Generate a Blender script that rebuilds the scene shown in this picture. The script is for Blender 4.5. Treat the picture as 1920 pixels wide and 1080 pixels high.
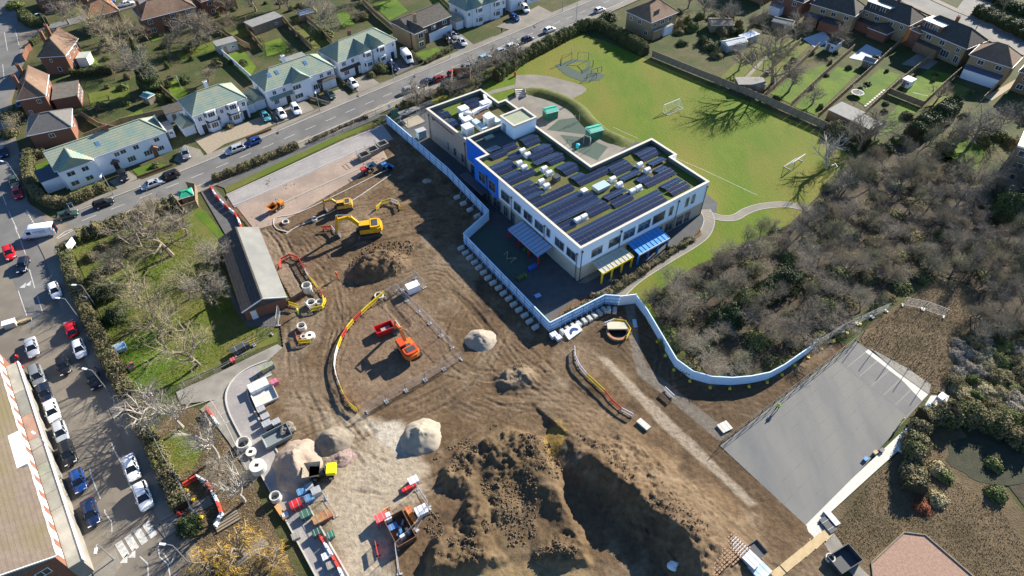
import bpy, bmesh, math, random
import numpy as np
from mathutils import Vector, Matrix
from mathutils.geometry import tessellate_polygon
random.seed(7); np.random.seed(7)
R = math.radians
for o in list(bpy.data.objects): bpy.data.objects.remove(o)
S = bpy.context.scene
COL = S.collection
# ---------------------------------------------------------------- camera, sky, sun, exposure
CAM_H = 85.0; PITCH = R(46.0); FOC = 1220.0          # drone height (m), tilt below horizon, focal length in photo pixels
cd = bpy.data.cameras.new('drone_camera'); cam = bpy.data.objects.new('drone_camera', cd); COL.objects.link(cam)
cam.location = (0, 0, CAM_H); cam.rotation_euler = (math.pi/2 - PITCH, 0, 0)
cd.sensor_width = 36; cd.lens = FOC/1920*36; cd.clip_start = 1; cd.clip_end = 3000
S.camera = cam
SUN_AZ, SUN_EL = R(44), R(25)
W = bpy.data.worlds.new('World'); S.world = W; W.use_nodes = True
nt = W.node_tree; bg = nt.nodes['Background']
sky = nt.nodes.new('ShaderNodeTexSky'); sky.sky_type = 'NISHITA'; sky.sun_disc = False
sky.sun_elevation = SUN_EL; sky.sun_rotation = SUN_AZ; sky.air_density = 1.0; sky.dust_density = 0.0; sky.ozone_density = 6.0
nt.links.new(sky.outputs[0], bg.inputs[0]); bg.inputs[1].default_value = 0.072
sd = bpy.data.lights.new('sun', 'SUN'); sun = bpy.data.objects.new('sun', sd); COL.objects.link(sun)
sdir = Vector((math.cos(SUN_EL)*math.sin(SUN_AZ), math.cos(SUN_EL)*math.cos(SUN_AZ), math.sin(SUN_EL)))
sun.rotation_euler = sdir.to_track_quat('Z', 'Y').to_euler(); sun.location = sdir*300
sd.energy = 5.0; sd.angle = R(0.5); sd.color = (1.0, 0.92, 0.79)
S.view_settings.view_transform = 'Standard'; S.view_settings.look = 'None'
S.view_settings.exposure = 1.32; S.view_settings.gamma = 1.0; S.view_settings.use_curve_mapping = False
S.render.engine = 'CYCLES'; S.cycles.max_bounces = 5; S.cycles.diffuse_bounces = 2; S.cycles.glossy_bounces = 2
S.cycles.transparent_max_bounces = 6; S.cycles.transmission_bounces = 2

# ---------------------------------------------------------------- helpers
def G(px, py, z=0.0):
    """survey: a point of the place at height z from its bearing in the photo"""
    x = (px-960)/FOC; y = -(py-540)/FOC
    dy = math.cos(PITCH)+y*math.sin(PITCH); dz = -math.sin(PITCH)+y*math.cos(PITCH)
    t = (z-CAM_H)/dz
    return Vector((x*t, dy*t, z))
def GP(l, z=0.0): return [G(p[0], p[1], z) for p in l]
def ang(cx, cy, dx, dy):
    a = G(cx-dx/2, cy-dy/2); b = G(cx+dx/2, cy+dy/2); d = b-a
    return math.atan2(d.y, d.x)
_mats = {}
def mat(name, c, rough=0.85, c2=None, scale=1.0, bump=0.0, bscale=None, metal=0.0, detail=4, c3=None, s3=0.15, spec=0.3, lo=0.35, hi=0.65, rows=0.0, rowd=0.35, stretch=None):
    """procedural material: base colour c mottled with c2 (noise) and c3 (large noise), optional bump and course rows along z"""
    if name in _mats: return _mats[name]
    m = bpy.data.materials.new(name); m.use_nodes = True; n = m.node_tree.nodes; l = m.node_tree.links
    b = n['Principled BSDF']; b.inputs['Roughness'].default_value = rough; b.inputs['Metallic'].default_value = metal
    b.inputs['Specular IOR Level'].default_value = spec
    b.inputs['Base Color'].default_value = (*c, 1)
    m.diffuse_color = (*c, 1)
    tc = n.new('ShaderNodeTexCoord'); vec = tc.outputs['Object']
    if stretch:
        mp = n.new('ShaderNodeMapping'); mp.inputs['Scale'].default_value = stretch[:3]
        if len(stretch) > 3: mp.inputs['Rotation'].default_value = (0, 0, stretch[3])
        l.new(vec, mp.inputs[0]); vec = mp.outputs[0]
    out = None
    def noise(s, d):
        t = n.new('ShaderNodeTexNoise'); t.inputs['Scale'].default_value = s; t.inputs['Detail'].default_value = d
        t.inputs['Roughness'].default_value = 0.62; l.new(vec, t.inputs['Vector']); return t.outputs['Fac']
    def ramp(src, a, bb):
        r = n.new('ShaderNodeMapRange'); r.inputs[1].default_value = a; r.inputs[2].default_value = bb; l.new(src, r.inputs[0]); return r.outputs[0]
    def mix(fac, A, B, mode='MIX'):
        x = n.new('ShaderNodeMix'); x.data_type = 'RGBA'; x.blend_type = mode
        if isinstance(fac, float): x.inputs[0].default_value = fac
        else: l.new(fac, x.inputs[0])
        for i, q in ((6, A), (7, B)):
            if isinstance(q, tuple): x.inputs[i].default_value = (*q, 1)
            else: l.new(q, x.inputs[i])
        return x.outputs[2]
    if c2 is not None: out = mix(ramp(noise(scale, detail), lo, hi), c, c2)
    if c3 is not None: out = mix(ramp(noise(s3, 3), 0.42, 0.62), out if out else c, c3)
    if rows:
        sp = n.new('ShaderNodeSeparateXYZ'); l.new(tc.outputs['Object'], sp.inputs[0])
        mm = n.new('ShaderNodeMath'); mm.operation = 'MULTIPLY'; mm.inputs[1].default_value = rows; l.new(sp.outputs[2], mm.inputs[0])
        fr = n.new('ShaderNodeMath'); fr.operation = 'FRACT'; l.new(mm.outputs[0], fr.inputs[0])
        rr = ramp(fr.outputs[0], 0.0, 0.45)
        dk = tuple(v*(1-rowd) for v in c)
        out = mix(rr, mix(1.0, out if out else c, (1-rowd,)*3, 'MULTIPLY'), out if out else c)
    if out is not None: l.new(out, b.inputs['Base Color'])
    if bump:
        bp = n.new('ShaderNodeBump'); bp.inputs['Strength'].default_value = min(1, bump); bp.inputs['Distance'].default_value = 0.25
        l.new(noise(bscale or scale*2.5, 5), bp.inputs['Height']); l.new(bp.outputs[0], b.inputs['Normal'])
    _mats[name] = m; return m
def paint(name, c, rough=0.3, metal=0.0): return mat('paint_'+name, c, rough, spec=0.5, metal=metal)

class MB:
    def __init__(s): s.v = []; s.f = []; s.m = []
    def add(s, vs, fs, mi=0):
        o = len(s.v); s.v.extend(tuple(v) for v in vs); s.f.extend(tuple(i+o for i in f) for f in fs); s.m.extend([mi]*len(fs)); return s
    def box(s, x0, x1, y0, y1, z0, z1, mi=0):
        return s.add([(x0,y0,z0),(x1,y0,z0),(x1,y1,z0),(x0,y1,z0),(x0,y0,z1),(x1,y0,z1),(x1,y1,z1),(x0,y1,z1)],
                     [(3,2,1,0),(4,5,6,7),(0,1,5,4),(1,2,6,5),(2,3,7,6),(3,0,4,7)], mi)
    def cbox(s, cx, cy, z0, lx, ly, h, rz=0.0, mi=0):
        c, q = math.cos(rz), math.sin(rz); vs = []
        for z in (z0, z0+h):
            for ax, ay in ((-1,-1),(1,-1),(1,1),(-1,1)):
                x, y = ax*lx/2, ay*ly/2; vs.append((cx+c*x-q*y, cy+q*x+c*y, z))
        return s.add(vs, [(3,2,1,0),(4,5,6,7),(0,1,5,4),(1,2,6,5),(2,3,7,6),(3,0,4,7)], mi)
    def beam(s, p, q, w, h=None, mi=0):
        p, q = Vector(p), Vector(q); h = h or w; d = q-p
        if d.length < 1e-6: return s
        d.normalize(); up = Vector((0,0,1)) if abs(d.z) < .95 else Vector((0,1,0))
        a = d.cross(up).normalized()*w/2; b = a.cross(d).normalized()*h/2
        vs = [p-a-b, p+a-b, p+a+b, p-a+b, q-a-b, q+a-b, q+a+b, q-a+b]
        return s.add(vs, [(3,2,1,0),(4,5,6,7),(0,1,5,4),(1,2,6,5),(2,3,7,6),(3,0,4,7)], mi)
    def tube(s, pts, rs, n=6, mi=0, cap=True):
        pts = [Vector(p) for p in pts]; k = len(pts)
        if not isinstance(rs, (list, tuple)): rs = [rs]*k
        o = len(s.v)
        for i in range(k):
            d = (pts[min(i+1,k-1)]-pts[max(i-1,0)]).normalized()
            up = Vector((0,0,1)) if abs(d.z) < .9 else Vector((1,0,0))
            a = d.cross(up).normalized(); b = d.cross(a)
            for j in range(n):
                t = 2*math.pi*j/n; s.v.append(tuple(pts[i]+rs[i]*(math.cos(t)*a+math.sin(t)*b)))
        for i in range(k-1):
            for j in range(n):
                s.f.append((o+i*n+j, o+i*n+(j+1)%n, o+(i+1)*n+(j+1)%n, o+(i+1)*n+j)); s.m.append(mi)
        if cap: s.f.append(tuple(o+j for j in range(n))); s.f.append(tuple(o+(k-1)*n+j for j in reversed(range(n)))); s.m += [mi, mi]
        return s
    def cyl(s, cx, cy, z0, z1, r, n=16, r2=None, mi=0):
        r2 = r if r2 is None else r2
        vs = [(cx+r*math.cos(2*math.pi*j/n), cy+r*math.sin(2*math.pi*j/n), z0) for j in range(n)] + [(cx+r2*math.cos(2*math.pi*j/n), cy+r2*math.sin(2*math.pi*j/n), z1) for j in range(n)]
        return s.add(vs, [(j,(j+1)%n,n+(j+1)%n,n+j) for j in range(n)]+[tuple(reversed(range(n))), tuple(range(n,2*n))], mi)
    def ring(s, cx, cy, z0, z1, r, ri, n=20, mi=0):
        vs = []
        for rr, z in ((r,z0),(r,z1),(ri,z1),(ri,z0)):
            vs += [(cx+rr*math.cos(2*math.pi*j/n), cy+rr*math.sin(2*math.pi*j/n), z) for j in range(n)]
        fs = []
        for k in range(4):
            for j in range(n): fs.append((k*n+j, k*n+(j+1)%n, ((k+1)%4)*n+(j+1)%n, ((k+1)%4)*n+j))
        return s.add(vs, fs, mi)
    def poly(s, pts, z0, z1=None, mi=0):
        """flat polygon at z0, or solid slab from z0 to z1"""
        pts = [(p[0], p[1]) for p in pts]; n = len(pts)
        tri = tessellate_polygon([[Vector((x,y,0)) for x,y in pts]])
        area = sum(pts[i][0]*pts[(i+1)%n][1]-pts[(i+1)%n][0]*pts[i][1] for i in range(n))
        zt = z0 if z1 is None else z1
        fs = []
        for t in tri:
            a, b, c = (pts[i] for i in t)
            cr = (b[0]-a[0])*(c[1]-a[1])-(b[1]-a[1])*(c[0]-a[0])
            fs.append(t if cr > 0 else (t[0], t[2], t[1]))
        s.add([(x,y,zt) for x,y in pts], fs, mi)
        if z1 is not None:
            o = [(x,y,z0) for x,y in pts]+[(x,y,z1) for x,y in pts]
            s.add(o, [((i, (i+1)%n, n+(i+1)%n, n+i) if area > 0 else ((i+1)%n, i, n+i, n+(i+1)%n)) for i in range(n)], mi)
        return s
    def mesh(s, name, mats):
        me = bpy.data.meshes.new(name); me.from_pydata(s.v, [], s.f)
        for m in (mats if isinstance(mats, (list, tuple)) else [mats]): me.materials.append(m)
        if any(s.m): me.polygons.foreach_set('material_index', s.m)
        me.update(); return me
    def build(s, name, mats, parent=None, smooth=False, loc=None, rz=0.0):
        me = s.mesh(name, mats)
        if smooth: me.polygons.foreach_set('use_smooth', [True]*len(me.polygons))
        return inst(name, me, parent, loc, rz)
def inst(name, me, parent=None, loc=None, rz=0.0, rot=None):
    o = bpy.data.objects.new(name, me); COL.objects.link(o)
    if parent: o.parent = parent
    if loc is not None: o.location = loc
    if rot is not None: o.rotation_euler = rot
    elif rz: o.rotation_euler = (0, 0, rz)
    return o
def tag(o, label=None, cat=None, group=None, kind=None):
    if label: o['label'] = label
    if cat: o['category'] = cat
    if group: o['group'] = group
    if kind: o['kind'] = kind
    return o
def thing(name, label, cat, loc=(0,0,0), rz=0.0, group=None):
    o = bpy.data.objects.new(name, None); COL.objects.link(o); o.location = loc; o.rotation_euler = (0,0,rz); o.empty_display_size = 0.3
    return tag(o, label, cat, group)
def copy_tree(o, parent=None):
    c = o.copy(); COL.objects.link(c); c.parent = parent
    for ch in list(o.children): copy_tree(ch, c)
    return c
def struct(name, mb, mats, smooth=False): return tag(mb.build(name, mats, smooth=smooth), kind='structure')
def recolor(root, partname, m):
    for ch in root.children:
        if ch.name.split('.')[0] == partname and ch.material_slots:
            ch.material_slots[0].link = 'OBJECT'; ch.material_slots[0].material = m
def offset_line(pts, d):
    """polyline shifted sideways by d (left positive)"""
    out = []
    for i, p in enumerate(pts):
        a = pts[max(i-1,0)]; b = pts[min(i+1,len(pts)-1)]; t = (b-a); t.z = 0; t.normalize()
        out.append(p+Vector((-t.y, t.x, 0))*d)
    return out
def smooth_line(pts, n=6):
    """Catmull-Rom"""
    out = []
    P = [pts[0]*2-pts[1]]+list(pts)+[pts[-1]*2-pts[-2]]
    for i in range(1, len(P)-2):
        for k in range(n):
            t = k/n
            out.append(0.5*((2*P[i])+(P[i+1]-P[i-1])*t+(2*P[i-1]-5*P[i]+4*P[i+1]-P[i+2])*t*t+(3*P[i]-P[i-1]-3*P[i+1]+P[i+2])*t**3))
    out.append(pts[-1].copy()); return out
def strip(mb, pts, w0, w1, z0, z1=None, mi=0):
    """ribbon between side offsets w0 and w1 of a polyline"""
    a = offset_line(pts, w0); b = offset_line(pts, w1)
    for i in range(len(pts)-1):
        q = [(a[i].x,a[i].y),(a[i+1].x,a[i+1].y),(b[i+1].x,b[i+1].y),(b[i].x,b[i].y)]
        zt = z0 if z1 is None else z1
        mb.add([(x,y,zt) for x,y in q], [(0,1,2,3) if w1 > w0 else (3,2,1,0)], mi)
        if z1 is not None:
            mb.add([(x,y,z) for z in (z0,z1) for x,y in q], [(0,1,5,4),(2,3,7,6)]+([(3,0,4,7)] if i == 0 else [])+([(1,2,6,5)] if i == len(pts)-2 else []), mi)
def resample(pts, step):
    out = [pts[0].copy()]; acc = 0
    for a, b in zip(pts, pts[1:]):
        d = (b-a).length
        while d > 1e-9 and acc+d >= step:
            t = (step-acc)/d; a = a+(b-a)*t; out.append(a.copy()); d = (b-a).length; acc = 0
        acc += d
    return out
def in_poly(X, Y, poly):
    r = np.zeros(X.shape, bool); n = len(poly)
    for i in range(n):
        x0, y0 = poly[i][0], poly[i][1]; x1, y1 = poly[(i+1)%n][0], poly[(i+1)%n][1]
        if y0 == y1: continue
        r ^= ((y0 > Y) != (y1 > Y)) & (X < (x1-x0)*(Y-y0)/(y1-y0)+x0)
    return r
def line_dist(X, Y, pts):
    """distance, signed side and run length along polyline"""
    best = np.full(X.shape, 1e9); side = np.zeros(X.shape); run = np.zeros(X.shape); acc = 0
    for a, b in zip(pts, pts[1:]):
        dx, dy = b[0]-a[0], b[1]-a[1]; L = math.hypot(dx, dy)+1e-9
        t = np.clip(((X-a[0])*dx+(Y-a[1])*dy)/L**2, 0, 1)
        d = np.hypot(X-a[0]-t*dx, Y-a[1]-t*dy); sd_ = ((X-a[0])*-dy+(Y-a[1])*dx)/L
        k = d < best; best = np.where(k, d, best); side = np.where(k, sd_, side); run = np.where(k, acc+t*L, run); acc += L
    return best, side, run
def vnoise(X, Y, s, seed=0):
    x = X*s+seed*17.3; y = Y*s+seed*9.7; xi = np.floor(x).astype(np.int64); yi = np.floor(y).astype(np.int64); fx = x-xi; fy = y-yi
    fx = fx*fx*(3-2*fx); fy = fy*fy*(3-2*fy)
    def h(a, b):
        n = (a*374761393+b*668265263+seed*982451653) & 0xffffffff; n = ((n ^ (n >> 13))*1274126177) & 0xffffffff
        return ((n ^ (n >> 16)) & 0xffff)/65535.0
    return (h(xi,yi)*(1-fx)+h(xi+1,yi)*fx)*(1-fy)+(h(xi,yi+1)*(1-fx)+h(xi+1,yi+1)*fx)*fy
def fbm(X, Y, s, o=4, seed=0):
    r = 0; a = 1; t = 0
    for k in range(o): r = r+a*vnoise(X, Y, s, seed+k); t += a; a *= .55; s *= 2.03
    return r/t-0.5
# ---------------------------------------------------------------- materials
M_GROUND = mat('rough_ground', (.062,.072,.018), 0.95, (.1,.08,.042), .45, .6, 2.5, c3=(.042,.062,.013), s3=.1)
M_LAWN = mat('lawn', (.085,.15,.007), 0.95, (.115,.17,.011), .8, .4, 6, c3=(.06,.12,.01), s3=.12)
M_FIELD = mat('field_grass', (.078,.138,.005), 0.95, (.108,.155,.009), .35, .45, 5, c3=(.155,.15,.022), s3=.05, stretch=(1,.35,1,.65))
M_LAWN2 = mat('dull_lawn', (.095,.115,.014), 0.95, (.15,.135,.04), .5, .4, 5, c3=(.085,.125,.01), s3=.12)
M_TARMAC = mat('tarmac', (.15,.147,.14), 0.85, (.185,.18,.17), .5, .12, 9, c3=(.125,.122,.118), s3=.09)
M_TARMAC2 = mat('fresh_tarmac', (.1,.1,.1), 0.85, (.125,.122,.118), .8, .12, 9)
M_HIGH = mat('high_street_tarmac', (.19,.165,.13), 0.85, (.225,.195,.155), .35, .12, 8, c3=(.155,.135,.11), s3=.1)
M_PAVE = mat('pavement', (.21,.19,.16), 0.9, (.26,.235,.195), 1.2, .1, 6, c3=(.18,.165,.14))
M_CONC = mat('concrete', (.25,.235,.205), 0.85, (.32,.3,.26), 1.2, .15, 8, c3=(.2,.185,.16), s3=.3)
M_KERB = mat('kerb_concrete', (.5,.48,.42), 0.85, (.42,.4,.36), 2.0)
M_LINE = mat('road_paint', (.58,.57,.53), 0.7, (.34,.33,.3), 2.0, lo=.4, hi=.7)
M_YLINE = mat('yellow_road_paint', (.55,.42,.18), 0.7, (.3,.26,.17), 2.5, lo=.45, hi=.75)
M_GRAVEL = mat('grey_sub_base', (.29,.27,.26), 0.95, (.36,.335,.31), 2.5, .3, 12, c3=(.25,.235,.235), s3=.12)
M_PINK = mat('pink_sub_base', (.31,.235,.185), 0.95, (.39,.3,.235), 2.0, .35, 10, c3=(.27,.21,.17), s3=.15)
M_COURT = mat('court_surface', (.128,.132,.134), 0.85, (.158,.16,.158), .5, .12, 9, c3=(.185,.182,.168), s3=.14, stretch=(1,.22,1,.95))
M_COURT2 = mat('court_base_strip', (.135,.136,.138), 0.85, (.16,.16,.158), .6, .06, 9)
M_SLAB = mat('pale_slab', (.52,.5,.45), 0.85, (.6,.58,.52), 1.5, .1, 8)
M_SAFETY = mat('green_safety_surface', (.055,.085,.07), 0.9, (.07,.1,.08), 2.0)
M_PLAY = mat('playground_tarmac', (.07,.075,.08), 0.9, (.09,.095,.1), .6)
M_BANK = mat('bank_grass', (.075,.105,.022), 0.95, (.13,.13,.045), .9, .5, 5)
M_MULCH = mat('planting_bed', (.1,.062,.035), 0.95, (.17,.11,.065), 2.0, .6, 6)
M_DRYGRASS = mat('dry_grass', (.12,.085,.047), 0.95, (.165,.12,.068), 1.0, .8, 4, c3=(.085,.065,.032), s3=.12)
M_REDGRAV = mat('red_gravel', (.3,.19,.14), 0.95, (.38,.25,.19), 3.0, .4, 14)
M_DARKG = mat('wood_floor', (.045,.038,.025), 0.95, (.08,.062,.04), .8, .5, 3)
# walls, roofs
M_WHITE = mat('white_render', (.82,.85,.89), 0.85, (.77,.8,.84), .7)  # slight blue of the shaded sides is mixed into the white
M_SCHW = mat('school_white_render', (.72,.85,.98), 0.8, (.69,.82,.96), .3)  # white wall; the blue its shaded sides show is painted into the colour
M_SCHB = mat('school_blue_panel', (.012,.16,.72), 0.55, (.015,.19,.78), .3)
M_SANDB = mat('buff_brick', (.5,.45,.37), 0.9, (.43,.385,.31), 3.0, rows=9, rowd=.12)
M_PINKB = mat('pale_pink_brick', (.46,.37,.3), 0.9, (.4,.32,.27), 2.5, rows=9, rowd=.1)
M_BRICK = mat('red_brick', (.2,.088,.058), 0.9, (.26,.125,.08), 3.0, rows=9, rowd=.18)
M_BROWNB = mat('brown_brick', (.3,.19,.11), 0.9, (.24,.15,.09), 2.5, rows=9, rowd=.15)
M_TANB = mat('tan_brick', (.38,.27,.15), 0.9, (.31,.22,.13), 2.5, rows=9, rowd=.15)
M_DTILE = mat('hung_tile', (.07,.06,.055), 0.85, (.1,.085,.075), 2.0, rows=6, rowd=.3)
M_GROOF = mat('mossy_green_tile', (.27,.32,.26), 0.85, (.33,.34,.23), 2.5, .3, 6, rows=3.2, rowd=.35, c3=(.21,.3,.26), s3=.4)
M_BROOF = mat('brown_tile', (.19,.125,.085), 0.9, (.25,.17,.12), 1.5, .25, 6, rows=4.5, rowd=.25, c3=(.16,.1,.07))
M_RROOF = mat('red_tile', (.22,.105,.06), 0.9, (.28,.15,.09), 1.5, .25, 6, rows=4.5, rowd=.25)
M_SLATE = mat('slate', (.13,.125,.12), 0.8, (.17,.16,.15), 1.6, .25, 6, rows=5, rowd=.25)
M_DROOF = mat('dark_roof_tile', (.07,.062,.055), 0.85, (.1,.09,.078), 1.5, .25, 6, rows=4.5, rowd=.3)
M_FELT = mat('roof_felt', (.21,.21,.2), 0.85, (.26,.255,.24), .8, .1, 6)
M_CANF = mat('canopy_felt', (.34,.325,.28), 0.85, (.41,.39,.33), .5, .1, 6, c3=(.22,.22,.19), s3=.16)
M_GREENR = mat('sedum_roof', (.09,.095,.025), 0.95, (.125,.095,.05), .5, .7, 4, c3=(.1,.145,.015), s3=.16)
M_GLASS = mat('window_glass', (.03,.04,.05), 0.08, (.06,.075,.085), .6, spec=0.9)
M_FRAME = mat('white_window_frame', (.82,.82,.82), 0.5)
M_GFRAME = mat('grey_window_frame', (.3,.31,.33), 0.5)
M_DOOR = mat('dark_door', (.05,.045,.045), 0.5)
M_COPING = mat('pale_coping', (.6,.56,.48), 0.7, (.54,.5,.43), 1.0)
M_PARIN = mat('parapet_inner', (.11,.15,.14), 0.8, (.13,.17,.155), 1.0)
M_WOOD = mat('fence_timber', (.27,.19,.11), 0.9, (.34,.25,.16), 1.5, stretch=(1,1,.3))
M_GWOOD = mat('weathered_timber', (.2,.165,.12), 0.9, (.26,.22,.16), 1.5, stretch=(1,1,.3))
M_PLY = mat('plywood', (.52,.4,.23), 0.85, (.45,.33,.18), 1.2)
M_STEEL = mat('galvanised_steel', (.33,.34,.36), 0.5, metal=.5)
M_GREY = mat('grey_paint', (.4,.41,.42), 0.5)
M_DGREY = mat('dark_grey_paint', (.06,.065,.07), 0.5)
M_BLACK = mat('black_rubber', (.015,.015,.016), 0.7)
M_SOLAR = mat('solar_cell', (.012,.018,.045), 0.18, (.016,.024,.06), 2.0, spec=.6)
M_SOLF = mat('solar_frame', (.4,.43,.48), 0.4, metal=.5)
M_COWL = mat('cowl_metal', (.78,.8,.82), 0.45, (.7,.72,.75), 1.5)
M_HOARD = mat('hoarding_board', (.62,.81,.98), 0.6, (.55,.74,.93), .6)  # white boards, partly printed blue; the rest of the blue is painted shade
M_HOARDR = mat('hoarding_rail', (.16,.34,.56), 0.6)
M_BARK = mat('bark', (.2,.165,.125), 0.95, (.26,.215,.165), 3.0)
M_LBARK = mat('pale_bark', (.5,.46,.4), 0.9, (.3,.26,.22), 2.5)
M_TWIG = mat('twig_brown', (.3,.245,.17), 0.95, (.37,.305,.22), .4)
M_TWIGG = mat('twig_grey', (.34,.31,.255), 0.95, (.27,.24,.19), .4)
M_TWIGY = mat('twig_olive', (.42,.36,.2), 0.95, (.34,.3,.17), .4)
M_WILLOW = mat('twig_willow', (.62,.4,.07), 0.95, (.52,.33,.06), .4)
M_LEAFD = mat('dark_leaf', (.04,.068,.022), 0.7, (.065,.095,.03), .8, spec=.3)
M_LEAF = mat('mid_leaf', (.1,.135,.035), 0.8, (.15,.165,.055), .8)
M_HEDGE = mat('hedge_leaf', (.16,.14,.065), 0.9, (.22,.18,.1), .8, c3=(.115,.13,.045), s3=.3)
M_HEDGEG = mat('green_hedge_leaf', (.075,.1,.03), 0.9, (.12,.13,.05), .8)
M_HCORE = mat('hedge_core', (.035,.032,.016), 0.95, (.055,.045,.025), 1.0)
# ---------------------------------------------------------------- ground
site_px = [(425,366),(640,262),(722,226),(760,250),(850,332),(922,402),(922,418),(872,452),(930,515),(1031,618),(1130,566),(1195,566),(1214,596),(1262,676),(1300,708),(1380,718),(1470,690),(1530,648),(1602,640),(1350,836),(1516,986),(1545,1010),(1590,1110),(1590,1140),(640,1140),(636,1060),(560,935),(480,800),(446,742),(455,718),(530,650),(522,600),(545,560),(478,440),(424,382)]
SITE = GP(site_px)
trench_px = [(541,487),(553,483),(580,527),(569,534)]
TRENCH = GP(trench_px)
mb = MB()
outer = [Vector(p) for p in ((-900,-120,0),(900,-120,0),(900,1800,0),(-900,1800,0))]
hole = GP([(536,478),(556,476),(588,528),(568,542)])
tri = tessellate_polygon([outer, hole]); pts = outer+hole
vs = [(p.x,p.y,-.16) for p in pts]; fs = []
for t in tri:
    a,b,c = (pts[i] for i in t); fs.append(t if (b-a).cross(c-a).z > 0 else (t[0],t[2],t[1]))
mb.add(vs, fs); struct('ground', mb, M_GROUND)

def build_site():
    step = 0.21
    xs = np.array([p.x for p in SITE]); ys = np.array([p.y for p in SITE])
    gx = np.arange(xs.min(), xs.max()+step, step); gy = np.arange(max(ys.min(), 26), ys.max()+step, step)
    X, Y = np.meshgrid(gx, gy); ins = in_poly(X, Y, SITE)
    Z = 0.03+0.16*fbm(X,Y,.22,4,1)+0.10*fbm(X,Y,1.4,3,5)
    col = np.zeros(X.shape+(3,))
    def setc(c): return np.array(c)[None,None,:]
    col[:] = (.152,.103,.06)
    n1 = fbm(X,Y,.12,4,11); n2 = fbm(X,Y,.5,4,21); n3 = fbm(X,Y,2.2,3,31)
    def blend(mask, c):
        nonlocal col
        mask = np.clip(mask,0,1)[...,None]; col = col*(1-mask)+setc(c)*mask
    blend((n1+.02)*4, (.135,.09,.052)); blend((n2-.06)*5, (.215,.155,.097)); blend((-n2-.1)*5, (.1,.068,.042))
    def edge(poly_px, soft=1.0, amp=1.6, sd_=3):
        P = GP(poly_px); d,_,_ = line_dist(X,Y,P+[P[0]]); i = in_poly(X,Y,P)
        return np.clip((np.where(i,d,-d)+amp*fbm(X,Y,.45,4,sd_))/soft+.5, 0, 1)
    dust = fbm(X,Y,.07,4,14); blend((dust-.07)*6*.6,(.22,.165,.11)); blend((fbm(X,Y,.2,5,15)-.13)*8*.6,(.27,.21,.145)); blend((fbm(X,Y,.33,5,16)-.1)*8*.7,(.08,.056,.036))
    # worked plots
    m = edge([(632,690),(640,640),(715,560),(770,540),(870,672),(790,715),(672,775)],.8,.8); blend(m*.6,(.23,.165,.115))
    m = edge([(600,770),(690,780),(770,800),(800,880),(800,920),(735,960),(735,1100),(650,1110),(610,980),(570,930),(620,900),(590,830)],1.5,2.5); blend(m*.95,(.4,.335,.245)); Z = Z*(1-.75*m)+.03*m
    blend(edge([(650,860),(740,840),(800,900),(760,960),(720,1100),(650,1100),(640,960)],2.5,2.5)*.6,(.46,.4,.31))
    blend(edge([(690,800),(740,790),(800,840),(780,850),(740,850)],1.2,2.0)*.7,(.58,.54,.46))
    blend(edge([(1015,830),(1040,790),(1080,800),(1045,860),(1035,870)],.6,.9)*.85,(.33,.22,.055))
    blend(edge([(800,1050),(1060,1050),(1110,1045),(1110,1100),(790,1100)],1.0,1.5)*.5,(.33,.25,.13))
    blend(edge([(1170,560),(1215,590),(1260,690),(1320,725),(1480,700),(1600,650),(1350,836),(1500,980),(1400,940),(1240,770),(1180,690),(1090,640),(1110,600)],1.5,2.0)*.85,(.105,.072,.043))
    blend(edge([(1120,668),(1140,672),(1250,780),(1420,945),(1405,950),(1240,800)],.35,.5)*.8,(.4,.34,.26))
    blend(edge([(1172,572),(1190,570),(1199,650),(1212,688),(1370,812),(1350,828),(1245,742),(1195,702),(1182,650)],.25,.1)*.8,(.2,.185,.16))
    blend(edge([(440,730),(530,648),(545,580),(600,540),(600,640),(520,720)],1.2,1.8)*.45,(.27,.22,.16))
    blend(edge([(478,440),(545,560),(600,545),(545,470),(500,430)],1.0,1.5)*.5,(.33,.28,.22))
    blend(edge([(560,690),(640,700),(650,790),(560,800),(520,740)],2,2.5)*.35,(.29,.23,.165))
    # wheel ruts
    rng = random.Random(3)
    tracks = [[(560,470),(605,525),(622,585),(610,660),(618,730),(660,790),(700,830)],[(575,455),(628,520),(640,600),(630,680),(640,750),(680,800)],[(690,560),(640,600),(616,650)],
              [(930,640),(905,690),(830,745),(720,790),(660,820)],[(960,640),(1010,700),(1100,760),(1250,880),(1400,1010)],[(920,660),(980,720),(1080,790),(1240,900),(1380,1040)],
              [(870,585),(848,625),(862,665),(905,690),(1000,680)],[(940,740),(1060,760),(1160,830),(1330,990)],[(990,650),(1050,705),(1140,780),(1300,930),(1440,1050)],[(480,440),(540,480),(640,540)],
              [(560,430),(640,470),(720,420)],[(520,430),(575,520),(600,560)],[(660,400),(740,360)],[(700,560),(760,530),(830,520),(900,590)],[(830,700),(930,720),(1060,735)],[(870,740),(960,770),(1100,800)],[(640,390),(770,370)],[(650,430),(800,400)],[(560,620),(560,700),(600,790)]]
    more = []
    for k in range(26):
        x, y = rng.uniform(500,1350), rng.uniform(430,980)
        if in_poly(np.array([G(x,y).x]),np.array([G(x,y).y]),SITE)[0]: a0 = rng.uniform(0,6.28); l = rng.uniform(40,130); c = rng.uniform(-.5,.5); more.append([(x,y),(x+l*math.cos(a0),y+l*.7*math.sin(a0)),(x+2*l*math.cos(a0+c),y+1.4*l*math.sin(a0+c))])
    wob = fbm(X,Y,.16,3,44)*2.2
    NA = [fbm(X,Y,.3,3,q*7) for q in range(5)]; NB = [np.clip(fbm(X,Y,1.5,2,q+3)*4,0,1) for q in range(3)]
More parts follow.
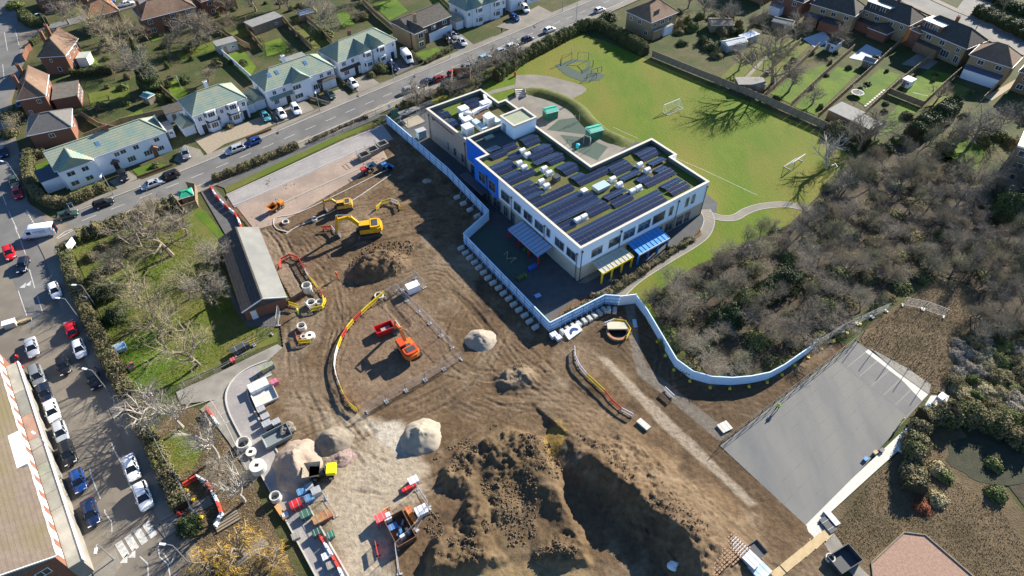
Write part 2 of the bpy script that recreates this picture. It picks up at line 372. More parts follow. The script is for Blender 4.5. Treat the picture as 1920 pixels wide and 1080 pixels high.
    for ti, tr in enumerate(tracks+more):
        for k in range(2 if ti < len(tracks) else 1):
            P = offset_line(smooth_line(GP(tr),5), rng.uniform(-2.2,2.2)); d, s, run = line_dist(X,Y,P); s = s+wob*rng.uniform(.3,1); gw = rng.uniform(.75,1.05); dep = rng.uniform(.05,.13) if ti < len(tracks) else rng.uniform(.03,.07)
            br = np.clip(NA[(ti+k)%5]*4+.55,0,1)*(1-.5*NB[ti%3]); tread = 1+.35*np.sign(np.sin(run*9)); near = (d < 2.6)
            for g in (-gw,gw):
                e = np.abs(s-g); w = near*np.clip(1.2-e/.26,0,1); rim = near*np.exp(-((e-.45)/.17)**2)
                Z = Z-dep*(w*tread-.5*rim)*br; blend(w*br*.55,(.09,.063,.04)); blend(rim*br*.4,(.24,.18,.12))
    HB = np.zeros(X.shape)
    # spoil heaps that belong to the terrain
    def heap(cx, cy, rx, ry, rot, h, rough, seed, p=1.0, top=.6):
        nonlocal Z, HB
        c = G(cx,cy,h*.6); ca, sa = math.cos(rot), math.sin(rot); u = ((X-c.x)*ca+(Y-c.y)*sa)/rx; v = (-(X-c.x)*sa+(Y-c.y)*ca)/ry
        r = np.sqrt(u*u+v*v)+.25*fbm(X,Y,.3,3,seed)
        k = np.clip((1-r)/(1-top),0,1); k = k*k*(3-2*k)
        new = h*k**p+rough*k*fbm(X,Y,.9,4,seed+3)*1.6; hb = np.maximum(HB,new)+.25*np.minimum(np.maximum(HB,0),np.maximum(new,0)); Z = Z+hb-HB; HB = hb; return k
    k = heap(707,490,6.6,4.2,.35,2.3,.7,41,1,.35); blend(k*.6,(.13,.087,.052))
    k = heap(968,706,4.2,3.0,.1,.9,.6,51,1,.3); blend(k*.8,(.26,.215,.16))
    MP = GP([(815,870),(850,835),(900,805),(960,790),(1025,808),(1052,870),(1076,930),(1108,1010),(1116,1056),(1050,1068),(990,1052),(930,1066),(870,1080),(800,1085),(785,1040),(800,1000),(845,960),(862,925),(815,905)],1.5)
    dm,_,_ = line_dist(X,Y,MP+[MP[0]]); dm = np.where(in_poly(X,Y,MP),dm,-dm)+1.5*fbm(X,Y,.3,4,61); kk = np.clip(dm/1.9,0,1); kk = kk*kk*(3-2*kk)
    hgt_ = 1.75+2.2*fbm(X,Y,.12,3,62)
    for (cx,cy,r_,dp) in ((975,925,1.9,1.6),(1020,975,1.8,1.7),(962,1005,1.7,1.5),(985,1062,2.2,1.4),(905,905,1.5,1.0),(930,1000,1.4,1.3)):
        c = G(cx,cy,1.2); hgt_ = hgt_-dp*np.exp(-(((X-c.x)*.8)**2+((Y-c.y)*.6)**2)/r_**2)
    Z = Z+kk*np.maximum(hgt_,.2); blend(kk*.85,(.125,.088,.05)); blend(kk*np.clip(fbm(X,Y,.3,4,63)*5,0,1)*.7,(.2,.148,.09))
    # long ridge: gentle towards the court, steep towards the valley
    P = GP([(1075,812),(1130,868),(1200,925),(1262,970),(1300,1002),(1305,1030)],3.2); d,s,run = line_dist(X,Y,P)
    nz = fbm(X,Y,.25,4,81)
    hgt = 3.7*np.clip(run/5,.35,1)
    L = P[0]; tot = sum((b-a).length for a,b in zip(P,P[1:]))
    east = np.clip(1-(d+1.6*nz)/10.5,0,1); east = east*east*(3-2*east); west = np.clip(1-(d+.8*nz-.5)/3.4,0,1)
    prof = np.where(s > 0, east, west)
    endf = np.clip(1-(np.hypot(X-P[-1].x,Y-P[-1].y) < 0)*1.0,0,1)
    Z = np.where(prof > 0, np.maximum(Z, Z*.35+hgt*prof*endf+.35*nz*prof), Z)
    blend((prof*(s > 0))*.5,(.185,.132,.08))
    # clod texture on slopes and moist ground
    gy_, gx_ = np.gradient(Z, step); sl = np.hypot(gx_, gy_)
    Z = Z+np.clip(sl-.2,0,1)*.5*fbm(X,Y,1.8,3,91)+.2*np.clip(fbm(X,Y,.25,3,94)*5+.5,.2,1)*np.abs(fbm(X,Y,2.2,3,95))
    high = np.clip((Z-.4)/.8,0,1)
    q1 = fbm(X,Y,.42,4,97)*7.0; fl = np.floor(q1); fr = np.clip((q1-fl-.62)/.3,0,1); st1 = fl+fr*fr*(3-2*fr)
    q2 = fbm(X,Y,1.3,3,98)*6.0; fl = np.floor(q2); fr = np.clip((q2-fl-.6)/.35,0,1); st2 = fl+fr
    rid = 1-2*np.abs(fbm(X,Y,1.2,3,96)); lump = np.clip(fbm(X,Y,.14,2,99)*6+.5,.4,1)
    Z = Z+high*(.24*st1*lump+.12*st2*lump+.3*(rid-.75)*lump+.3*np.abs(fbm(X,Y,2.2,3,93)))
    blend(high*np.clip(n3*3,0,1)*.5,(.14,.095,.058))
    Z = np.maximum(Z,-.1)
    # trenches and scrapes
    m = np.clip((np.where(in_poly(X,Y,TRENCH),1,-1)*line_dist(X,Y,TRENCH+[TRENCH[0]])[0])/.3+.5,0,1); Z = Z-2.1*m; blend(m*.6,(.09,.06,.035))
    for pl, w, dp in (([(722,552),(735,580),(760,610)],.6,.5),([(1158,650),(1170,660)],.1,.1),([(640,470),(700,455),(790,435)],.35,.18),([(850,548),(880,575),(925,630)],.5,.4)):
        d,s,run = line_dist(X,Y,GP(pl)); m = np.clip(1.4-(d+.35*fbm(X,Y,.8,3,99))/w,0,1); Z = np.maximum(Z-dp*m,-.12); blend(m*.6,(.1,.068,.04))
    # settle the rim on the surrounding ground
    d,_,_ = line_dist(X,Y,SITE+[SITE[0]]); Z = Z*np.clip(d/1.2,0.15,1)+.0
    flat = edge([(1172,572),(1190,570),(1199,650),(1212,688),(1370,812),(1350,828),(1245,742),(1195,702),(1182,650)],.4,.1); Z = Z*(1-flat)+.04*flat
    # mesh
    idx = -np.ones(X.shape, np.int64); idx[ins] = np.arange(ins.sum())
    q = ins[:-1,:-1] & ins[1:,:-1] & ins[:-1,1:] & ins[1:,1:]
    f = np.stack([idx[:-1,:-1][q], idx[:-1,1:][q], idx[1:,1:][q], idx[1:,:-1][q]], 1)
    co = np.stack([X[ins], Y[ins], Z[ins]], 1)
    me = bpy.data.meshes.new('building_site_soil'); me.vertices.add(len(co)); me.vertices.foreach_set('co', co.astype(np.float32).ravel())
    me.loops.add(f.size); me.loops.foreach_set('vertex_index', f.ravel().astype(np.int32)); me.polygons.add(len(f))
    me.polygons.foreach_set('loop_start', np.arange(0,f.size,4,dtype=np.int32)); me.polygons.foreach_set('loop_total', np.full(len(f),4,np.int32))
    me.polygons.foreach_set('use_smooth', np.ones(len(f),bool)); me.update(calc_edges=True)
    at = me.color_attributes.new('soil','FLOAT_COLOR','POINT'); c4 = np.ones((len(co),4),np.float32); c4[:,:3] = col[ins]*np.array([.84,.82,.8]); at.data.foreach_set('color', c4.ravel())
    m = bpy.data.materials.new('site_soil'); m.use_nodes = True; n = m.node_tree.nodes; l = m.node_tree.links; b = n['Principled BSDF']; b.inputs['Roughness'].default_value = .95; b.inputs['Specular IOR Level'].default_value = .15
    a = n.new('ShaderNodeAttribute'); a.attribute_name = 'soil'; tc = n.new('ShaderNodeTexCoord'); t = n.new('ShaderNodeTexNoise'); t.inputs['Scale'].default_value = 1.3; t.inputs['Detail'].default_value = 9; t.inputs['Roughness'].default_value = .7; l.new(tc.outputs['Object'], t.inputs['Vector'])
    r = n.new('ShaderNodeMapRange'); r.inputs[1].default_value = .3; r.inputs[2].default_value = .7; r.inputs[3].default_value = .68; r.inputs[4].default_value = 1.32; l.new(t.outputs['Fac'], r.inputs[0])
    v = n.new('ShaderNodeVectorMath'); v.operation = 'SCALE'; l.new(a.outputs['Color'], v.inputs[0]); l.new(r.outputs[0], v.inputs[3]); l.new(v.outputs[0], b.inputs['Base Color'])
    bp = n.new('ShaderNodeBump'); bp.inputs['Strength'].default_value = .8; bp.inputs['Distance'].default_value = .2; l.new(t.outputs['Fac'], bp.inputs['Height']); l.new(bp.outputs[0], b.inputs['Normal'])
    me.materials.append(m)
    from mathutils.kdtree import KDTree
    def zat(p):
        i = int(round((p.y-gy[0])/step)); j = int(round((p.x-gx[0])/step))
        if 0 <= i < X.shape[0] and 0 <= j < X.shape[1] and ins[i,j]: return float(Z[i,j])
        return 0.0
    o = inst('building_site_soil', me); tag(o, kind='structure'); return zat
ZAT = build_site()
def GS(px, py, dz=0.0):
    p = G(px, py); p.z = ZAT(p)
    if p.z > .5: p = G(px, py, p.z); p.z = ZAT(p)
    p.z += dz; return p

def flat(name, px, z, m, slab=None):
    mb = MB(); P = px if isinstance(px[0], Vector) else GP(px)
    if slab is None: mb.poly(P, z)
    else: mb.poly(P, z, slab)
    return struct(name, mb, m)
def ground_line(name, lst, m, w, z):
    """a painted or laid line: polylines in px"""
    mb = MB()
    for l in lst: strip(mb, GP(l), -w/2, w/2, z)
    return struct(name, mb, m)
# roads
MAIN = smooth_line(GP([(40,462),(135,421),(260,372),(382,324),(554,251),(742,171),(1095,21),(1300,-66)]), 6)
mb = MB(); strip(mb, MAIN, -3.7, 3.7, -.03); struct('main_road', mb, M_TARMAC)
for nm, s in (('pavement_north', 1), ('pavement_south', -1)):
    mb = MB(); part = MAIN[6:] if s > 0 else MAIN[8:]
    strip(mb, part, s*3.9, s*6.1, -.1, .08); struct(nm, mb, M_PAVE)
    mb = MB(); strip(mb, part, s*3.7, s*3.88, -.1, .095); struct('kerb_'+nm[9:], mb, M_KERB)
flat('high_street', [(-260,-90),(10,-90),(22,-10),(34,40),(95,52),(62,80),(40,130),(22,190),(30,260),(44,310),(52,380),(96,408),(140,425),(118,470),(150,560),(200,660),(245,745),(300,860),(350,970),(400,1120),(-40,1120),(-260,600)], -.022, M_HIGH)
flat('high_street_carriageway', [(-260,-90),(10,-90),(22,-10),(34,40),(40,130),(8,200),(20,300),(45,370),(90,420),(100,470),(75,590),(60,620),(30,540),(-20,400),(-200,250)], -.014, M_TARMAC)
mb = MB(); SIDE = smooth_line(GP([(60,62),(110,47),(180,27),(262,3),(330,-18)]),4); strip(mb, SIDE, -2.4, 2.4, -.006); struct('side_road', mb, M_TARMAC)
TR = GP([(1560,-75),(1690,-15),(1775,25),(1870,65),(1990,115)]); mb = MB(); strip(mb, TR, -3.4, 3.4, -.01); struct('far_road', mb, M_TARMAC)
mb = MB(); strip(mb, TR, -5.8, -3.6, -.1, .08); strip(mb, TR, 3.6, 5.8, -.1, .08); struct('far_pavement', mb, M_PAVE)
flat('far_side_road', [(1790,22),(1850,-60),(1920,-60),(1840,30)], -.002, M_TARMAC)
mb = MB(); strip(mb, GP([(92,420),(118,470),(150,560),(200,660),(245,745),(300,860),(348,960)]), -3.2, -.6, -.1, .07)
struct('high_street_pavement', mb, M_PAVE)
flat('zebra_island_pavement', [(290,985),(322,965),(345,985),(310,1010)], -.1, M_PAVE, .06)
flat('shop_forecourt_paving', [(172,1070),(215,1030),(228,1060),(190,1110)], -.1, M_PAVE, .05)
# markings
dash = []
for a, b in zip(MAIN, MAIN[1:]): pass
rs = resample(MAIN, 5.6); mb = MB()
for i, p in enumerate(rs[2:-1]):
    q = rs[i+3]; d = (q-p).normalized(); strip(mb, [p, p+d*2.8], -.07, .07, -.02)
struct('road_centre_dashes', mb, M_LINE)
mb = MB()
for l in ([(4,365),(12,385)],[(16,396),(32,430)],[(34,438),(48,477)],[(55,505),(65,540)],[(70,555),(80,586)],[(34,545),(50,592)],[(2,230),(10,245)],[(28,425),(33,438)],[(8,60),(14,95)],[(28,55),(36,85)],[(5,120),(8,150)]): strip(mb, GP(l), -.07, .07, -.005)
for l in ([(50,395),(64,420)],[(76,450),(94,478)],[(82,447),(98,474)]):
    for p in resample(GP(l), .9): mb.cbox(p.x, p.y, -.005, .25, .55, .004, .6)
for (cx,cy) in ((45,535),(55,531),(235,1047),(250,1037)):
    c = G(cx,cy); mb.add([(c.x-.5,c.y-.6,-.004),(c.x+.5,c.y-.6,-.004),(c.x,c.y+.7,-.004)],[(0,1,2)])
strip(mb, GP([(106,446),(122,434),(135,430)]), -.1, .1, -.004); strip(mb, GP([(106,446),(135,430)]), -.5, -.3, -.004)
for zz in ([(209,830),(213,842),(226,865),(230,878)],[(230,878),(241,905),(256,932),(270,962)],[(168,878),(172,895),(188,935)],[(196,955),(197,962),(209,978),(210,998)],[(296,1022),(299,1044),(315,1058),(319,1080)],[(262,1043),(277,1057),(278,1080)],[(320,1058),(329,1035)],[(307,1037),(321,1060)]): strip(mb, GP(zz), -.08, .08, -.005)
struct('high_street_markings', mb, M_LINE)
mb = MB()
za, zb = G(222,1035), G(292,985)
zd = (zb-za); zl = zd.length; zd.normalize(); zn = Vector((-zd.y, zd.x, 0))
for k in range(4):
    p = za+zd*(zl*(.1+k*.245)); mb.add([tuple(p+zd*x+zn*y+Vector((0,0,-.004))) for x,y in ((-.45,-1.3),(.45,-1.3),(.45,1.3),(-.45,1.3))],[(0,1,2,3)])
struct('zebra_stripes', mb, M_LINE)
mb = MB()
for side in (-3.45,):
    L = offset_line(MAIN, side)
    for seg in ((20,26),(28,34)):
        zz = resample(L[seg[0]:seg[1]], 2.0)
        for i in range(len(zz)-1):
            a = zz[i].copy(); b = zz[i+1].copy(); d = (b-a).normalized(); n_ = Vector((-d.y,d.x,0)); strip(mb, [a+n_*(.5 if i%2 else 0), b+n_*(0 if i%2 else .5)], -.07, .07, -.02)
for seg in ((38,42),(10,14)):
    zz = resample(offset_line(MAIN,-3.3)[seg[0]:seg[1]], 2.0)
    for i in range(len(zz)-1):
        a, b = zz[i], zz[i+1]; d = (b-a).normalized(); n_ = Vector((-d.y,d.x,0)); strip(mb, [a+n_*(.5 if i%2 else 0), b+n_*(0 if i%2 else .5)], -.07, .07, -.02)
struct('zigzag_keep_clear_lines', mb, M_YLINE)
# school field and grounds
flat('playing_field', [(900,190),(905,160),(980,112),(1085,62),(1130,75),(1200,105),(1300,148),(1440,205),(1545,250),(1640,330),(1640,420),(1480,520),(1300,560),(1215,600),(1150,545),(1000,600),(860,440),(760,330),(730,200),(800,170)], -.12, M_FIELD)
flat('school_yard_tarmac', [(730,215),(800,180),(870,250),(1060,200),(1120,250),(1220,270),(1345,380),(1340,430),(1240,490),(1160,552),(1032,612),(872,448),(920,408)], -.10, M_PLAY)
flat('upper_terrace', smooth_line(GP([(968,140),(1010,140),(1060,150),(1100,166),(1072,186)]),4)+smooth_line(GP([(1072,186),(1030,172),(985,165),(965,165)]),4)[1:], -.085, M_PAVE)
flat('lower_terrace', smooth_line(GP([(935,190),(985,172),(1030,180),(1062,196)]),4)+GP([(1038,210),(1012,232),(960,230)]), -.088, M_PAVE)
flat('field_path', [(900,178),(925,168),(965,158),(966,164),(925,175),(902,186)], -.09, M_PAVE)
flat('courtyard_paving', [(1005,235),(1062,200),(1105,218),(1125,250),(1180,272),(1110,318)], -.095, M_PAVE)
flat('safety_surface_round', [(1025,243),(1048,224),(1086,219),(1096,232),(1104,252),(1060,247)], -.08, M_SAFETY)
flat('safety_surface_small', [(1050,252),(1100,258),(1140,275),(1120,300),(1075,280)], -.082, M_SAFETY)
flat('trim_trail_surface', [(1040,122),(1075,110),(1108,114),(1105,130),(1135,140),(1125,150),(1090,152),(1060,140)], -.085, M_SAFETY)
flat('trim_trail_grass', [(1062,122),(1080,116),(1102,116),(1098,128),(1085,134)], -.08, M_FIELD)
mb = MB(); PATH = smooth_line(GP([(1160,552),(1195,520),(1255,482),(1300,455),(1322,436),(1330,412),(1322,392)]),5); strip(mb, PATH, -1.0, 1.0, -.09); struct('school_path', mb, M_PAVE)
mb = MB(); PATH2 = smooth_line(GP([(1326,400),(1352,408),(1378,407),(1400,395),(1430,386),(1475,383),(1520,392)]),5); strip(mb, PATH2, -.8, .8, -.085); struct('field_edge_path', mb, M_PAVE)
mb = MB()
for P_, w in ((PATH,1.05),(PATH2,.85)):
    strip(mb, P_, w-.05, w+.07, -.12, -.06); strip(mb, P_, -w-.07, -w+.05, -.12, -.06)
struct('path_edging', mb, M_KERB)
ground_line('pitch_line', [[(1150,238),(1195,258)],[(1268,296),(1320,318),(1420,365)]], M_LINE, .08, -.11)
flat('school_planting_bed', [(1075,562),(1130,545),(1240,485),(1300,445),(1312,425),(1316,440),(1260,478),(1195,518),(1140,555),(1040,606),(1030,600)], -.06, M_MULCH)
flat('early_years_surface', [(880,450),(915,420),(985,480),(1000,498),(960,522)], -.07, M_SAFETY)
flat('entrance_paving', [(1150,470),(1215,430),(1240,440),(1180,482),(1100,530),(1085,530)], -.075, M_PAVE)
def bank(name, px, w, h, m):
    P = smooth_line(GP(px),5); mb = MB(); prof = [(-w,0),(-w*.55,h*.55),(-w*.1,h),(w*.5,h*.85),(w,0)]
    rows = [offset_line(P, x) for x,_ in prof]
    for i in range(len(P)):
        for j,(x,z) in enumerate(prof):
            t = min(1, i/3, (len(P)-1-i)/3); p = rows[j][i]; mb.v.append((p.x,p.y,-.13+z*t))
    k = len(prof)
    for i in range(len(P)-1):
        for j in range(k-1): mb.f.append((i*k+j,(i+1)*k+j,(i+1)*k+j+1,i*k+j+1)); mb.m.append(0)
    return struct(name, mb, m, True)
bank('grass_bank', [(985,168),(1030,178),(1065,192),(1085,205),(1105,228),(1135,252),(1185,272)], 2.2, 1.1, M_BANK)
# car park under construction
flat('car_park_sub_base', [(427,367),(640,266),(700,244),(728,300),(560,400),(520,420),(478,432)], .1, M_PINK)
flat('car_park_upper_bay', [(425,366),(640,265),(718,235),(738,262),(696,275),(478,372),(440,390)], .11, M_GRAVEL)
mb = MB()
for l in ([(425,366),(480,341),(637,270),(715,236)],[(437,386),(480,369),(695,272)],[(530,382),(560,368),(640,332),(700,306)],[(540,436),(520,430),(513,418),(520,408),(560,400),(640,362),(728,318)],[(536,440),(560,425),(648,385),(733,328)]): strip(mb, smooth_line(GP(l),3), -.09, .09, .05, .2)
strip(mb, GP([(466,442),(490,480),(517,502)]), -.15, .15, .05, .2)
struct('car_park_kerbs', mb, M_KERB)
flat('car_park_island_soil', [(540,432),(524,424),(560,404),(640,368),(728,324),(731,328),(648,380),(560,420)], .12, M_MULCH)
flat('verge_strip', [(425,362),(638,262),(710,232),(707,226),(630,255),(420,352)], -.02, M_LAWN2)
flat('site_footpath', [(400,345),(420,352),(630,255),(720,216),(700,212),(560,272)], -.03, M_TARMAC2)
flat('access_ramp', [(372,352),(396,343),(440,395),(455,440),(425,444)], -.02, M_TARMAC2)
flat('park_lawn', [(130,452),(250,415),(330,392),(370,380),(420,440),(400,470),(470,600),(520,610),(520,640),(440,670),(330,720),(250,740)], -.1, M_LAWN2)
flat('park_lawn_green', [(365,400),(385,395),(420,440),(408,445)], -.08, M_LAWN)
flat('park_lawn_corner', [(222,640),(300,610),(330,680),(255,735)], -.08, M_LAWN)
flat('yard_concrete', [(330,735),(520,645),(535,655),(450,725),(452,750),(400,750),(340,758)], -.03, M_CONC)
flat('shed_apron', [(395,470),(463,601),(541,573),(520,612),(465,612),(440,580)], -.06, M_TARMAC2)
# new access road on the left of the site
acc = [(520,672),(455,708),(436,735),(440,765),(470,830),(520,930),(590,1050),(620,1110)]
mb = MB(); ACC = smooth_line(GP([(505,690),(470,705),(447,728),(448,760),(480,822),(520,895),(562,970),(620,1075),(640,1110)]),5)
strip(mb, ACC, -1.55, 1.55, .06); struct('new_access_road', mb, M_GRAVEL)
mb = MB(); strip(mb, ACC, 1.55, 1.75, 0, .2); strip(mb, ACC, -1.75, -1.55, 0, .2); struct('access_road_kerbs', mb, M_KERB)
flat('parking_bays_concrete', [(375,768),(395,752),(440,745),(480,830),(500,880),(475,905),(430,830),(400,790)], .02, M_CONC)
ground_line('bay_edging', [[(340,768),(395,750),(425,798),(440,830),(462,878)],[(412,778),(440,762)],[(420,795),(448,780)]], M_KERB, .12, .04)
flat('bottom_verge', [(290,800),(340,760),(395,770),(470,900),(560,1090),(330,1090),(330,960)], -.09, M_DRYGRASS)
flat('bottom_verge_grass', [(295,825),(340,800),(380,845),(360,880),(325,895)], -.07, M_LAWN2)
flat('verge_path', [(430,1040),(490,1005),(505,1020),(445,1062)], -.06, M_PAVE)
flat('enclosure_path', [(348,950),(392,928),(400,945),(360,965)], -.06, M_PAVE)
# sports court
CP = GP([(1350,836),(1605,640),(1742,738),(1722,790),(1516,990)])
flat('court_surface', [(1350,836),(1605,640),(1745,735),(1516,990)], .02, M_COURT)
flat('court_strip', [(1565,672),(1605,640),(1742,736),(1700,778)], .03, M_COURT2)
mb = MB()
for k in range(10):
    t0 = k/10; a = G(1565+40*t0,672-32*t0); b = G(1700+42*t0,778-42*t0); strip(mb, [a.lerp(b,.02),a.lerp(b,.98)], -.04, .04, .038)
for k in range(1,6):
    t = k/6; a = G(1565+135*t,672+106*t); b = G(1605+137*t,640+96*t); strip(mb, [a,b], -.05, .05, .04)
struct('court_strip_joints', mb, M_DGREY)
mb = MB()
for k in range(1,7):
    t = k/7; a = G(1350+166*t,836+154*t); b = G(1565+135*t,672+106*t); strip(mb, [a,b], -.035, .035, .024)
struct('court_seams', mb, mat('court_seam',(.115,.118,.12),.9,(.165,.166,.162),.5,lo=.35,hi=.5))
flat('court_slab_edge', [(1622,660),(1628,655),(1680,697),(1740,740),(1728,752),(1690,712)], .045, M_SLAB)
flat('court_slab_edge_grey', [(1630,652),(1700,690),(1746,722),(1740,738),(1680,695)], .047, M_CONC)
flat('court_slab_margin', [(1718,785),(1745,742),(1780,742),(1768,770),(1735,800),(1640,885),(1525,990),(1510,985),(1600,895)], .043, M_SLAB)
flat('court_slab_corner', [(1512,985),(1535,985),(1548,1015),(1520,1020)], .048, M_SLAB)
flat('court_link_path', [(1535,982),(1548,978),(1600,1050),(1640,1090),(1612,1092),(1555,1035),(1540,1014)], .01, M_CONC)
flat('dry_grass_top', [(1605,640),(1640,600),(1700,560),(1760,520),(1840,540),(1800,640),(1770,740),(1745,735)], -.08, M_DRYGRASS)
flat('dry_grass_bottom', [(1545,1005),(1530,985),(1640,890),(1740,800),(1800,800),(1920,960),(1980,1100),(1640,1090)], -.08, M_DRYGRASS)
mb = MB(); RG = GP([(1634,1055),(1695,998),(1735,1003),(1830,1085),(1830,1110),(1640,1110)]); mb.poly(RG, -.04); struct('red_gravel_pad', mb, M_REDGRAV)
mb = MB(); strip(mb, RG[:4], -.08, .08, -.1, .1); strip(mb, [RG[5],RG[0]], -.08, .08, -.1, .1); struct('red_gravel_edging', mb, M_GWOOD)
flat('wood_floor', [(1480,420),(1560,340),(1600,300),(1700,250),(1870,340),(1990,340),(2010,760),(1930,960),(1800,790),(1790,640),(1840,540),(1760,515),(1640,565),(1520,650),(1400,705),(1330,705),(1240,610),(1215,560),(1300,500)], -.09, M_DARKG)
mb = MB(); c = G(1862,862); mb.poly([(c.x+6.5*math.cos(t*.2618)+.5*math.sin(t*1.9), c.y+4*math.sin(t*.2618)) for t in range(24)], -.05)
struct('painted_shade_patch', mb, mat('shade_patch_floor', (.03,.035,.02), .9, (.05,.05,.028), .8, .4, 4))  # flat dark sheet painted where the ground only lies in shade
# ---------------------------------------------------------------- windows, doors
_wc = {}
def win_mesh(w, h, n, rows, fm):
    k = (round(w,2), round(h,2), n, rows, fm.name)
    if k not in _wc:
        f = MB(); t = .07
        f.box(-w/2, w/2, -.06, .05, 0, t); f.box(-w/2, w/2, -.06, .05, h-t, h); f.box(-w/2, -w/2+t, -.06, .05, t, h-t); f.box(w/2-t, w/2, -.06, .05, t, h-t)
        for i in range(1, n): x = -w/2+w*i/n; f.box(x-t*.4, x+t*.4, -.055, .05, t, h-t)
        for r in range(1, rows): z = h*(.62 if rows == 2 else r/rows); f.box(-w/2+t, w/2-t, -.05, .045, z-t*.35, z+t*.35)
        g = MB(); g.box(-w/2+t*.5, w/2-t*.5, -.02, .04, t*.5, h-t*.5)
        _wc[k] = (f.mesh('window', fm), g.mesh('pane', M_GLASS))
    return _wc[k]
FACE = {'f': 0, 'r': math.pi/2, 'b': math.pi, 'l': -math.pi/2}
def win(par, L, D, face, u, z, w=1.2, h=1.2, n=2, rows=1, fm=None, off=0.0, sill=True):
    fm = fm or M_FRAME; a, b = win_mesh(w, h, n, rows, fm)
    loc = {'f': (u,-.02-off,z), 'r': (L+.02+off,u,z), 'b': (L-u,D+.02+off,z), 'l': (-.02-off,D-u,z)}[face]
    o = inst('window', a, par, loc, FACE[face]); inst('pane', b, o); return o
_dc = {}
def door(par, L, D, face, u, w=1.0, h=2.1, m=None, z=0.0, off=0.0):
    m = m or M_DOOR; k = (w, h, m.name)
    if k not in _dc:
        f = MB(); f.box(-w/2, w/2, -.05, .04, 0, h); q = MB(); q.box(w*.28, w*.38, -.1, -.05, h*.46, h*.5); _dc[k] = (f.mesh('door', m), q.mesh('handle', M_STEEL))
    loc = {'f': (u,-.02-off,z), 'r': (L+.02+off,u,z), 'b': (L-u,D+.02+off,z), 'l': (-.02-off,D-u,z)}[face]
    o = inst('door', _dc[k][0], par, loc, FACE[face]); inst('handle', _dc[k][1], o); return o
def roof_mesh(L, D, eh, rh, axis='x', h0=3.0, h1=3.0, ov=.35, x0=0.0, y0=0.0):
    """hipped or gabled (h=0) roof solid over [x0,x0+L]x[y0,y0+D]"""
    mb = MB(); t = .16
    X0, X1, Y0, Y1 = x0-ov, x0+L+ov, y0-ov, y0+D+ov
    if axis == 'x': r0 = (X0+h0 if h0 else X0, (Y0+Y1)/2, eh+rh); r1 = (X1-h1 if h1 else X1, (Y0+Y1)/2, eh+rh)
    else: r0 = ((X0+X1)/2, Y0+h0 if h0 else Y0, eh+rh); r1 = ((X0+X1)/2, Y1-h1 if h1 else Y1, eh+rh)
    ev = [(X0,Y0),(X1,Y0),(X1,Y1),(X0,Y1)]
    vs = [(x,y,eh-t) for x,y in ev]+[(x,y,eh) for x,y in ev]+[r0, r1]
    fs = [(3,2,1,0),(0,1,5,4),(1,2,6,5),(2,3,7,6),(3,0,4,7)]
    fs += [(4,5,9,8),(5,6,9),(6,7,8,9),(7,4,8)] if axis == 'x' else [(4,5,8),(5,6,9,8),(6,7,9),(7,4,8,9)]
    mb.add(vs, fs); return mb, r0, r1, ev
def add_roof(par, m, L, D, eh, rh, axis='x', h0=3.0, h1=3.0, ov=.35, x0=0.0, y0=0.0, cap=None):
    mb, r0, r1, ev = roof_mesh(L, D, eh, rh, axis, h0, h1, ov, x0, y0)
    o = mb.build('roof', m, par)
    c = MB(); up = Vector((0,0,.03)); A, B = Vector(r0)+up, Vector(r1)+up
    c.beam(A, B, .26, .12)
    E = [Vector((x,y,eh))+up for x,y in ev]
    if axis == 'x': hips = ([(E[0],A),(E[3],A)] if h0 else [])+([(E[1],B),(E[2],B)] if h1 else [])
    else: hips = ([(E[0],A),(E[1],A)] if h0 else [])+([(E[2],B),(E[3],B)] if h1 else [])
    for p, q in hips: c.beam(p, q, .22, .1)
    c.build('ridge_tile', cap or m, o)
    g = MB(); X0, X1 = ev[0][0], ev[1][0]; Y0, Y1 = ev[0][1], ev[2][1]
    g.box(X0-.08, X1+.08, Y0-.1, Y0-.003, eh-.2, eh-.06); g.box(X1+.003, X1+.1, Y0, Y1, eh-.2, eh-.06); g.box(X0-.1, X0-.003, Y0, Y1, eh-.2, eh-.06)
    g.build('gutter', M_FRAME, o)
    return o
def chimney(par, x, y, z0, z1, m=None, w=.8, d=.6):
    c = MB(); c.box(x-w/2, x+w/2, y-d/2, y+d/2, z0, z1); c.box(x-w/2-.06, x+w/2+.06, y-d/2-.06, y+d/2+.06, z1, z1+.12)
    o = c.build('chimney', m or M_BRICK, par)
    p = MB()
    for k in (-.2,.2): p.cyl(x+k, y, z1+.12, z1+.5, .12, 8, .1)
    p.build('chimney_pot', M_RROOF, o)
def walls(par, m, L, D, eh, x0=0.0, y0=0.0, gx=0.0, gy=0.0, z0=-.3, name='wall'):
    """wall block; gx / gy = gable height on the x ends / y ends"""
    mb = MB(); mb.box(x0, x0+L, y0, y0+D, z0, eh)
    if gx:
        for x in (x0, x0+L): mb.add([(x,y0,eh),(x,y0+D,eh),(x,y0+D/2,eh+gx)],[(0,1,2) if x > x0 else (2,1,0)])
    if gy:
        for y in (y0, y0+D): mb.add([(x0,y,eh),(x0+L,y,eh),(x0+L/2,y,eh+gy)],[(0,1,2) if y == y0 else (2,1,0)])
    return mb.build(name, m, par)
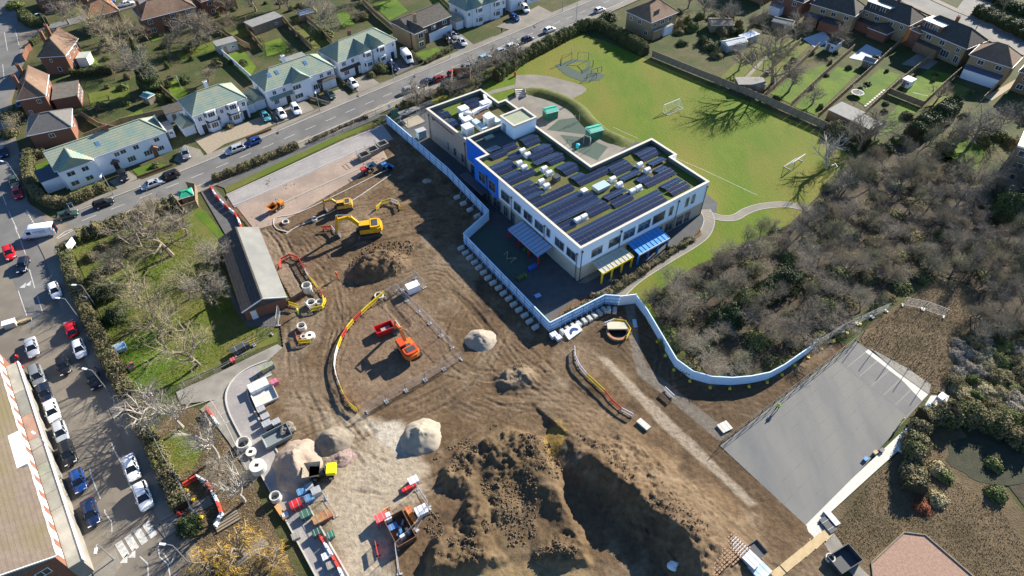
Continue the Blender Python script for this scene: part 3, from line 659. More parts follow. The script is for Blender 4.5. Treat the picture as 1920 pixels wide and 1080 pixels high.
def bay(par, x, w, h, z=0.0, proj=.8, m=None, off=0.0, fm=None, band=None):
    """angled bay with a band of windows on a facade y=0"""
    m = m or M_WHITE; a = w/2; b = a*.6; P = [(x-a,0.05),(x-b,-proj),(x+b,-proj),(x+a,0.05)]
    mb = MB(); mb.poly(P, z-.2, z+h); o = mb.build('bay_window', m, par)
    for (p, q, n) in ((P[0],P[1],2),(P[1],P[2],3),(P[2],P[3],2)):
        d = Vector((q[0]-p[0], q[1]-p[1], 0)); l = d.length; c = Vector(((p[0]+q[0])/2,(p[1]+q[1])/2,z+h*.38)); d.normalize(); nrm = Vector((d.y,-d.x,0))
        f, g = win_mesh(l*.86, h*.52, n, 1, M_FRAME); k = inst('bay_glazing', f, o, c+nrm*.03, math.atan2(d.y,d.x)); 
        gm = inst('bay_pane', g, o, c+nrm*.03, math.atan2(d.y,d.x))
    return o
def place(name, label, cat, A, B, group=None):
    a = G(*A); b = G(*B); d = b-a
    return thing(name, label, cat, (a.x,a.y,-.12), math.atan2(d.y,d.x), group), d.length
def rooflight(par, x, y, z, w, l, slope, rz=0.0):
    m = MB(); m.box(-w/2-.06, w/2+.06, -l/2-.06, l/2+.06, 0, .08); o = inst('roof_window', m.mesh('roof_window', M_GFRAME), par, (x,y,z), rot=(slope,0,rz))
    g = MB(); g.box(-w/2, w/2, -l/2, l/2, .075, .1); inst('pane', g.mesh('pane', mat('sky_glass',(.1,.2,.35),.1,spec=.8)), o)
# ---------------------------------------------------------------- the school
SC = thing('school_building', 'two-storey white and blue school with green roof full of solar panels', 'school', (11.83,83.85,-.1), R(36))
def school():
    H = 8.0; RZ = 7.15; pt = .4; P1 = 7.5
    main = [(0,0),(33,0),(33,10.2),(34.6,10.2),(34.6,17.5),(17.7,17.5),(17.7,40.6),(3.1,40.6),(3.1,33.2),(.4,33.2)]
    main[0] = (.2,0); 
    plant = [(3.0,40.6),(17.7,40.6),(17.7,44),(19.4,44),(19.4,49.3),(17.4,49.3),(17.4,56.6),(2.6,56.6)]
    def inset(P, d):
        n = len(P); out = []
        for i in range(n):
            a, b, c = (Vector((*P[(i+k-1)%n],0)) for k in range(3)); u = (b-a).normalized(); v = (c-b).normalized(); n1 = Vector((-u.y,u.x,0)); n2 = Vector((-v.y,v.x,0)); k = n1+n2; out.append(tuple((b+k*(d/(1+n1.dot(n2))))[:2]))
        return out
    def wallring(P, z0, z1, m, name, skip=()):
        Q = inset(P, .3); mb = MB(); n = len(P)
        for i in range(n):
            if i in skip: continue
            j = (i+1)%n; a, b = P[i], P[j]; c, d = Q[j], Q[i]
            mb.add([(*p,z) for z in (z0,z1) for p in (a,b,c,d)], [(3,2,1,0),(4,5,6,7),(0,1,5,4),(1,2,6,5),(2,3,7,6),(3,0,4,7)])
        return mb.build(name, m, SC)
    # lower storey buff brick, upper white, blue bay, plant wing of pale brick
    wallring(main, -.3, 3.3, M_SANDB, 'lower_wall', (7,8))
    wallring(main, 3.3, H, M_SCHW, 'upper_wall', (7,8))
    mb = MB(); mb.box(2.85,3.4,33.1,40.6,3.0,H+.02); mb.box(.35,3.3,32.9,33.5,3.0,H+.02); mb.box(.1,.55,25.2,33.45,3.0,H+.01); mb.build('blue_wall', M_SCHB, SC)
    mb = MB(); mb.box(2.9,3.38,33.1,40.6,-.3,3.0); mb.box(.4,3.3,33,33.4,-.3,3.0); mb.build('lower_wall', M_SANDB, SC)
    wallring(plant, -.3, P1, M_PINKB, 'plant_wing_wall', (0,))
    mb = MB(); mb.box(2.45,2.62,53.5,54.2,6.0,6.2); mb.box(2.5,2.62,45.5,54.5,6.5,6.62); mb.build('vent_louvre', M_DGREY, SC)
    def coping(P, z, name):
        A = inset(P, -.1); B = inset(P, .42); mb = MB(); n = len(P)
        for i in range(n):
            j = (i+1)%n; mb.add([(*p,q) for q in (z,z+.12) for p in (A[i],A[j],B[j],B[i])], [(3,2,1,0),(4,5,6,7),(0,1,5,4),(1,2,6,5),(2,3,7,6),(3,0,4,7)])
        mb.build(name, M_COPING, SC)
    coping(main, H+.03, 'coping'); coping(plant, P1+.0, 'coping')
    for P, z, nm in ((main,H,'parapet_lining'),(plant,P1,'parapet_lining')):
        A = inset(P,.31); B = inset(P,.36); mb = MB(); n = len(P)
        for i in range(n):
            j = (i+1)%n; mb.add([(*p,q) for q in (z-1.6,z) for p in (A[i],A[j],B[j],B[i])], [(0,1,5,4),(2,3,7,6),(4,5,6,7)])
        mb.build(nm, M_PARIN, SC)
    mb = MB(); mb.poly(inset(main,.33), RZ-.3, RZ); mb.build('green_roof', M_GREENR, SC)
    mb = MB(); mb.poly(inset(plant,.33), RZ-.9, RZ-.6); mb.build('green_roof', M_GREENR, SC)
    # pavers and pale sedum patches by the vents
    mb = MB(); mb.box(4.2,11.4,34,40.2,RZ,RZ+.05); mb.build('roof_membrane', mat('dark_membrane',(.05,.07,.075),.7,(.065,.085,.09),1.0), SC)
    mb = MB(); mb.box(6.4,8.6,38.2,39.4,RZ,RZ+.5); o = mb.build('roof_hatch', M_PARIN, SC); mb = MB(); mb.box(6.45,8.55,38.25,39.35,RZ+.5,RZ+.56); mb.build('hatch_lid', mat('pale_green_lid',(.33,.37,.27),.7), o)
    mb = MB(); mb.box(9,14.5,46,52,RZ-.6,RZ-.56); mb.build('plant_gravel', M_MULCH, SC)
    # stair core
    mb = MB(); mb.box(11.6,17.5,35.4,40.3,RZ-.6,10.2); mb.build('stair_core', M_SCHW, SC)
    mb = MB()
    for a in ((11.45,17.65,35.25,35.7),(11.45,17.65,40.0,40.45),(11.45,11.9,35.7,40.0),(17.2,17.65,35.7,40.0)): mb.box(*a, 10.2, 10.55)
    mb.build('coping', M_COPING, SC); mb = MB(); mb.box(11.9,17.2,35.7,40,10.2,10.23); mb.build('core_roof', mat('core_roof_green',(.27,.31,.21),.9,(.31,.34,.24),.8), SC)
    mb = MB(); mb.box(11.52,11.6,38.3,39.5,RZ,RZ+2.1); mb.build('door', M_GFRAME, SC)
    # windows: right facade (y=0)
    for u, z, w, h, n in ((4.3,4.2,2.6,1.9,2),(8.6,4.3,2.9,2.0,1),(12.2,4.3,2.9,2.1,2),(16.0,4.3,3.2,2.1,2),(19.8,4.35,3.2,2.2,1),(23.1,4.4,1.0,2.2,1),(27.5,4.5,.9,2.2,1),(29.2,4.5,.9,2.2,1)): win(SC,33,10,'f',u,z,w,h,n,1,M_GFRAME)
    for u, w in ((9.5,2.4),(13.0,2.2),(20.2,2.6),(23.4,2.2),(26.4,2.0),(28.6,1.6)): win(SC,33,10,'f',u,.2,w,2.5,2,2,M_GFRAME)
    door(SC,33,10,'f',6.4,1.8,2.5,M_GREY)
    # left facade (x=0.2): u is measured so that local y = 33-u
    def lw(y, z, w, h, n, x=.1, fm=M_GFRAME):
        a, b = win_mesh(w,h,n,2 if h > 1.9 else 1,fm); o = inst('window', a, SC, (x,y,z), FACE['l']); inst('pane', b, o)
    for y, z, w, h, n in ((2.2,4.1,2.6,1.9,2),(5.6,4.1,2.6,1.9,2),(8.9,4.5,1.0,1.9,1),(11.7,4.1,2.6,1.9,2),(15.2,4.1,2.6,1.9,2),(18.6,4.1,2.2,1.9,2),(22.6,4.1,2.8,2.0,2),(27.0,3.9,2.4,2.4,2),(30.6,3.9,2.4,2.4,2)): lw(y,z,w,h,n,.02 if y > 25 else .15)
    for y, w in ((15.6,2.2),(20.2,1.2),(22.5,1.4),(25.5,2.6),(28.2,1.2),(30.0,1.2)): lw(y,.3,w,2.4,2,.15)
    for y in (42.5,45.6,48.6): lw(y,1.0,1.0,2.0,1,2.82)
    for y, w in ((35.5,1.6),(38.3,1.6)): lw(y,.2,w,2.4,2,2.8)
    # rainwater pipes
    for x, y in ((.6,-.08),(9.9,-.08),(24.8,-.08),(32.7,-.08)):
        mb = MB(); mb.tube([(x,y-.03,-.2),(x,y-.03,H-.9)],.07,6); mb.box(x-.16,x+.16,y-.2,y+.06,H-1.0,H-.7); mb.build('rainwater_pipe', M_DGREY, SC)
    for y, x in ((.5,.05),(9.9,.08),(20.4,.1),(28.8,.02),(33.9,2.8),(41.3,2.9),(55.6,2.5)):
        mb = MB(); mb.tube([(x-.08,y,-.2),(x-.08,y,H-1.6)],.07,6); mb.box(x-.2,x,y-.16,y+.16,H-1.7,H-1.4); mb.build('rainwater_pipe', M_DGREY, SC)
    mb = MB(); mb.box(-1.6,0.1,28.2,36.5,2.9,3.1); mb.box(-1.7,-1.6,28.2,36.5,2.75,3.15); mb.build('entrance_canopy', M_DGREY, SC)
    for y in (29,31,33,35): mb = MB(); mb.tube([(-1.5,y,-.2),(-1.5,y,2.9)],.07,6); mb.build('canopy_post', M_DGREY, SC)
school()
SCM = Matrix.Translation((11.83,83.85,-.1)) @ Matrix.Rotation(R(36),4,'Z')
SCI = SCM.inverted()
def on_roof(px, py, z=7.15): return SCI @ G(px, py, z-.1)
# canopies fixed to the walls stand on their own posts
def canopy(name, label, x0, x1, y0, y1, z, roofm, framem, ribs, drop, side='y', panels=None, barm=None):
    t = thing(name, label, 'canopy', SCM @ Vector(((x0+x1)/2,(y0+y1)/2,0)), R(36)); lx, ly = (x1-x0)/2, (y1-y0)/2
    mb = MB()
    if side == 'y': mb.add([(-lx,-ly,z-drop),(lx,-ly,z-drop),(lx,ly,z),(-lx,ly,z),(-lx,-ly,z-drop+.07),(lx,-ly,z-drop+.07),(lx,ly,z+.07),(-lx,ly,z+.07)],[(3,2,1,0),(4,5,6,7),(0,1,5,4),(1,2,6,5),(2,3,7,6),(3,0,4,7)])
    else: mb.add([(-lx,-ly,z-drop),(lx,-ly,z),(lx,ly,z),(-lx,ly,z-drop),(-lx,-ly,z-drop+.07),(lx,-ly,z+.07),(lx,ly,z+.07),(-lx,ly,z-drop+.07)],[(3,2,1,0),(4,5,6,7),(0,1,5,4),(1,2,6,5),(2,3,7,6),(3,0,4,7)])
    mb.build('canopy_roof', roofm, t)
    n = ribs
    for i in range(n+1):
        mb = MB()
        if side == 'y': x = -lx+2*lx*i/n; mb.beam((x,-ly,z-drop+.09),(x,ly,z+.09),.08,.1)
        else: y = -ly+2*ly*i/n; mb.beam((-lx,y,z-drop+.09),(lx,y,z+.09),.08,.1)
        mb.build('glazing_bar', barm or framem, t)
    for i in range(4):
        f = i/3; mb = MB()
        if side == 'y': x = -lx*.96+2*lx*.96*f; mb.box(x-.14,x+.14,-ly+.02,-ly+.3,-.2,z-drop)
        else: y = -ly*.96+2*ly*.96*f; mb.box(-lx+.02,-lx+.26,y-.1,y+.1,-.2,z-drop)
        mb.build('post', framem, t)
    mb = MB()
    if side == 'y': mb.box(-lx,lx,-ly-.1,-ly-.003,z-drop-.25,z-drop+.12)
    else: mb.box(-lx-.1,-lx-.003,-ly,ly,z-drop-.25,z-drop+.12)
    mb.build('fascia', panels or framem, t); return t
P_YEL = paint('yellow',(.75,.55,.02)); P_BLUE = paint('canopy_blue',(.02,.2,.62)); P_RED = paint('red',(.55,.03,.03)); P_LBLUE = mat('blue_sheet',(.06,.27,.6),.35,(.08,.32,.66),1.0)
canopy('entrance_canopy','pale glazed canopy on yellow posts against the right school wall',3.2,10.8,-3.2,-.15,3.0,mat('clear_sheet',(.42,.45,.44),.25,(.5,.52,.5),.6),P_YEL,8,.35,'y')
canopy('covered_way','blue canopy with blue posts against the right school wall',12.0,20.0,-3.4,-.15,3.1,P_LBLUE,P_BLUE,8,.5,'y',mat('canopy_front',(.6,.66,.72),.4))
canopy('striped_canopy','red-posted canopy with blue striped roof on the shaded school wall',-3.3,-.05,7.2,16.8,3.1,mat('stripe_sheet',(.3,.43,.6),.35,(.36,.4,.55),.5),P_RED,10,.5,'x',mat('canopy_edge',(.3,.4,.55),.5),mat('canopy_bar',(.12,.18,.3),.5))
# solar arrays
pan = MB(); pan.box(-.465,.465,-.9,-.03,.02,.05); pan.box(-.465,.465,.03,.9,.02,.05); PANEL = pan.mesh('solar_panel', M_SOLAR)
arr = [((1082,456),(1245,370),1,'long front row of dark blue solar panels along the school roof edge'),((1067,446),(1235,359),0,'long second row of solar panels behind the front row'),((1047,431),(1076,417),1),((1035,417),(1125,375),0),((1025,407),(1116,365),1),((1011,397),(1089,362),0),((997,384),(1074,349),1),((1104,400),(1139,384),1),((1150,384),(1182,367),1),((1135,371),(1170,356),0),((1082,344),(1140,317),1),
 ((975,364),(1011,350),1),((985,372),(1019,359),0),((965,354),(999,340),0),((1255,362),(1291,345),1),((1240,352),(1277,336),0),((1207,347),(1265,320),1),((1196,339),(1215,331),0),((1165,336),(1197,321),0),((1149,324),(1184,310),1),((1139,315),(1172,301),0),((1201,297),(1235,284),1),((1190,289),(1224,276),0),((1217,309),(1245,296),0),((1230,321),(1249,314),0),
 ((1057,324),(1085,312),1),((1070,336),(1095,325),0),((1045,316),(1074,305),0),((1027,306),(1059,292),1),((992,297),(1037,278),1),((1002,307),(1051,286),0),((996,282),(1031,270),0),((950,342),(1002,321),1),((929,324),(965,310),1),((941,334),(976,321),0),((921,316),(957,301),0),((957,297),(975,288),1),((922,295),(947,283),1),((911,284),(937,274),0),((948,280),(966,271),1),((984,272),(1012,260),1),((975,264),(1006,253),0),
 ((815,212),(833,206),0),((823,220),(842,213),1),((835,229),(853,223),0),((843,237),(862,230),1),((870,192),(895,184),0),((881,200),(902,191),1)]
for i, a in enumerate(arr):
    z = 7.15 if i < 42 else 6.55
    p = on_roof(*a[0], z+.3); q = on_roof(*a[1], z+.3); n = max(2, round((q.x-p.x)/1.0)); x0 = (p.x+q.x)/2-n/2; y = (p.y+q.y)/2
    lab = a[3] if len(a) > 3 else ('short tilted row of dark blue solar panels on the green school roof' if i < 42 else 'small solar panel row on the lower plant wing roof')
    t = thing('solar_array', lab, 'solar panels', SCM @ Vector((x0,y,z)), R(36), 'solar arrays on the school roof' if len(a) < 4 else None)
    tilt = R(11) if a[2] else R(-11)
    f = MB(); zz = .16+.9*math.sin(R(11))
    for s in (-.86,0,.86): f.beam((0,s*math.cos(tilt),zz+s*math.sin(tilt)),(n,s*math.cos(tilt),zz+s*math.sin(tilt)),.06,.05)
    for k in (0.3,n-.3):
        hi = .86*math.cos(tilt); f.beam((k,hi if tilt > 0 else -hi,0),(k,hi if tilt > 0 else -hi,zz*2-.2),.06)
    f.add([(0,-.93*math.cos(tilt),zz-.93*math.sin(tilt)+.012),(n,-.93*math.cos(tilt),zz-.93*math.sin(tilt)+.012),(n,.93*math.cos(tilt),zz+.93*math.sin(tilt)+.012),(0,.93*math.cos(tilt),zz+.93*math.sin(tilt)+.012)],[(0,1,2,3)])
    f.build('mounting_frame', M_SOLF, t)
    for k in range(n): inst('solar_panel', PANEL, t, (k+.5,0,zz), rot=(tilt,0,0))
# roof cowls
cw = MB(); n = 10; vs = []
for x in (-.75,.75):
    vs += [(x,-.55,0),(x,.55,0)]+[(x,.6*math.cos(math.pi*k/n),.45+.6*math.sin(math.pi*k/n)) for k in range(n+1)]
k = n+3; cw.add(vs, [tuple([0]+list(range(k-1,0,-1))), tuple([k]+list(range(k+1,2*k)))]+[(i,(i+1),(i+1)+k,i+k) for i in range(1,k-1)]+[(k-1,0,k,2*k-1)])
cm = cw.mesh('cowl', M_COWL); cb = MB(); cb.box(-.9,.9,-.75,.75,0,.12); cbm = cb.mesh('base', M_COPING)
for (x, y) in ((955,150),(1012,190),(752,258),(803,298),(898,348),(947,322),(488,565),(538,540),(217,275),(257,310),(240,180),(277,212),(52,138),(90,170),(76,45),(115,75)):
    p = on_roof(960+x/4, 270+y/4+3, 7.4); t = thing('roof_cowl', 'white barrel-shaped roof ventilation cowl between the solar rows', 'vent', SCM @ Vector((p.x,p.y,7.15)), R(36), 'barrel roof vents on the school'); t.scale = (.85,.85,.85); inst('cowl', cm, t, (0,0,.1)); inst('base', cbm, t)
def rbox(name, label, px, py, lx, ly, h, m, z=7.15, lid=None):
    p = on_roof(px, py, z+h/2); t = thing(name, label, 'roof unit', SCM @ Vector((p.x,p.y,z)), R(36)); b = MB(); b.box(-lx/2,lx/2,-ly/2,ly/2,0,h); b.build('casing', m, t); b = MB(); b.box(-lx/2-.08,lx/2+.08,-ly/2-.08,ly/2+.08,h,h+.1); b.build('lid', lid or m, t)
    b = MB()
    for k in range(4): b.box(-lx*.35, lx*.35, -ly/2-.03, -ly/2-.002, h*(.2+.16*k), h*(.28+.16*k))
    b.build('louvre', M_GREY, t); return t
rbox('rooflight','pale green glazed rooflight box in the middle of the solar rows',1127,351,3.0,1.8,.8,M_GREY,lid=mat('rooflight_glass',(.42,.55,.55),.2,spec=.7))
rbox('roof_fan','small white boxed fan beside the solar rows',1095,360,1.1,.9,1.0,M_COWL)
rbox('roof_fan_unit','small dark fan unit with white flaps on the sedum',1043,334,1.2,1.2,.9,M_DGREY)
rbox('air_handling_unit','grey boxed condenser on the plant wing near the front parapet',877,245,2.0,2.0,2.3,M_COWL,6.55)
rbox('condenser_unit','tall grey condenser beside the glazed duct cover',917,226,1.9,1.9,2.2,M_COWL,6.55)
rbox('white_plant_box','white plant box on the left duct line',876,227,2.0,1.6,1.2,M_COWL,6.55)
rbox('white_duct_box','white plant box near the far end of the duct',909,196,1.9,1.5,1.2,M_COWL,6.55)
rbox('duct_junction','white duct junction in the middle of the plant wing',869,207,2.0,1.8,1.3,M_COWL,6.55)
for lab, P_ in (('white sheet metal air duct running across the plant wing roof',[(869,210),(885,212),(895,206),(912,198),(920,193),(911,186),(909,178)]),('white air duct dropping from the junction towards the front parapet',[(866,212),(863,218),(872,226),(878,232)])):
    t = thing('air_duct', lab, 'duct', (0,0,0)); b = MB(); L = [SCM @ Vector((on_roof(x,y,7.3).x, on_roof(x,y,7.3).y, 7.2)) for x,y in P_]
    for a, c in zip(L, L[1:]): b.beam(a, c, .75, .7)
    b.build('duct_run', M_COWL, t); b = MB()
    for a in L: b.cbox(a.x, a.y, a.z-.9, .85, .85, .55)
    b.build('support', M_GREY, t)
    t.location = L[0]
    for ch in t.children: ch.location = -L[0]
for lab, a, b_ in (('row of pale glazed duct covers in front of the condenser',(888,226),(909,244)),('row of pale glazed duct covers running to the stair core',(913,213),(936,230))):
    p = on_roof(*a,7.2); q = on_roof(*b_,7.2); t = thing('duct_cover', lab, 'roof unit', SCM @ Vector((p.x,(p.y+q.y)/2,6.55)), R(36)); n = 6; Ld = abs(p.y-q.y)
    for k in range(n):
        b = MB(); b.box(-.7,.7,-Ld/2+Ld*k/n+.04,-Ld/2+Ld*(k+1)/n-.04,0,1.0); b.build('cover_panel', mat('cover_metal',(.5,.6,.62),.35), t)
# ---------------------------------------------------------------- houses
def semi(label, A, B, D=8.2, eh=5.2, rh=2.6, wm=None, rm=None, hips=(4.0,4.0), wins=(), bays=(), doors=(), chim=(), gables=(), axis='x', name='semi_detached_house', gx=0.0, ext=(), lights=(), gy=0.0, lean=(), porch=(), ov=.35):
    wm = wm or M_WHITE; rm = rm or M_GROOF
    t, L = place(name, label, 'house', A, B)
    walls(t, wm, L, D, eh, gx=gx, gy=gy); add_roof(t, rm, L, D, eh+.02, rh, axis, *hips, ov=ov)
    for w in wins: win(t, L, D, w[0], (w[1]*L if w[0] in 'fb' else w[1]*D), *w[2:])
    for d in doors: door(t, L, D, d[0], d[1]*(L if d[0] in 'fb' else D), *d[2:])
    for b in bays: bay(t, b[0]*L, *b[1:])
    for c in chim: chimney(t, c[0]*L, c[1]*D, eh+rh*.3, eh+rh+1.1, *c[2:])
    for g in gables:   # (u0, width, projection, eave, ridge rise)
        x0 = g[0]*L; mb = MB(); mb.box(x0, x0+g[1], -g[2], .05, -.3, g[3]); mb.add([(x0,-g[2],g[3]),(x0+g[1],-g[2],g[3]),(x0+g[1]/2,-g[2],g[3]+g[4])],[(0,1,2)]); mb.build('front_wing', g[5] if len(g) > 5 else wm, t)
        add_roof(t, rm, g[1], g[2]+D*.5, g[3]+.02, g[4], 'y', 0, 0, .25, x0, -g[2])
    for e in ext:      # (x0, x1, y0, y1, height, wall, roof, rise, axis, h0, h1)
        mb = MB(); mb.box(e[0], e[1], e[2], e[3], -.3, e[4]); mb.build('extension', e[5], t)
        if len(e) > 7: add_roof(t, e[6], e[1]-e[0], e[3]-e[2], e[4]+.02, e[7], e[8], e[9], e[10], .25, e[0], e[2])
        else: mb = MB(); mb.box(e[0]-.15, e[1]+.15, e[2]-.15, e[3]+.15, e[4], e[4]+.15); mb.build('flat_roof', e[6], t)
    for q in lean:     # lean-to tile strip on the front (x0,x1,z,proj,rise,mat)
        mb = MB(); x0, x1 = q[0]*L, q[1]*L; z, p, r = q[2:5]; mb.add([(x0,-p,z),(x1,-p,z),(x1,0.02,z+r),(x0,0.02,z+r),(x0,-p,z-.12),(x1,-p,z-.12),(x1,.02,z-.12),(x0,.02,z-.12)],[(0,1,2,3),(4,5,1,0),(5,6,2,1),(7,4,0,3),(7,6,5,4)]); mb.build('lean_to_roof', q[5], t)
    for q in porch:
        x = q[0]*L; mb = MB(); mb.add([(x-.9,-1.0,2.3),(x+.9,-1.0,2.3),(x,-1.0,3.0),(x-.9,.02,2.3),(x+.9,.02,2.3),(x,.02,3.0)],[(0,1,2),(0,2,5,3),(1,4,5,2),(0,3,4,1)]); mb.build('porch_roof', q[1], t)
    for q in lights: rooflight(t, q[0]*L, q[1]*D, eh+.1+rh*min(q[1],1-q[1])*2-.02, .8, 1.1, math.atan2(rh,D/2) if q[1] < .5 else -math.atan2(rh,D/2))
    return t, L
W1 = semi('long white house with mossy green roof at the corner of both streets', (126,354), (324,281), 7.5, 5.0, 2.6, hips=(0,3.5), gables=((.02,6.4,1.2,5.0,2.2),),
  wins=(('f',.52,3.2,1.1,1.0),('f',.58,3.3,1.2,1.0),('f',.70,3.2,1.2,1.1),('f',.9,1.0,1.6,1.1,3),('f',.62,.9,1.7,1.3,3),('f',.78,.9,1.8,1.3,3),('f',.9,3.3,1.2,1.0),('r',.5,3.2,1.1,1.0)), doors=(('f',.47,1.0),('f',.84,1.0,2.1,M_RROOF)), porch=((.47,M_DTILE),(.84,M_RROOF)), chim=((.55,.5),), lights=((.42,.25),(.14,.62)), gx=2.6,
  ext=((-3.6,-.02,1.0,6.0,2.9,M_WHITE,mat('blue_felt',(.06,.08,.12),.8)),))
for i,(u,z,w) in enumerate(((1.8,3.2,1.6),(4.6,3.2,1.4),(1.6,.9,1.6),(4.5,.9,1.5))): win(W1[0],0,0,'f',u+.3,z,w,1.1,2,off=1.2)
W2 = semi('white bay-fronted pair with hipped green roof behind a gravel drive', (376,252), (470,218), 8.4, 5.2, 2.9, bays=((.3,3.2,2.5,0),(.3,3.2,2.3,2.9),(.72,3.2,2.5,0),(.72,3.2,2.3,2.9)), wins=(('f',.09,3.2,.9,1.1),('f',.94,3.2,.9,1.1),('f',.51,3.3,.8,1.0),('l',.35,3.2,1.0,1.0),('r',.5,3.2,1.0,1.0)), doors=(('f',.12,1.0),('f',.92,1.0)), chim=((.5,.62,M_WHITE),), lean=((.17,.43,2.65,1.0,.35,M_DTILE),(.59,.85,2.65,1.0,.35,M_DTILE)),
  ext=((-3.0,-.3,1.5,5.5,2.3,M_WHITE,M_GROOF,1.3,'y',0,0),(12.2,14.6,1.5,6,2.3,M_WHITE,M_GROOF,1.2,'y',0,0)))
W3 = semi('white pair with yellow-green lichened roof and dormer box above two white cars', (509,205), (632,160), 8.6, 5.2, 2.9, gables=((.36,4.6,.9,5.2,2.0),), wins=(('f',.1,3.4,1.0,1.1),('f',.24,3.4,.8,.9),('f',.1,.9,1.3,1.2,3),('f',.7,1.0,1.9,1.4,3),('f',.8,3.5,1.0,1.0),('f',.92,3.5,1.2,1.0),('l',.4,3.2,1.0,1.0)), doors=(('f',.27,1.1),('f',.86,2.4,2.2,mat('garage_white',(.7,.72,.74),.5)),('f',.76,.9)), chim=((.45,.66,M_WHITE),), lights=((.15,.32),(.26,.32),(.68,.32)), lean=((.02,.34,2.7,1.1,.5,M_GROOF),(.72,1.0,2.8,.9,.5,M_DTILE)), ext=((8.5,14.5,5.2,8.9,6.9,M_DTILE,M_FELT),(-3.0,-.3,2,7,2.4,M_WHITE,M_GROOF,1.2,'y',0,0)))
for u,z in ((7.4,3.3),(7.4,.9)): win(W3[0],0,0,'f',u,z,2.2,1.2,3,off=.9)
W4 = semi('white pair with two front gables and hedge beside the parked white van', (641,150), (745,107), 8.6, 5.2, 2.9, gables=((.33,3.6,.7,5.3,2.3,M_WHITE),(.57,3.6,.7,5.3,2.3,M_WHITE)), wins=(('f',.08,3.5,1.3,1.1,3),('f',.23,3.5,.9,1.1),('f',.1,.9,1.6,1.2,3),('f',.95,3.6,.8,.9),('l',.5,3.2,1.1,1.0)), doors=(('f',.92,1.0),('f',.27,1.0)), chim=((.42,.6),), lean=((.0,.33,2.7,.9,.4,M_DTILE),), ext=((13.8,16.6,1.0,7.0,2.5,M_WHITE,M_GROOF,1.2,'y',0,0),))
for x in (.46,.70):
    for z in (3.4,.8): bay(W4[0], x*W4[1], 3.0, 2.2, z-.1, 1.4)
D1 = semi('dark-tiled brown house with tan brick front wing and mown front lawn', (776,92), (845,62), 9.0, 5.2, 2.3, wm=M_DTILE, rm=M_DROOF, hips=(0,0), gx=2.3, gables=((-.02,3.4,1.6,5.2,1.7,M_TANB),), wins=(('f',.56,3.3,1.6,1.2,2),('f',.85,3.4,1.5,1.2,2),('f',.6,.8,2.6,1.5,3),('f',.36,3.3,.8,.9)), doors=(('f',.88,2.2,2.1),('f',.42,1.0)), chim=((.2,.2,M_TANB),), name='detached_house')
for z in (.9,3.3): win(D1[0],0,0,'f',1.65,z,1.7,1.4,2,off=1.6)
D1b = MB(); D1b.box(-.06,3.3,1,9.0,-.3,5.1); D1b.build('brick_flank', M_TANB, D1[0])
D1c = MB(); D1c.box(D1[1]*.42,D1[1]*1.04,-.12,-.003,-.3,2.6); D1c.build('render_band', M_WHITE, D1[0])
W5 = semi('white bay-fronted pair at the top edge with shaded green roof', (876,52), (948,26), 8.4, 5.2, 2.9, bays=((.3,3.0,2.5,0),(.3,3.0,2.3,2.9),(.75,3.0,2.5,0),(.75,3.0,2.3,2.9)), gables=((.14,3.4,.4,5.3,2.2,M_WHITE),(.6,3.4,.4,5.3,2.2,M_WHITE)), wins=(('f',.06,3.3,.8,1.0),('l',.4,3.2,1.0,1.0),('l',.4,.9,1.0,1.2),('f',.94,3.3,.8,1.0)), doors=(('f',.96,1.0),), ext=((-3.2,-.6,1,6.5,2.4,M_WHITE,M_GROOF,1.3,'y',0,0),(11.6,15,.5,6,4.8,M_WHITE,M_GROOF,2,'x',0,2)))
W6 = semi('white house cut off by the top edge behind the blue car', (958,22), (1010,0), 8, 5.2, 2.8, wins=(('f',.3,3.3,1.2,1.1),('f',.7,3.3,1.2,1.1),('f',.3,.9,1.4,1.2),('f',.75,.9,1.4,1.2)), doors=(('f',.52,1.0),), name='detached_house')
B1 = semi('red brick hipped house by the bend with small glazed porch', (91,139), (138,136), 9.5, 5.0, 3.2, wm=M_BRICK, rm=M_BROOF, hips=(3.6,.0), axis='y', wins=(('f',.38,3.3,.6,.9,1),('f',.55,.7,.9,1.2,1),('r',.2,3.3,1.1,1.1),('r',.55,3.3,1.1,1.1),('r',.8,3.3,1.1,1.1),('r',.3,.8,1.3,1.3),('r',.7,.8,1.3,1.3)), chim=((.1,.55),(.1,.95)), gy=0, name='detached_house', ext=((6.9,9.6,3.2,6.6,2.4,M_WHITE,mat('glass_roof',(.45,.47,.42),.3)),))
B2 = semi('red brick house with brown roof and long flat-roofed rear extension', (54,221), (102,212), 10.5, 5.0, 3.0, wm=M_BRICK, rm=M_BROOF, hips=(3.4,0), axis='y', wins=(('f',.2,.9,.8,1.0),('f',.7,3.2,.9,1.0),('r',.25,3.4,1.2,1.1),('r',.7,3.4,1.2,1.1)), chim=((.12,.35),(.2,.9)), name='detached_house', ext=((6.3,11.8,1.0,9.0,2.9,M_BRICK,mat('wet_felt',(.11,.1,.085),.7,(.16,.145,.12),1.0)),))
for v in (2.2,4.0,5.8,7.6): win(B2[0],11.8,0,'r',v,.7,1.3,1.7,2)
B3 = semi('small brick house with grey slate pyramid roof behind the corner house', (70,280), (146,264), 8, 4.0, 2.4, wm=M_BRICK, rm=M_SLATE, hips=(3.6,3.6), axis='x', wins=(('f',.5,2.2,1.2,1.0),('r',.5,1.8,1.1,1.0)), name='detached_house')
B4 = semi('red brick house with red-brown roof half hidden behind the bare tree', (180,64), (234,50), 8, 5.0, 3.0, wm=M_BRICK, rm=M_RROOF, hips=(3.6,3.0), wins=(('f',.3,3.2,1.2,1.1),('f',.7,3.2,1.2,1.1)), chim=((.75,.5),), name='detached_house')
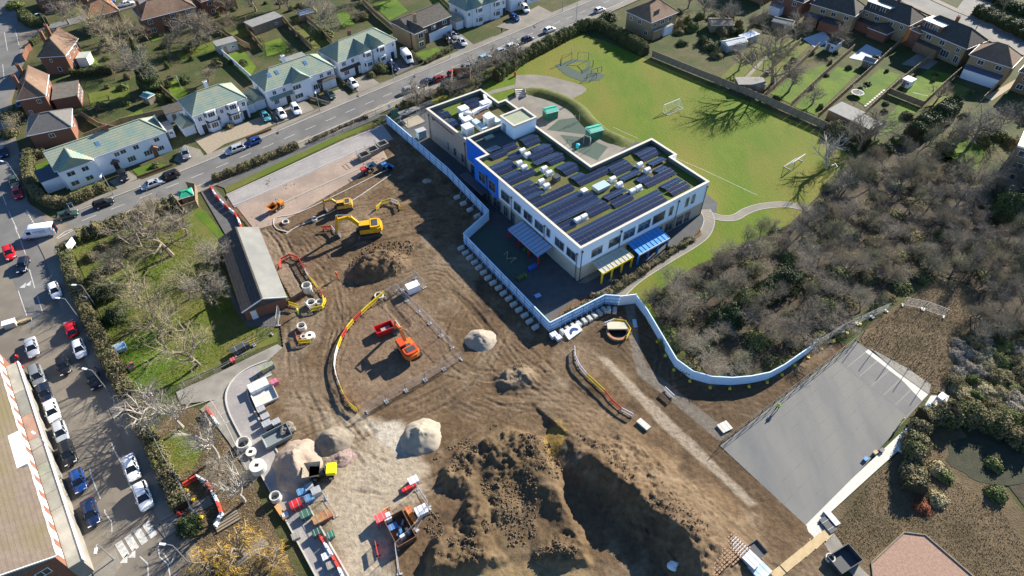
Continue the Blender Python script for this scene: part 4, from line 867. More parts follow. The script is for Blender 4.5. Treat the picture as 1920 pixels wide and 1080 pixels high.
B5 = semi('large red brick house with white windows under the bare trees', (280,69), (375,44), 8.5, 5.2, 3.0, wm=M_BRICK, rm=M_BROOF, hips=(4,4), wins=(('f',.12,3.4,1.3,1.2),('f',.12,.9,1.4,1.3),('f',.38,3.4,.7,.8,1),('f',.55,1.0,1.6,1.5),('f',.55,3.4,1.4,1.2),('f',.85,3.4,1.3,1.2),('f',.85,.9,1.4,1.3)), doors=(('f',.36,1.0),), chim=((.05,.3),), name='detached_house')
B6 = semi('red brick house cut by the top edge above the side road', (78,22), (166,6), 8, 5.0, 3.0, wm=M_BRICK, rm=M_BROOF, hips=(3,3), wins=(('f',.12,3.2,1.3,1.1),('f',.2,.8,1.3,1.2),('f',.72,3.2,1.2,1.1),('f',.72,.8,1.3,1.2),('f',.9,3.2,1.2,1.1)), name='detached_house')
B7 = semi('red brick house at the top edge behind a row of bare trees', (388,33), (446,15), 8, 5.0, 3.0, wm=M_BRICK, rm=M_BROOF, hips=(3,3), wins=(('f',.2,3.2,1.3,1.1),('f',.25,.8,1.3,1.2),('f',.75,3.2,1.2,1.1)), name='detached_house')
S1 = semi('brown-roofed brick pair beyond the field hedge with lean-to conservatory', (1172,53), (1216,74), 11, 5.2, 3.2, wm=M_TANB, rm=M_BROOF, hips=(4.0,4.0), axis='y', wins=(('f',.55,3.2,1.3,1.3),('f',.85,.9,1.3,1.3),('r',.15,3.2,1.4,1.2),('r',.45,3.2,1.6,1.3),('r',.75,3.2,1.4,1.2),('r',.2,.8,1.8,1.5),('f',.2,3.2,1.0,1.2)), chim=((.5,.5),), ext=((7.6,10.4,.6,4.0,2.5,M_TANB,M_FELT),(7.6,10.6,5.0,8.6,2.4,M_WHITE,mat('conservatory_roof',(.35,.36,.33),.3))), lights=((.8,.6),))
# right-hand row, seen from the back
def back_house(label, A, B, D, wm, rm, wins, dormer=None, ext=(), hips=(3.5,3.5), eh=5.2, gables=(), chim=((.5,.55),), doors=()):
    t, L = semi(label, A, B, D, eh, 3.2, wm=wm, rm=rm, hips=hips, wins=wins, ext=ext, gables=gables, chim=chim, doors=doors)
    if dormer:
        x0, x1, h, m, rmat = dormer; b = MB(); b.box(x0*L, x1*L, .6, D*.55, eh-.2, eh+h); b.build('dormer', m, t); b = MB(); b.box(x0*L-.15, x1*L+.15, .4, D*.55, eh+h, eh+h+.14); b.build('dormer_roof', rmat, t)
        for u in (.3,.72): win(t, L, D, 'f', (x0+(x1-x0)*u)*L, eh+.5, 1.6, 1.5, 2, off=-.6)
    return t, L
back_house('tan brick house by the top edge with two-part rear extension and blue patio', (1512,38), (1590,62), 8, M_TANB, M_DROOF, (('f',.3,3.3,1.5,1.2),('f',.55,3.3,1.4,1.2),('f',.85,3.3,1.4,1.2)), None, ext=((0,4.2,-3,-.02,2.6,M_BRICK,mat('blue_slate_flat',(.07,.085,.11),.6)),(5.0,10.5,-4,-.02,2.7,M_BRICK,M_DTILE)))
back_house('brick house with big tile-hung dormer and two rear extensions', (1606,48), (1690,80), 8.5, M_TANB, M_DROOF, (('f',.12,3.4,1.0,1.0),('f',.35,3.3,1.5,1.2),('f',.64,3.3,1.6,1.2),('f',.88,3.3,1.1,1.2)), (.02,.52,2.0,M_DTILE,M_GREY), ext=((-.5,4.8,-2.6,-.02,2.6,M_BRICK,M_DTILE),(5.4,10.8,-4.0,-.02,2.6,M_BRICK,M_DROOF,1.3,'y',0,0)), gables=())
back_house('brick house with white-topped red dormer and broad dark hipped roof', (1700,82), (1795,124), 9, M_TANB, M_DROOF, (('f',.32,3.4,1.6,1.3),('f',.58,3.4,1.5,1.3),('f',.88,3.3,1.1,1.2),('f',.7,.8,2.4,1.9,3),('f',.92,.6,1.3,1.9)), (.08,.45,2.2,M_BRICK,mat('white_flat_roof',(.75,.73,.68),.7)), ext=((0,2.8,-.9,-.02,4.6,M_BRICK,M_BROOF,1.2,'y',0,0),(3.2,9.6,-2.2,-.02,2.6,M_BROWNB,M_DTILE)))
back_house('tan brick house with white lean-to extension holding two rooflights', (1803,136), (1876,160), 8, M_TANB, M_BROOF, (('f',.3,3.4,1.5,1.2),('f',.75,3.4,1.5,1.2)), None, ext=((.5,9.0,-3.0,-.02,2.5,M_WHITE,mat('blue_lean_to',(.08,.11,.17),.5)),), hips=(4,4), chim=())
back_house('brick house cut off by the right edge of the picture', (1893,168), (1960,190), 8, M_BROWNB, M_BROOF, (('f',.25,3.3,1.6,1.3),('f',.2,.9,1.5,1.3),('f',.7,3.3,1.4,1.2)), None, hips=(3,3), chim=())
back_house('small brick house at the top edge left of the blue patio', (1442,18), (1496,36), 8, M_BRICK, M_DROOF, (('f',.3,3.3,1.3,1.2),('f',.75,3.3,1.3,1.2)), None, ext=((1,4.5,-2.6,-.02,2.5,M_WHITE,M_FELT),), chim=())
back_house('brick house hidden behind the trees above the gardens', (1345,-22), (1430,8), 8, M_BROWNB, M_DROOF, (('f',.3,3.3,1.3,1.2),('f',.75,3.3,1.3,1.2)), None, chim=())
# flats on the right edge
FT, FL = place('flat_roofed_flats', 'three-storey brown brick flats with pale flat roof on the right edge', 'flats', (1872,334), (1985,372))
walls(FT, M_BROWNB, FL, 9, 8.2); mb = MB(); mb.box(-.3, FL+.3, -.3, 9.3, 8.2, 8.5); mb.build('flat_roof', mat('pale_flat_roof',(.45,.4,.33),.8,(.52,.47,.4),.6), FT); mb = MB(); mb.box(-.34,FL+.3,-.36,-.303,8.15,8.55); mb.box(-.36,-.303,-.3,9.3,8.15,8.55); mb.build('fascia', M_FRAME, FT)
for z in (.8,3.5,6.2):
    for u in (1.6,5.2,8.6): win(FT,FL,9,'f',u,z,2.2,1.3,2)
    win(FT,FL,9,'l',4.5,z,1.4,1.2,2)
# long tiled shed beside the site
ST, SL = place('long_gabled_hall', 'long low hall with dark shaded tile slope and pale sunlit slope beside the site', 'hall', (464,602), (541,575))
SD = 20.5
walls(ST, M_BRICK, SL, SD, 2.7, gy=1.5); mb, r0, r1, ev = roof_mesh(SL, SD, 2.75, 1.55, 'y', 0, 0, .3)
sl = MB(); sl.v = mb.v; sl.f = [f for i, f in enumerate(mb.f)]; sl.m = [1 if f in ((5,6,9,8),) else 0 for f in sl.f]; sl.build('roof', [M_DROOF, mat('sunlit_hall_roof',(.22,.22,.2),.85,(.265,.262,.24),.4,c3=(.19,.19,.178))], ST)  # slope facing away painted dark and sunlit slope pale, as two roof materials
mb = MB(); mb.beam(Vector(r0)+Vector((0,0,.05)), Vector(r1)+Vector((0,0,.05)), .3, .12); mb.build('ridge_tile', M_DROOF, ST)
mb = MB(); mb.beam((-.3,-.36,2.72),(SL/2,-.36,4.28),.06,.25); mb.beam((SL+.3,-.36,2.72),(SL/2,-.36,4.28),.06,.25); mb.build('barge_board', M_FRAME, ST)
door(ST,SL,SD,'f',SL*.2,1.0,2.0,paint('white_door',(.75,.78,.8),.5))
for v in (3,8,13,17): win(ST,SL,SD,'r',v,1.0,1.6,1.0,2)
# shop parade bottom left
def parade():
    z1 = 3.6; a = G(125,1062,z1); b = G(47,810,z1); d = (b-a); L0 = d.length; ext = 42.0; d.normalize()
    t = thing('shop_parade', 'two-storey brick shop parade with brown tiled roof and white striped front', 'shops', (a.x,a.y,-.1), math.atan2(d.y,d.x)-math.pi)
    # local: x from -ext..0 runs up the street (negative x), front faces +... build in a frame where x+ = a - b direction
    n_ = Vector((math.cos(t.rotation_euler.z+math.pi/2), math.sin(t.rotation_euler.z+math.pi/2),0))
    W_ = 11.5; E_ = 6.9
    s = 1 if (G(160,1000,0)-a).dot(n_) > 0 else -1          # street side in local y
    def Y(y): return y*s
    def bx(x0,x1,y0,y1,z0,z1,nm,m,par=t):
        mb = MB(); mb.box(x0,x1,min(Y(y0),Y(y1)),max(Y(y0),Y(y1)),z0,z1); return mb.build(nm,m,par)
    bx(-ext,0,-W_,0,-.3,E_,'wall',M_BRICK)
    o = None
    mb = MB(); rz = E_+2.6; vs = [(-ext,Y(.25),E_),(.25,Y(.25),E_),(.25,Y(-W_/2),rz),(-ext,Y(-W_/2),rz),(-ext,Y(-W_-.25),E_),(.25,Y(-W_-.25),E_)]
    mb.add(vs,[(0,1,2,3),(3,2,5,4),(0,3,4),(1,5,2),(0,4,5,1)]); mb.build('roof', mat('parade_tile',(.15,.115,.092),.9,(.185,.145,.118),1.2,.3,6,rows=4.5,rowd=.2,c3=(.15,.125,.07),s3=.1), t)
    mb = MB(); mb.beam((.27,Y(.25),E_+.05),(.27,Y(-W_/2),rz+.05),.08,.25); mb.beam((.27,Y(-W_-.25),E_+.05),(.27,Y(-W_/2),rz+.05),.08,.25); mb.build('barge_board', M_FRAME, t)
    bx(-21.2,-15.0,-W_*.52,.3,E_+.1,E_+.5,'white_roof_cover',M_WHITE)
    bx(-ext,0.1,.26,.4,E_-.2,E_-.04,'gutter',M_FRAME)
    # white rendered bands between brick piers on the upper front
    k = 0; x = -1.0
    while x > -ext+2:
        bx(x-1.5,x,0.003,.05,z1+.3,E_-.5,'white_band',M_WHITE); x -= 2.75; k += 1
    # projecting shop units with flat roofs in differing felt
    x = .3; P_ = 1.6
    felts = [M_CANF, mat('felt_b',(.22,.215,.185),.85,(.27,.26,.22),.6), M_CANF, mat('felt_c',(.3,.3,.24),.85,(.2,.22,.17),.5), M_CONC, mat('felt_d',(.36,.2,.14),.85,(.25,.19,.15),.5), mat('felt_e',(.17,.18,.16),.85,(.23,.23,.2),.5)]
    for i, w in enumerate((9.2,3.0,3.4,2.0,5.0,5.0,5.2,6.5)):
        if x-w < -ext: w = x+ext
        o = bx(x-w+.02,x-.02,.05,P_,-.3,z1-.35,'shop_unit',M_CONC); q = bx(x-w+.02,x-.02,.06,P_+.1,z1-.35,z1,'canopy_roof',felts[i%7],o)
        bx(x-w+.03,x-.03,P_+.11,P_+.22,z1-.6,z1+.12,'fascia_sign',M_FRAME,o); x -= w
    # gable end windows
    for yy in (-2.0,-4.3):
        w_, g_ = win_mesh(1.5,1.2,2,1,M_FRAME)
        for zz in ((4.4,) if yy == -2.0 else (4.4,)):
            o = inst('window', w_, t, (.03,Y(yy),zz), math.pi/2); inst('pane', g_, o)
    bx(-ext,-8,-W_-7,-W_-.1,-.3,3.4,'rear_wing',M_BRICK); bx(-ext,-7.8,-W_-7.2,-W_-.12,3.4,3.6,'rear_roof',mat('dark_metal_roof',(.03,.06,.11),.5),t)
parade()
# ---------------------------------------------------------------- vehicles
P_GLASS = mat('car_glass', (.012,.015,.018), .06, spec=.8)
P_LAMP = mat('lamp_lens', (.75,.77,.8), .2); P_TAIL = mat('tail_lens', (.4,.02,.02), .3)
M_RIM = mat('wheel_rim', (.5,.51,.52), .35, metal=.6)
_cp = {}
def car_meshes(kind):
    if kind in _cp: return _cp[kind]
    #            L    hw   belt  roof  rear_base rear_roof front_roof front_base  bonnet
    L, hw, zb, zr, rb, rr, fr, fb = {'hatch': (4.1,.88,.92,1.46,-1.95,-1.45,.35,1.05), 'saloon': (4.6,.9,.9,1.43,-1.45,-.85,.45,1.15), 'suv': (4.5,.94,1.06,1.68,-2.1,-1.75,.5,1.2), 'estate': (4.6,.9,.92,1.48,-2.15,-1.7,.45,1.15)}[kind]
    h = L/2; st = []
    for f, w, lo, hi in ((-1,.78,.42,.62),(-.975,.9,.3,.84),(-.9,.97,.26,.94 if kind != 'saloon' else .97),(-.62,1.0,.22,1.0),(0,1.0,.2,1.0),(.4,1.0,.22,.97),(.62,.99,.24,.9),(.85,.95,.26,.8),(.96,.86,.3,.68),(1,.72,.4,.52)):
        st.append((f*h, hw*w, lo, zb*hi if f > .3 or kind == 'saloon' or f > -.8 else zb*hi))
    b = MB(); n = 9; o = 0
    for x, w, lo, hi in st:
        m = (lo+hi)/2; b.v += [(x,-w*.86,lo),(x,-w,lo+.14),(x,-w,m+.05),(x,-w*.95,hi-.05),(x,-w*.82,hi),(x,0,hi+.03),(x,w*.82,hi),(x,w*.95,hi-.05),(x,w,m+.05),(x,w,lo+.14),(x,w*.86,lo)]
    n = 11
    for i in range(len(st)-1):
        for j in range(n): b.f.append((i*n+j,i*n+(j+1)%n,(i+1)*n+(j+1)%n,(i+1)*n+j)); b.m.append(0)
    b.f += [tuple(range(n)), tuple(reversed(range((len(st)-1)*n, len(st)*n)))]; b.m += [0,0]
    # roof skin and pillars
    wb, wr = hw*.86, hw*.68
    R_ = [(rr,wr*.96),(rr+.35,wr),(fr-.3,wr),(fr,wr*.95)]; o = len(b.v)
    for x, w in R_: b.v += [(x,-w,zr-.06),(x,-w*.8,zr),(x,0,zr+.03),(x,w*.8,zr),(x,w,zr-.06)]
    for i in range(3):
        for j in range(4): b.f.append((o+i*5+j,o+(i+1)*5+j,o+(i+1)*5+j+1,o+i*5+j+1)); b.m.append(0)
    for s in (-1,1):
        for p, q in (((rb,s*wb,zb-.04),(rr,s*wr,zr-.05)),((fb,s*wb,zb-.06),(fr,s*wr*.96,zr-.05)),((-.25,s*(wb+.01),zb-.03),(-.3,s*(wr+.01),zr-.05))): b.beam(p, q, .09, .06)
        b.box(fb-.45,fb-.25,s*(hw+.02)-.08,s*(hw+.02)+.08,zb-.02,zb+.12)
    body = b.mesh('body', paint('car_default',(.5,.5,.5),.25)); body.polygons.foreach_set('use_smooth',[True]*len(body.polygons))
    g = MB(); zt = zr-.045; g.add([(rb,-wb,zb-.06),(fb,-wb,zb-.09),(fb,wb,zb-.09),(rb,wb,zb-.06),(rr,-wr,zt),(fr,-wr,zt),(fr,wr,zt),(rr,wr,zt)],[(0,1,5,4),(1,2,6,5),(2,3,7,6),(3,0,4,7),(4,5,6,7)])
    glass = g.mesh('windows', P_GLASS)
    ty = MB(); ri = MB(); n = 14
    for m_, r0, y0, y1 in ((ty,.32,-.11,.11),(ri,.2,-.12,.12)):
        vs = [(r0*math.cos(2*math.pi*k/n),y,r0*math.sin(2*math.pi*k/n)) for y in (y0,y1) for k in range(n)]; m_.add(vs,[(k,(k+1)%n,n+(k+1)%n,n+k) for k in range(n)]+[tuple(range(n)),tuple(reversed(range(n,2*n)))])
    lp = MB(); lp.box(h*.9,h*.965,-.2,.2,zb*.6,zb*.74); tl = MB(); tl.box(-h*.99,-h*.93,-.17,.17,zb*.68,zb*.88)
    _cp[kind] = dict(L=L, hw=hw, body=body, glass=glass, tyre=ty.mesh('wheel',M_BLACK), rim=ri.mesh('rim',M_RIM), lamp=lp.mesh('headlight',P_LAMP), tail=tl.mesh('tail_light',P_TAIL)); return _cp[kind]
COLS = {'white':(.78,.8,.82),'silver':(.5,.53,.57),'grey':(.22,.24,.26),'black':(.014,.015,.018),'navy':(.008,.014,.035),'blue':(.012,.05,.2),'dark blue':(.008,.02,.065),'red':(.55,.012,.018),'maroon':(.22,.012,.02),'teal':(.05,.24,.3),'green':(.03,.06,.05),'pale blue':(.3,.48,.66)}
def car(cx, cy, dx, dy, kind, colr, label, group=None):
    M = car_meshes(kind); p = G(cx, cy+4); a = ang(cx, cy, dx, dy)
    t = thing('parked_car' if group else 'car', label, 'car', (p.x,p.y,0), a, group)
    b = inst('body', M['body'], t); b.material_slots[0].link = 'OBJECT'; b.material_slots[0].material = mat('carpaint_'+colr, COLS[colr], .28 if colr not in ('silver','grey') else .35, spec=.5, metal=.3 if colr in ('silver','grey') else 0)
    inst('windows', M['glass'], t); x = M['L']*.31
    for sx in (-1,1):
        for sy in (-1,1): w = inst('wheel', M['tyre'], t, (sx*x,sy*(M['hw']-.1),.32)); inst('rim', M['rim'], w)
    for sy in (-1,1): inst('headlight', M['lamp'], t, (0,sy*M['hw']*.62,0)); inst('tail_light', M['tail'], t, (0,sy*M['hw']*.68,0))
    return t
gs, gm, gd = 'cars along the high street', 'cars along the main road', 'cars on driveways'
for c in [
 (20,474,9,26,'hatch','red','bright red car on the high street below the white van',gs),(46,497,-7,27,'hatch','navy','dark car with pale roof rails just right of the red car',gs),(106,545,9,24,'hatch','white','white car at the hedge side above the leaning street lamp',gs),
 (63,651,8,30,'saloon','silver','silver saloon alone beside the red bin on the high street',gs),(136,616,-9,-26,'hatch','red','crimson car parked against the shaded hedge',gs),(152,654,9,27,'hatch','white','white car with black glass roof parked below the crimson car',gs),(122,686,8,26,'hatch','black','small dark car below the white black-roofed car',gs),
 (73,705,9,26,'suv','grey','dark grey car topmost of the line along the shops',gs),(87,737,9,26,'hatch','navy','navy car second in the line along the shops',gs),(101,770,10,30,'saloon','white','white saloon third in the line along the shops',gs),(117,810,9,28,'hatch','silver','silver hatchback fourth in the line along the shops',gs),(131,850,9,28,'suv','black','black car fifth in the line along the shops',gs),
 (179,711,10,28,'suv','black','black car in the hedge shadow under the street lamp',gs),(150,901,9,28,'hatch','blue','blue car with roof rails parked opposite the two white cars',gs),(173,960,9,28,'saloon','dark blue','dark blue saloon lowest of the line along the shops',gs),(249,876,10,30,'saloon','white','white saloon by the hedge above the pedestrian crossing',gs),(272,930,11,31,'suv','white','white car nearest the pedestrian crossing',gs),
 (36,362,5,20,'hatch','red','red car parked below the corner hedge',gs),(29,340,5,20,'saloon','green','dark car parked in front of the red one by the corner',gs),(8,284,6,20,'saloon','dark blue','blue car at the left edge of the picture',gs),(58,291,20,-5,'hatch','blue','blue car on the drive behind the corner hedge',gd),(42,192,4,-20,'hatch','pale blue','pale car beside the red brick house',gd),
 (129,403,30,-8,'hatch','green','dark car turning out of the main road by the hedge end',gm),(196,381,32,-11,'hatch','black','black car driving beside the corner hedge',gm),(286,345,-34,13,'saloon','silver','silver convertible parked outside the long white house',gm),(319,331,-34,13,'suv','black','black car parked behind the silver convertible',gm),(441,280,-34,13,'estate','silver','silver estate parked below the gravel drive',gm),(475,266,-32,13,'hatch','blue','bright blue car parked beside the silver estate',gm),
 (232,329,10,22,'hatch','black','black car on the drive of the long white house',gd),(349,287,6,20,'saloon','grey','dark grey car on the last drive of the long white house',gd),(499,218,9,14,'hatch','teal','teal car on the drive left of two white cars',gd),(529,213,12,20,'hatch','white','white hatchback on the drive beside the taller white car',gd),(556,205,12,20,'suv','white','white high-roofed car on the paved drive',gd),(619,176,12,11,'saloon','green','dark green car on the drive in front of the white garage',gd),(663,156,14,16,'hatch','white','white car with black screen on the drive by a low wall',gd),(738,125,14,10,'hatch','dark blue','dark blue car on the drive beside the white van',gd),
 (840,73,10,9,'hatch','black','dark car on the drive below the dark-tiled house',gd),(849,65,12,12,'saloon','grey','grey car half behind the silver one on the drive',gd),(866,78,12,12,'saloon','silver','silver car at the end of the brown house drive',gd),
 (770,167,24,-8,'estate','silver','silver estate driving past the street tree',gm),(802,153,30,-12,'hatch','dark blue','blue car parked behind the bare twigs',gm),(825,147,30,-12,'hatch','maroon','maroon car next to the bright red one',gm),(852,136,30,-12,'hatch','red','bright red car parked by the timber bin store',gm),(879,125,30,-12,'suv','grey','grey car parked above the red one along the hedge',gm),(909,108,30,-12,'hatch','pale blue','pale blue car parked under the street trees',gm),(940,95,30,-12,'hatch','silver','silver car parked by the field hedge',gm),(960,86,30,-12,'hatch','white','white car parked at the start of the tall hedge',gm),(989,73,30,-12,'hatch','dark blue','dark blue car showing above the tall hedge',gm),(1030,55,30,-12,'hatch','white','white car half hidden by the tall hedge',gm),(1124,18,28,-11,'hatch','white','white car waiting beyond the hedge corner',gm),
 (985,16,8,12,'suv','white','white car on the drive at the top edge',gd),(965,32,14,8,'hatch','blue','blue car on the drive at the top edge',gd),(239,6,28,-7,'saloon','white','white car at the top edge on the side road',None),(205,4,24,-7,'hatch','blue','blue car at the top edge behind the street lamp',None),(1831,84,8,-10,'hatch','pale blue','pale car squeezed between two back-garden houses',None)]: car(*c)
# vans
def van(cx, cy, dx, dy, label, text=False):
    p = G(cx, cy+6); t = thing('white_van', label, 'van', (p.x,p.y,0), ang(cx,cy,dx,dy))
    b = MB(); n = 8; st = [(-3.0,.9,.4,2.35),(-2.95,.98,.35,2.5),(0,1.0,.35,2.52),(1.25,1.0,.35,2.5),(1.7,.97,.35,2.3),(2.3,.95,.35,1.35),(2.9,.88,.38,1.0),(3.0,.78,.45,.8)]
    for x,w,lo,hi in st: b.v += [(x,-w*.9,lo),(x,-w,lo+.2),(x,-w,hi*.55),(x,-w*.9,hi-.08),(x,-w*.75,hi),(x,w*.75,hi),(x,w*.9,hi-.08),(x,w,hi*.55),(x,w,lo+.2),(x,w*.9,lo)]
    n = 10
    for i in range(len(st)-1):
        for j in range(n): b.f.append((i*n+j,i*n+(j+1)%n,(i+1)*n+(j+1)%n,(i+1)*n+j)); b.m.append(0)
    b.f += [tuple(range(n)),tuple(reversed(range((len(st)-1)*n,len(st)*n)))]; b.m += [0,0]; b.build('body', mat('carpaint_white',COLS['white'],.28,spec=.5), t, True)
    g = MB(); g.add([(1.72,-.72,2.2),(1.72,.72,2.2),(2.33,.78,1.4),(2.33,-.78,1.4)],[(0,1,2,3),(3,2,1,0)]); g.v = [(x+.05,y,z+.05) for x,y,z in g.v]; g.build('windscreen', P_GLASS, t)
    g = MB()
    for s in (-1,1): g.box(1.0,1.75,s*.985-.03,s*.985+.03,1.35,2.0)
    g.build('side_window', P_GLASS, t); M = car_meshes('hatch')
    for sx in (-1.8,1.9):
        for sy in (-1,1): w = inst('wheel', M['tyre'], t, (sx,sy*.9,.33)); inst('rim', M['rim'], w)
    for sy in (-.6,.6): inst('headlight', M['lamp'], t, (1.05,sy,.2)); inst('tail_light', M['tail'], t, (-1.0,sy*1.3,.4))
    if text:
        g = MB(); rg = random.Random(5)
        for r, z in enumerate((1.75,1.5,1.28)):
            x = -1.6
            while x < .6-(.5*r): w = rg.uniform(.08,.2); g.box(x,x+w,1.0,1.012,z,z+(.15 if r == 0 else .1)); g.box(x,x+w,-1.012,-1.0,z,z+(.15 if r == 0 else .1)); x += w+.06
        g.build('lettering', mat('van_letters',(.15,.25,.45),.6), t)
    return t
van(78,436,-58,9,'white panel van turning at the junction of the two streets',True)
van(764,107,15,20,'white panel van parked on the drive of the twin-gabled house')
# excavators
def excavator(label, px, py, trackang, boomang, sc, m, tip, cabside=1, m2=None):
    p = GS(px, py); t = thing('excavator', label, 'excavator', p, 0); t.scale = (sc,)*3
    for s in (-1,1):
        b = MB(); P_ = [(-1.9,.1),(-2.1,.45),(-1.8,.85),(1.8,.85),(2.1,.45),(1.9,.1)]; c, q = math.cos(trackang), math.sin(trackang)
        def tr(x,y,z): return (c*x-q*y, q*x+c*y, z)
        vs = [tr(x,s*1.25+w,z-.1) for w in (-.3,.3) for x,z in P_]; k = 6; b.add(vs,[(i,(i+1)%k,k+(i+1)%k,k+i) for i in range(k)]+[tuple(range(k)),tuple(reversed(range(k,2*k)))])
        for i in range(9):
            x = -1.7+i*.42; a1 = tr(x,s*1.25,.75); b.cbox(a1[0],a1[1],.74,.12,.64,.06,trackang)
        b.build('track', M_DGREY, t)
    b = MB(); b.cbox(0,0,.35,2.0,2.0,.5,trackang); b.cyl(0,0,.8,1.05,.8,16); b.build('undercarriage', M_DGREY, t)
    h = bpy.data.objects.new('upper_body', None)
    c, q = math.cos(boomang), math.sin(boomang)
    def B(x,y,z): return (c*x-q*y, q*x+c*y, z)
    def bx(mb,x0,x1,y0,y1,z0,z1,bev=0.0):
        mb.add([B(x,y,z) for z in (z0,z1) for x,y in ((x0,y0),(x1,y0),(x1,y1),(x0,y1))],[(3,2,1,0),(4,5,6,7),(0,1,5,4),(1,2,6,5),(2,3,7,6),(3,0,4,7)])
    b = MB(); P_ = [(1.5,-1.3),(1.5,1.3),(-1.6,1.35),(-2.2,1.1),(-2.45,.5),(-2.45,-.5),(-2.2,-1.1),(-1.6,-1.35)]; b.poly([B(x,y,0)[:2] for x,y in P_],1.05,1.95); b.build('slew_body', m, t)
    b = MB(); b.poly([B(x,y,0)[:2] for x,y in ((-.4,-1.2),(-.4,1.2),(-1.6,1.2),(-2.1,.9),(-2.25,0),(-2.1,-.9),(-1.6,-1.2))],1.95,2.35); b.build('counterweight', m2 or m, t)
    b = MB(); bx(b,-1.7,-.7,-.8,.8,2.35,2.42); bx(b,-.3,.3,.1*-cabside-.5,.1*-cabside+.3,1.95,2.1); b.build('engine_grille', M_DGREY, t)
    y0, y1 = (.35,1.3) if cabside > 0 else (-1.3,-.35)
    b = MB(); bx(b,-.3,1.45,y0,y1,1.95,2.95); o = b.build('cab', P_GLASS, t); b = MB(); bx(b,-.38,1.4,y0-.04,y1+.04,2.95,3.08); b.build('cab_roof', m2 or m, o)
    for x in (-.3,.6,1.45):
        for y in (y0,y1): b = MB(); b.beam(B(x,y,1.95),B(x,y,2.95),.09); b.build('cab_pillar', M_DGREY, o)
    by = -.25*cabside; (kx,kz),(ex,ez),(tx,tz) = tip
    def seg(nm, pts, w, mm):
        b = MB(); n = len(pts)
        for (x,z,hh),(x2,z2,h2) in zip(pts,pts[1:]):
            d = Vector((x2-x,0,z2-z)).normalized(); nr = Vector((-d.z,0,d.x)); a1,a2 = Vector((x,0,z)),Vector((x2,0,z2)); vs = []
            for y in (by-w/2,by+w/2):
                for v_ in (a1-nr*hh/2,a2-nr*h2/2,a2+nr*h2/2,a1+nr*hh/2): vs.append(B(v_.x,y,v_.z))
            b.add(vs,[(0,1,2,3),(7,6,5,4),(0,4,5,1),(1,5,6,2),(2,6,7,3),(3,7,4,0)])
        return b.build(nm, mm, t)
    seg('boom',[(1.1,1.6,.5),(kx,kz,.75),(ex,ez,.4)],.42,m)
    d = Vector((tx-ex,0,tz-ez)).normalized()
    seg('stick',[(ex-d.x*.8,ez-d.z*.8,.3),(ex,ez,.5),(tx,tz,.28)],.34,m)
    b = MB(); pr = [(tx-.15,tz+.15),(tx+.35,tz+.05),(tx+.45,tz-.45),(tx+.05,tz-.85),(tx-.6,tz-.8),(tx-.35,tz-.45)]; k = 6
    b.add([B(x,by+w,z) for w in (-.6,.6) for x,z in pr],[(i,(i+1)%k,k+(i+1)%k,k+i) for i in range(k)]+[tuple(range(k)),tuple(reversed(range(k,2*k)))]); b.build('bucket', M_DGREY, t)
    for nm, a1, a2 in (('boom_ram',(1.5,1.5),(kx*.85+.2,kz*.8)),('stick_ram',(kx,kz+.5),(ex-d.x*.7,ez-d.z*.7+.25)),('bucket_ram',(ex+.1,ez+.35),(tx+d.x*-.2+.2,tz+.3))):
        b = MB(); b.tube([B(a1[0],by,a1[1]),B(a2[0],by,a2[1])],.09,8); b.build(nm, M_STEEL, t)
    return t
P_EXY = mat('excavator_yellow',(.68,.38,.015),.45,(.4,.25,.06),1.3,lo=.5,hi=.72); P_EXC = mat('excavator_ochre',(.55,.36,.06),.5,(.3,.2,.09),1.3,lo=.48,hi=.7); P_EXO = mat('excavator_orange',(.62,.16,.025),.45,(.36,.14,.05),1.3,lo=.48,hi=.7)
excavator('bright yellow excavator with raised boom beside the dark earth heap',693,438,R(20),ang(680,430,-60,8),1.12,P_EXY,((2.8,3.9),(5.0,3.8),(5.5,.9)),1)
excavator('ochre excavator working beside the kerbed car park island',645,392,R(28),ang(640,385,-40,6),.82,P_EXC,((2.6,3.2),(4.4,3.0),(4.6,.9)),1)
excavator('orange excavator digging in the fenced plot',766,662,R(-50),ang(745,640,-20,-28),.98,P_EXO,((2.5,3.6),(4.4,3.4),(5.2,1.1)),1,paint('orange_red',(.65,.08,.02)))
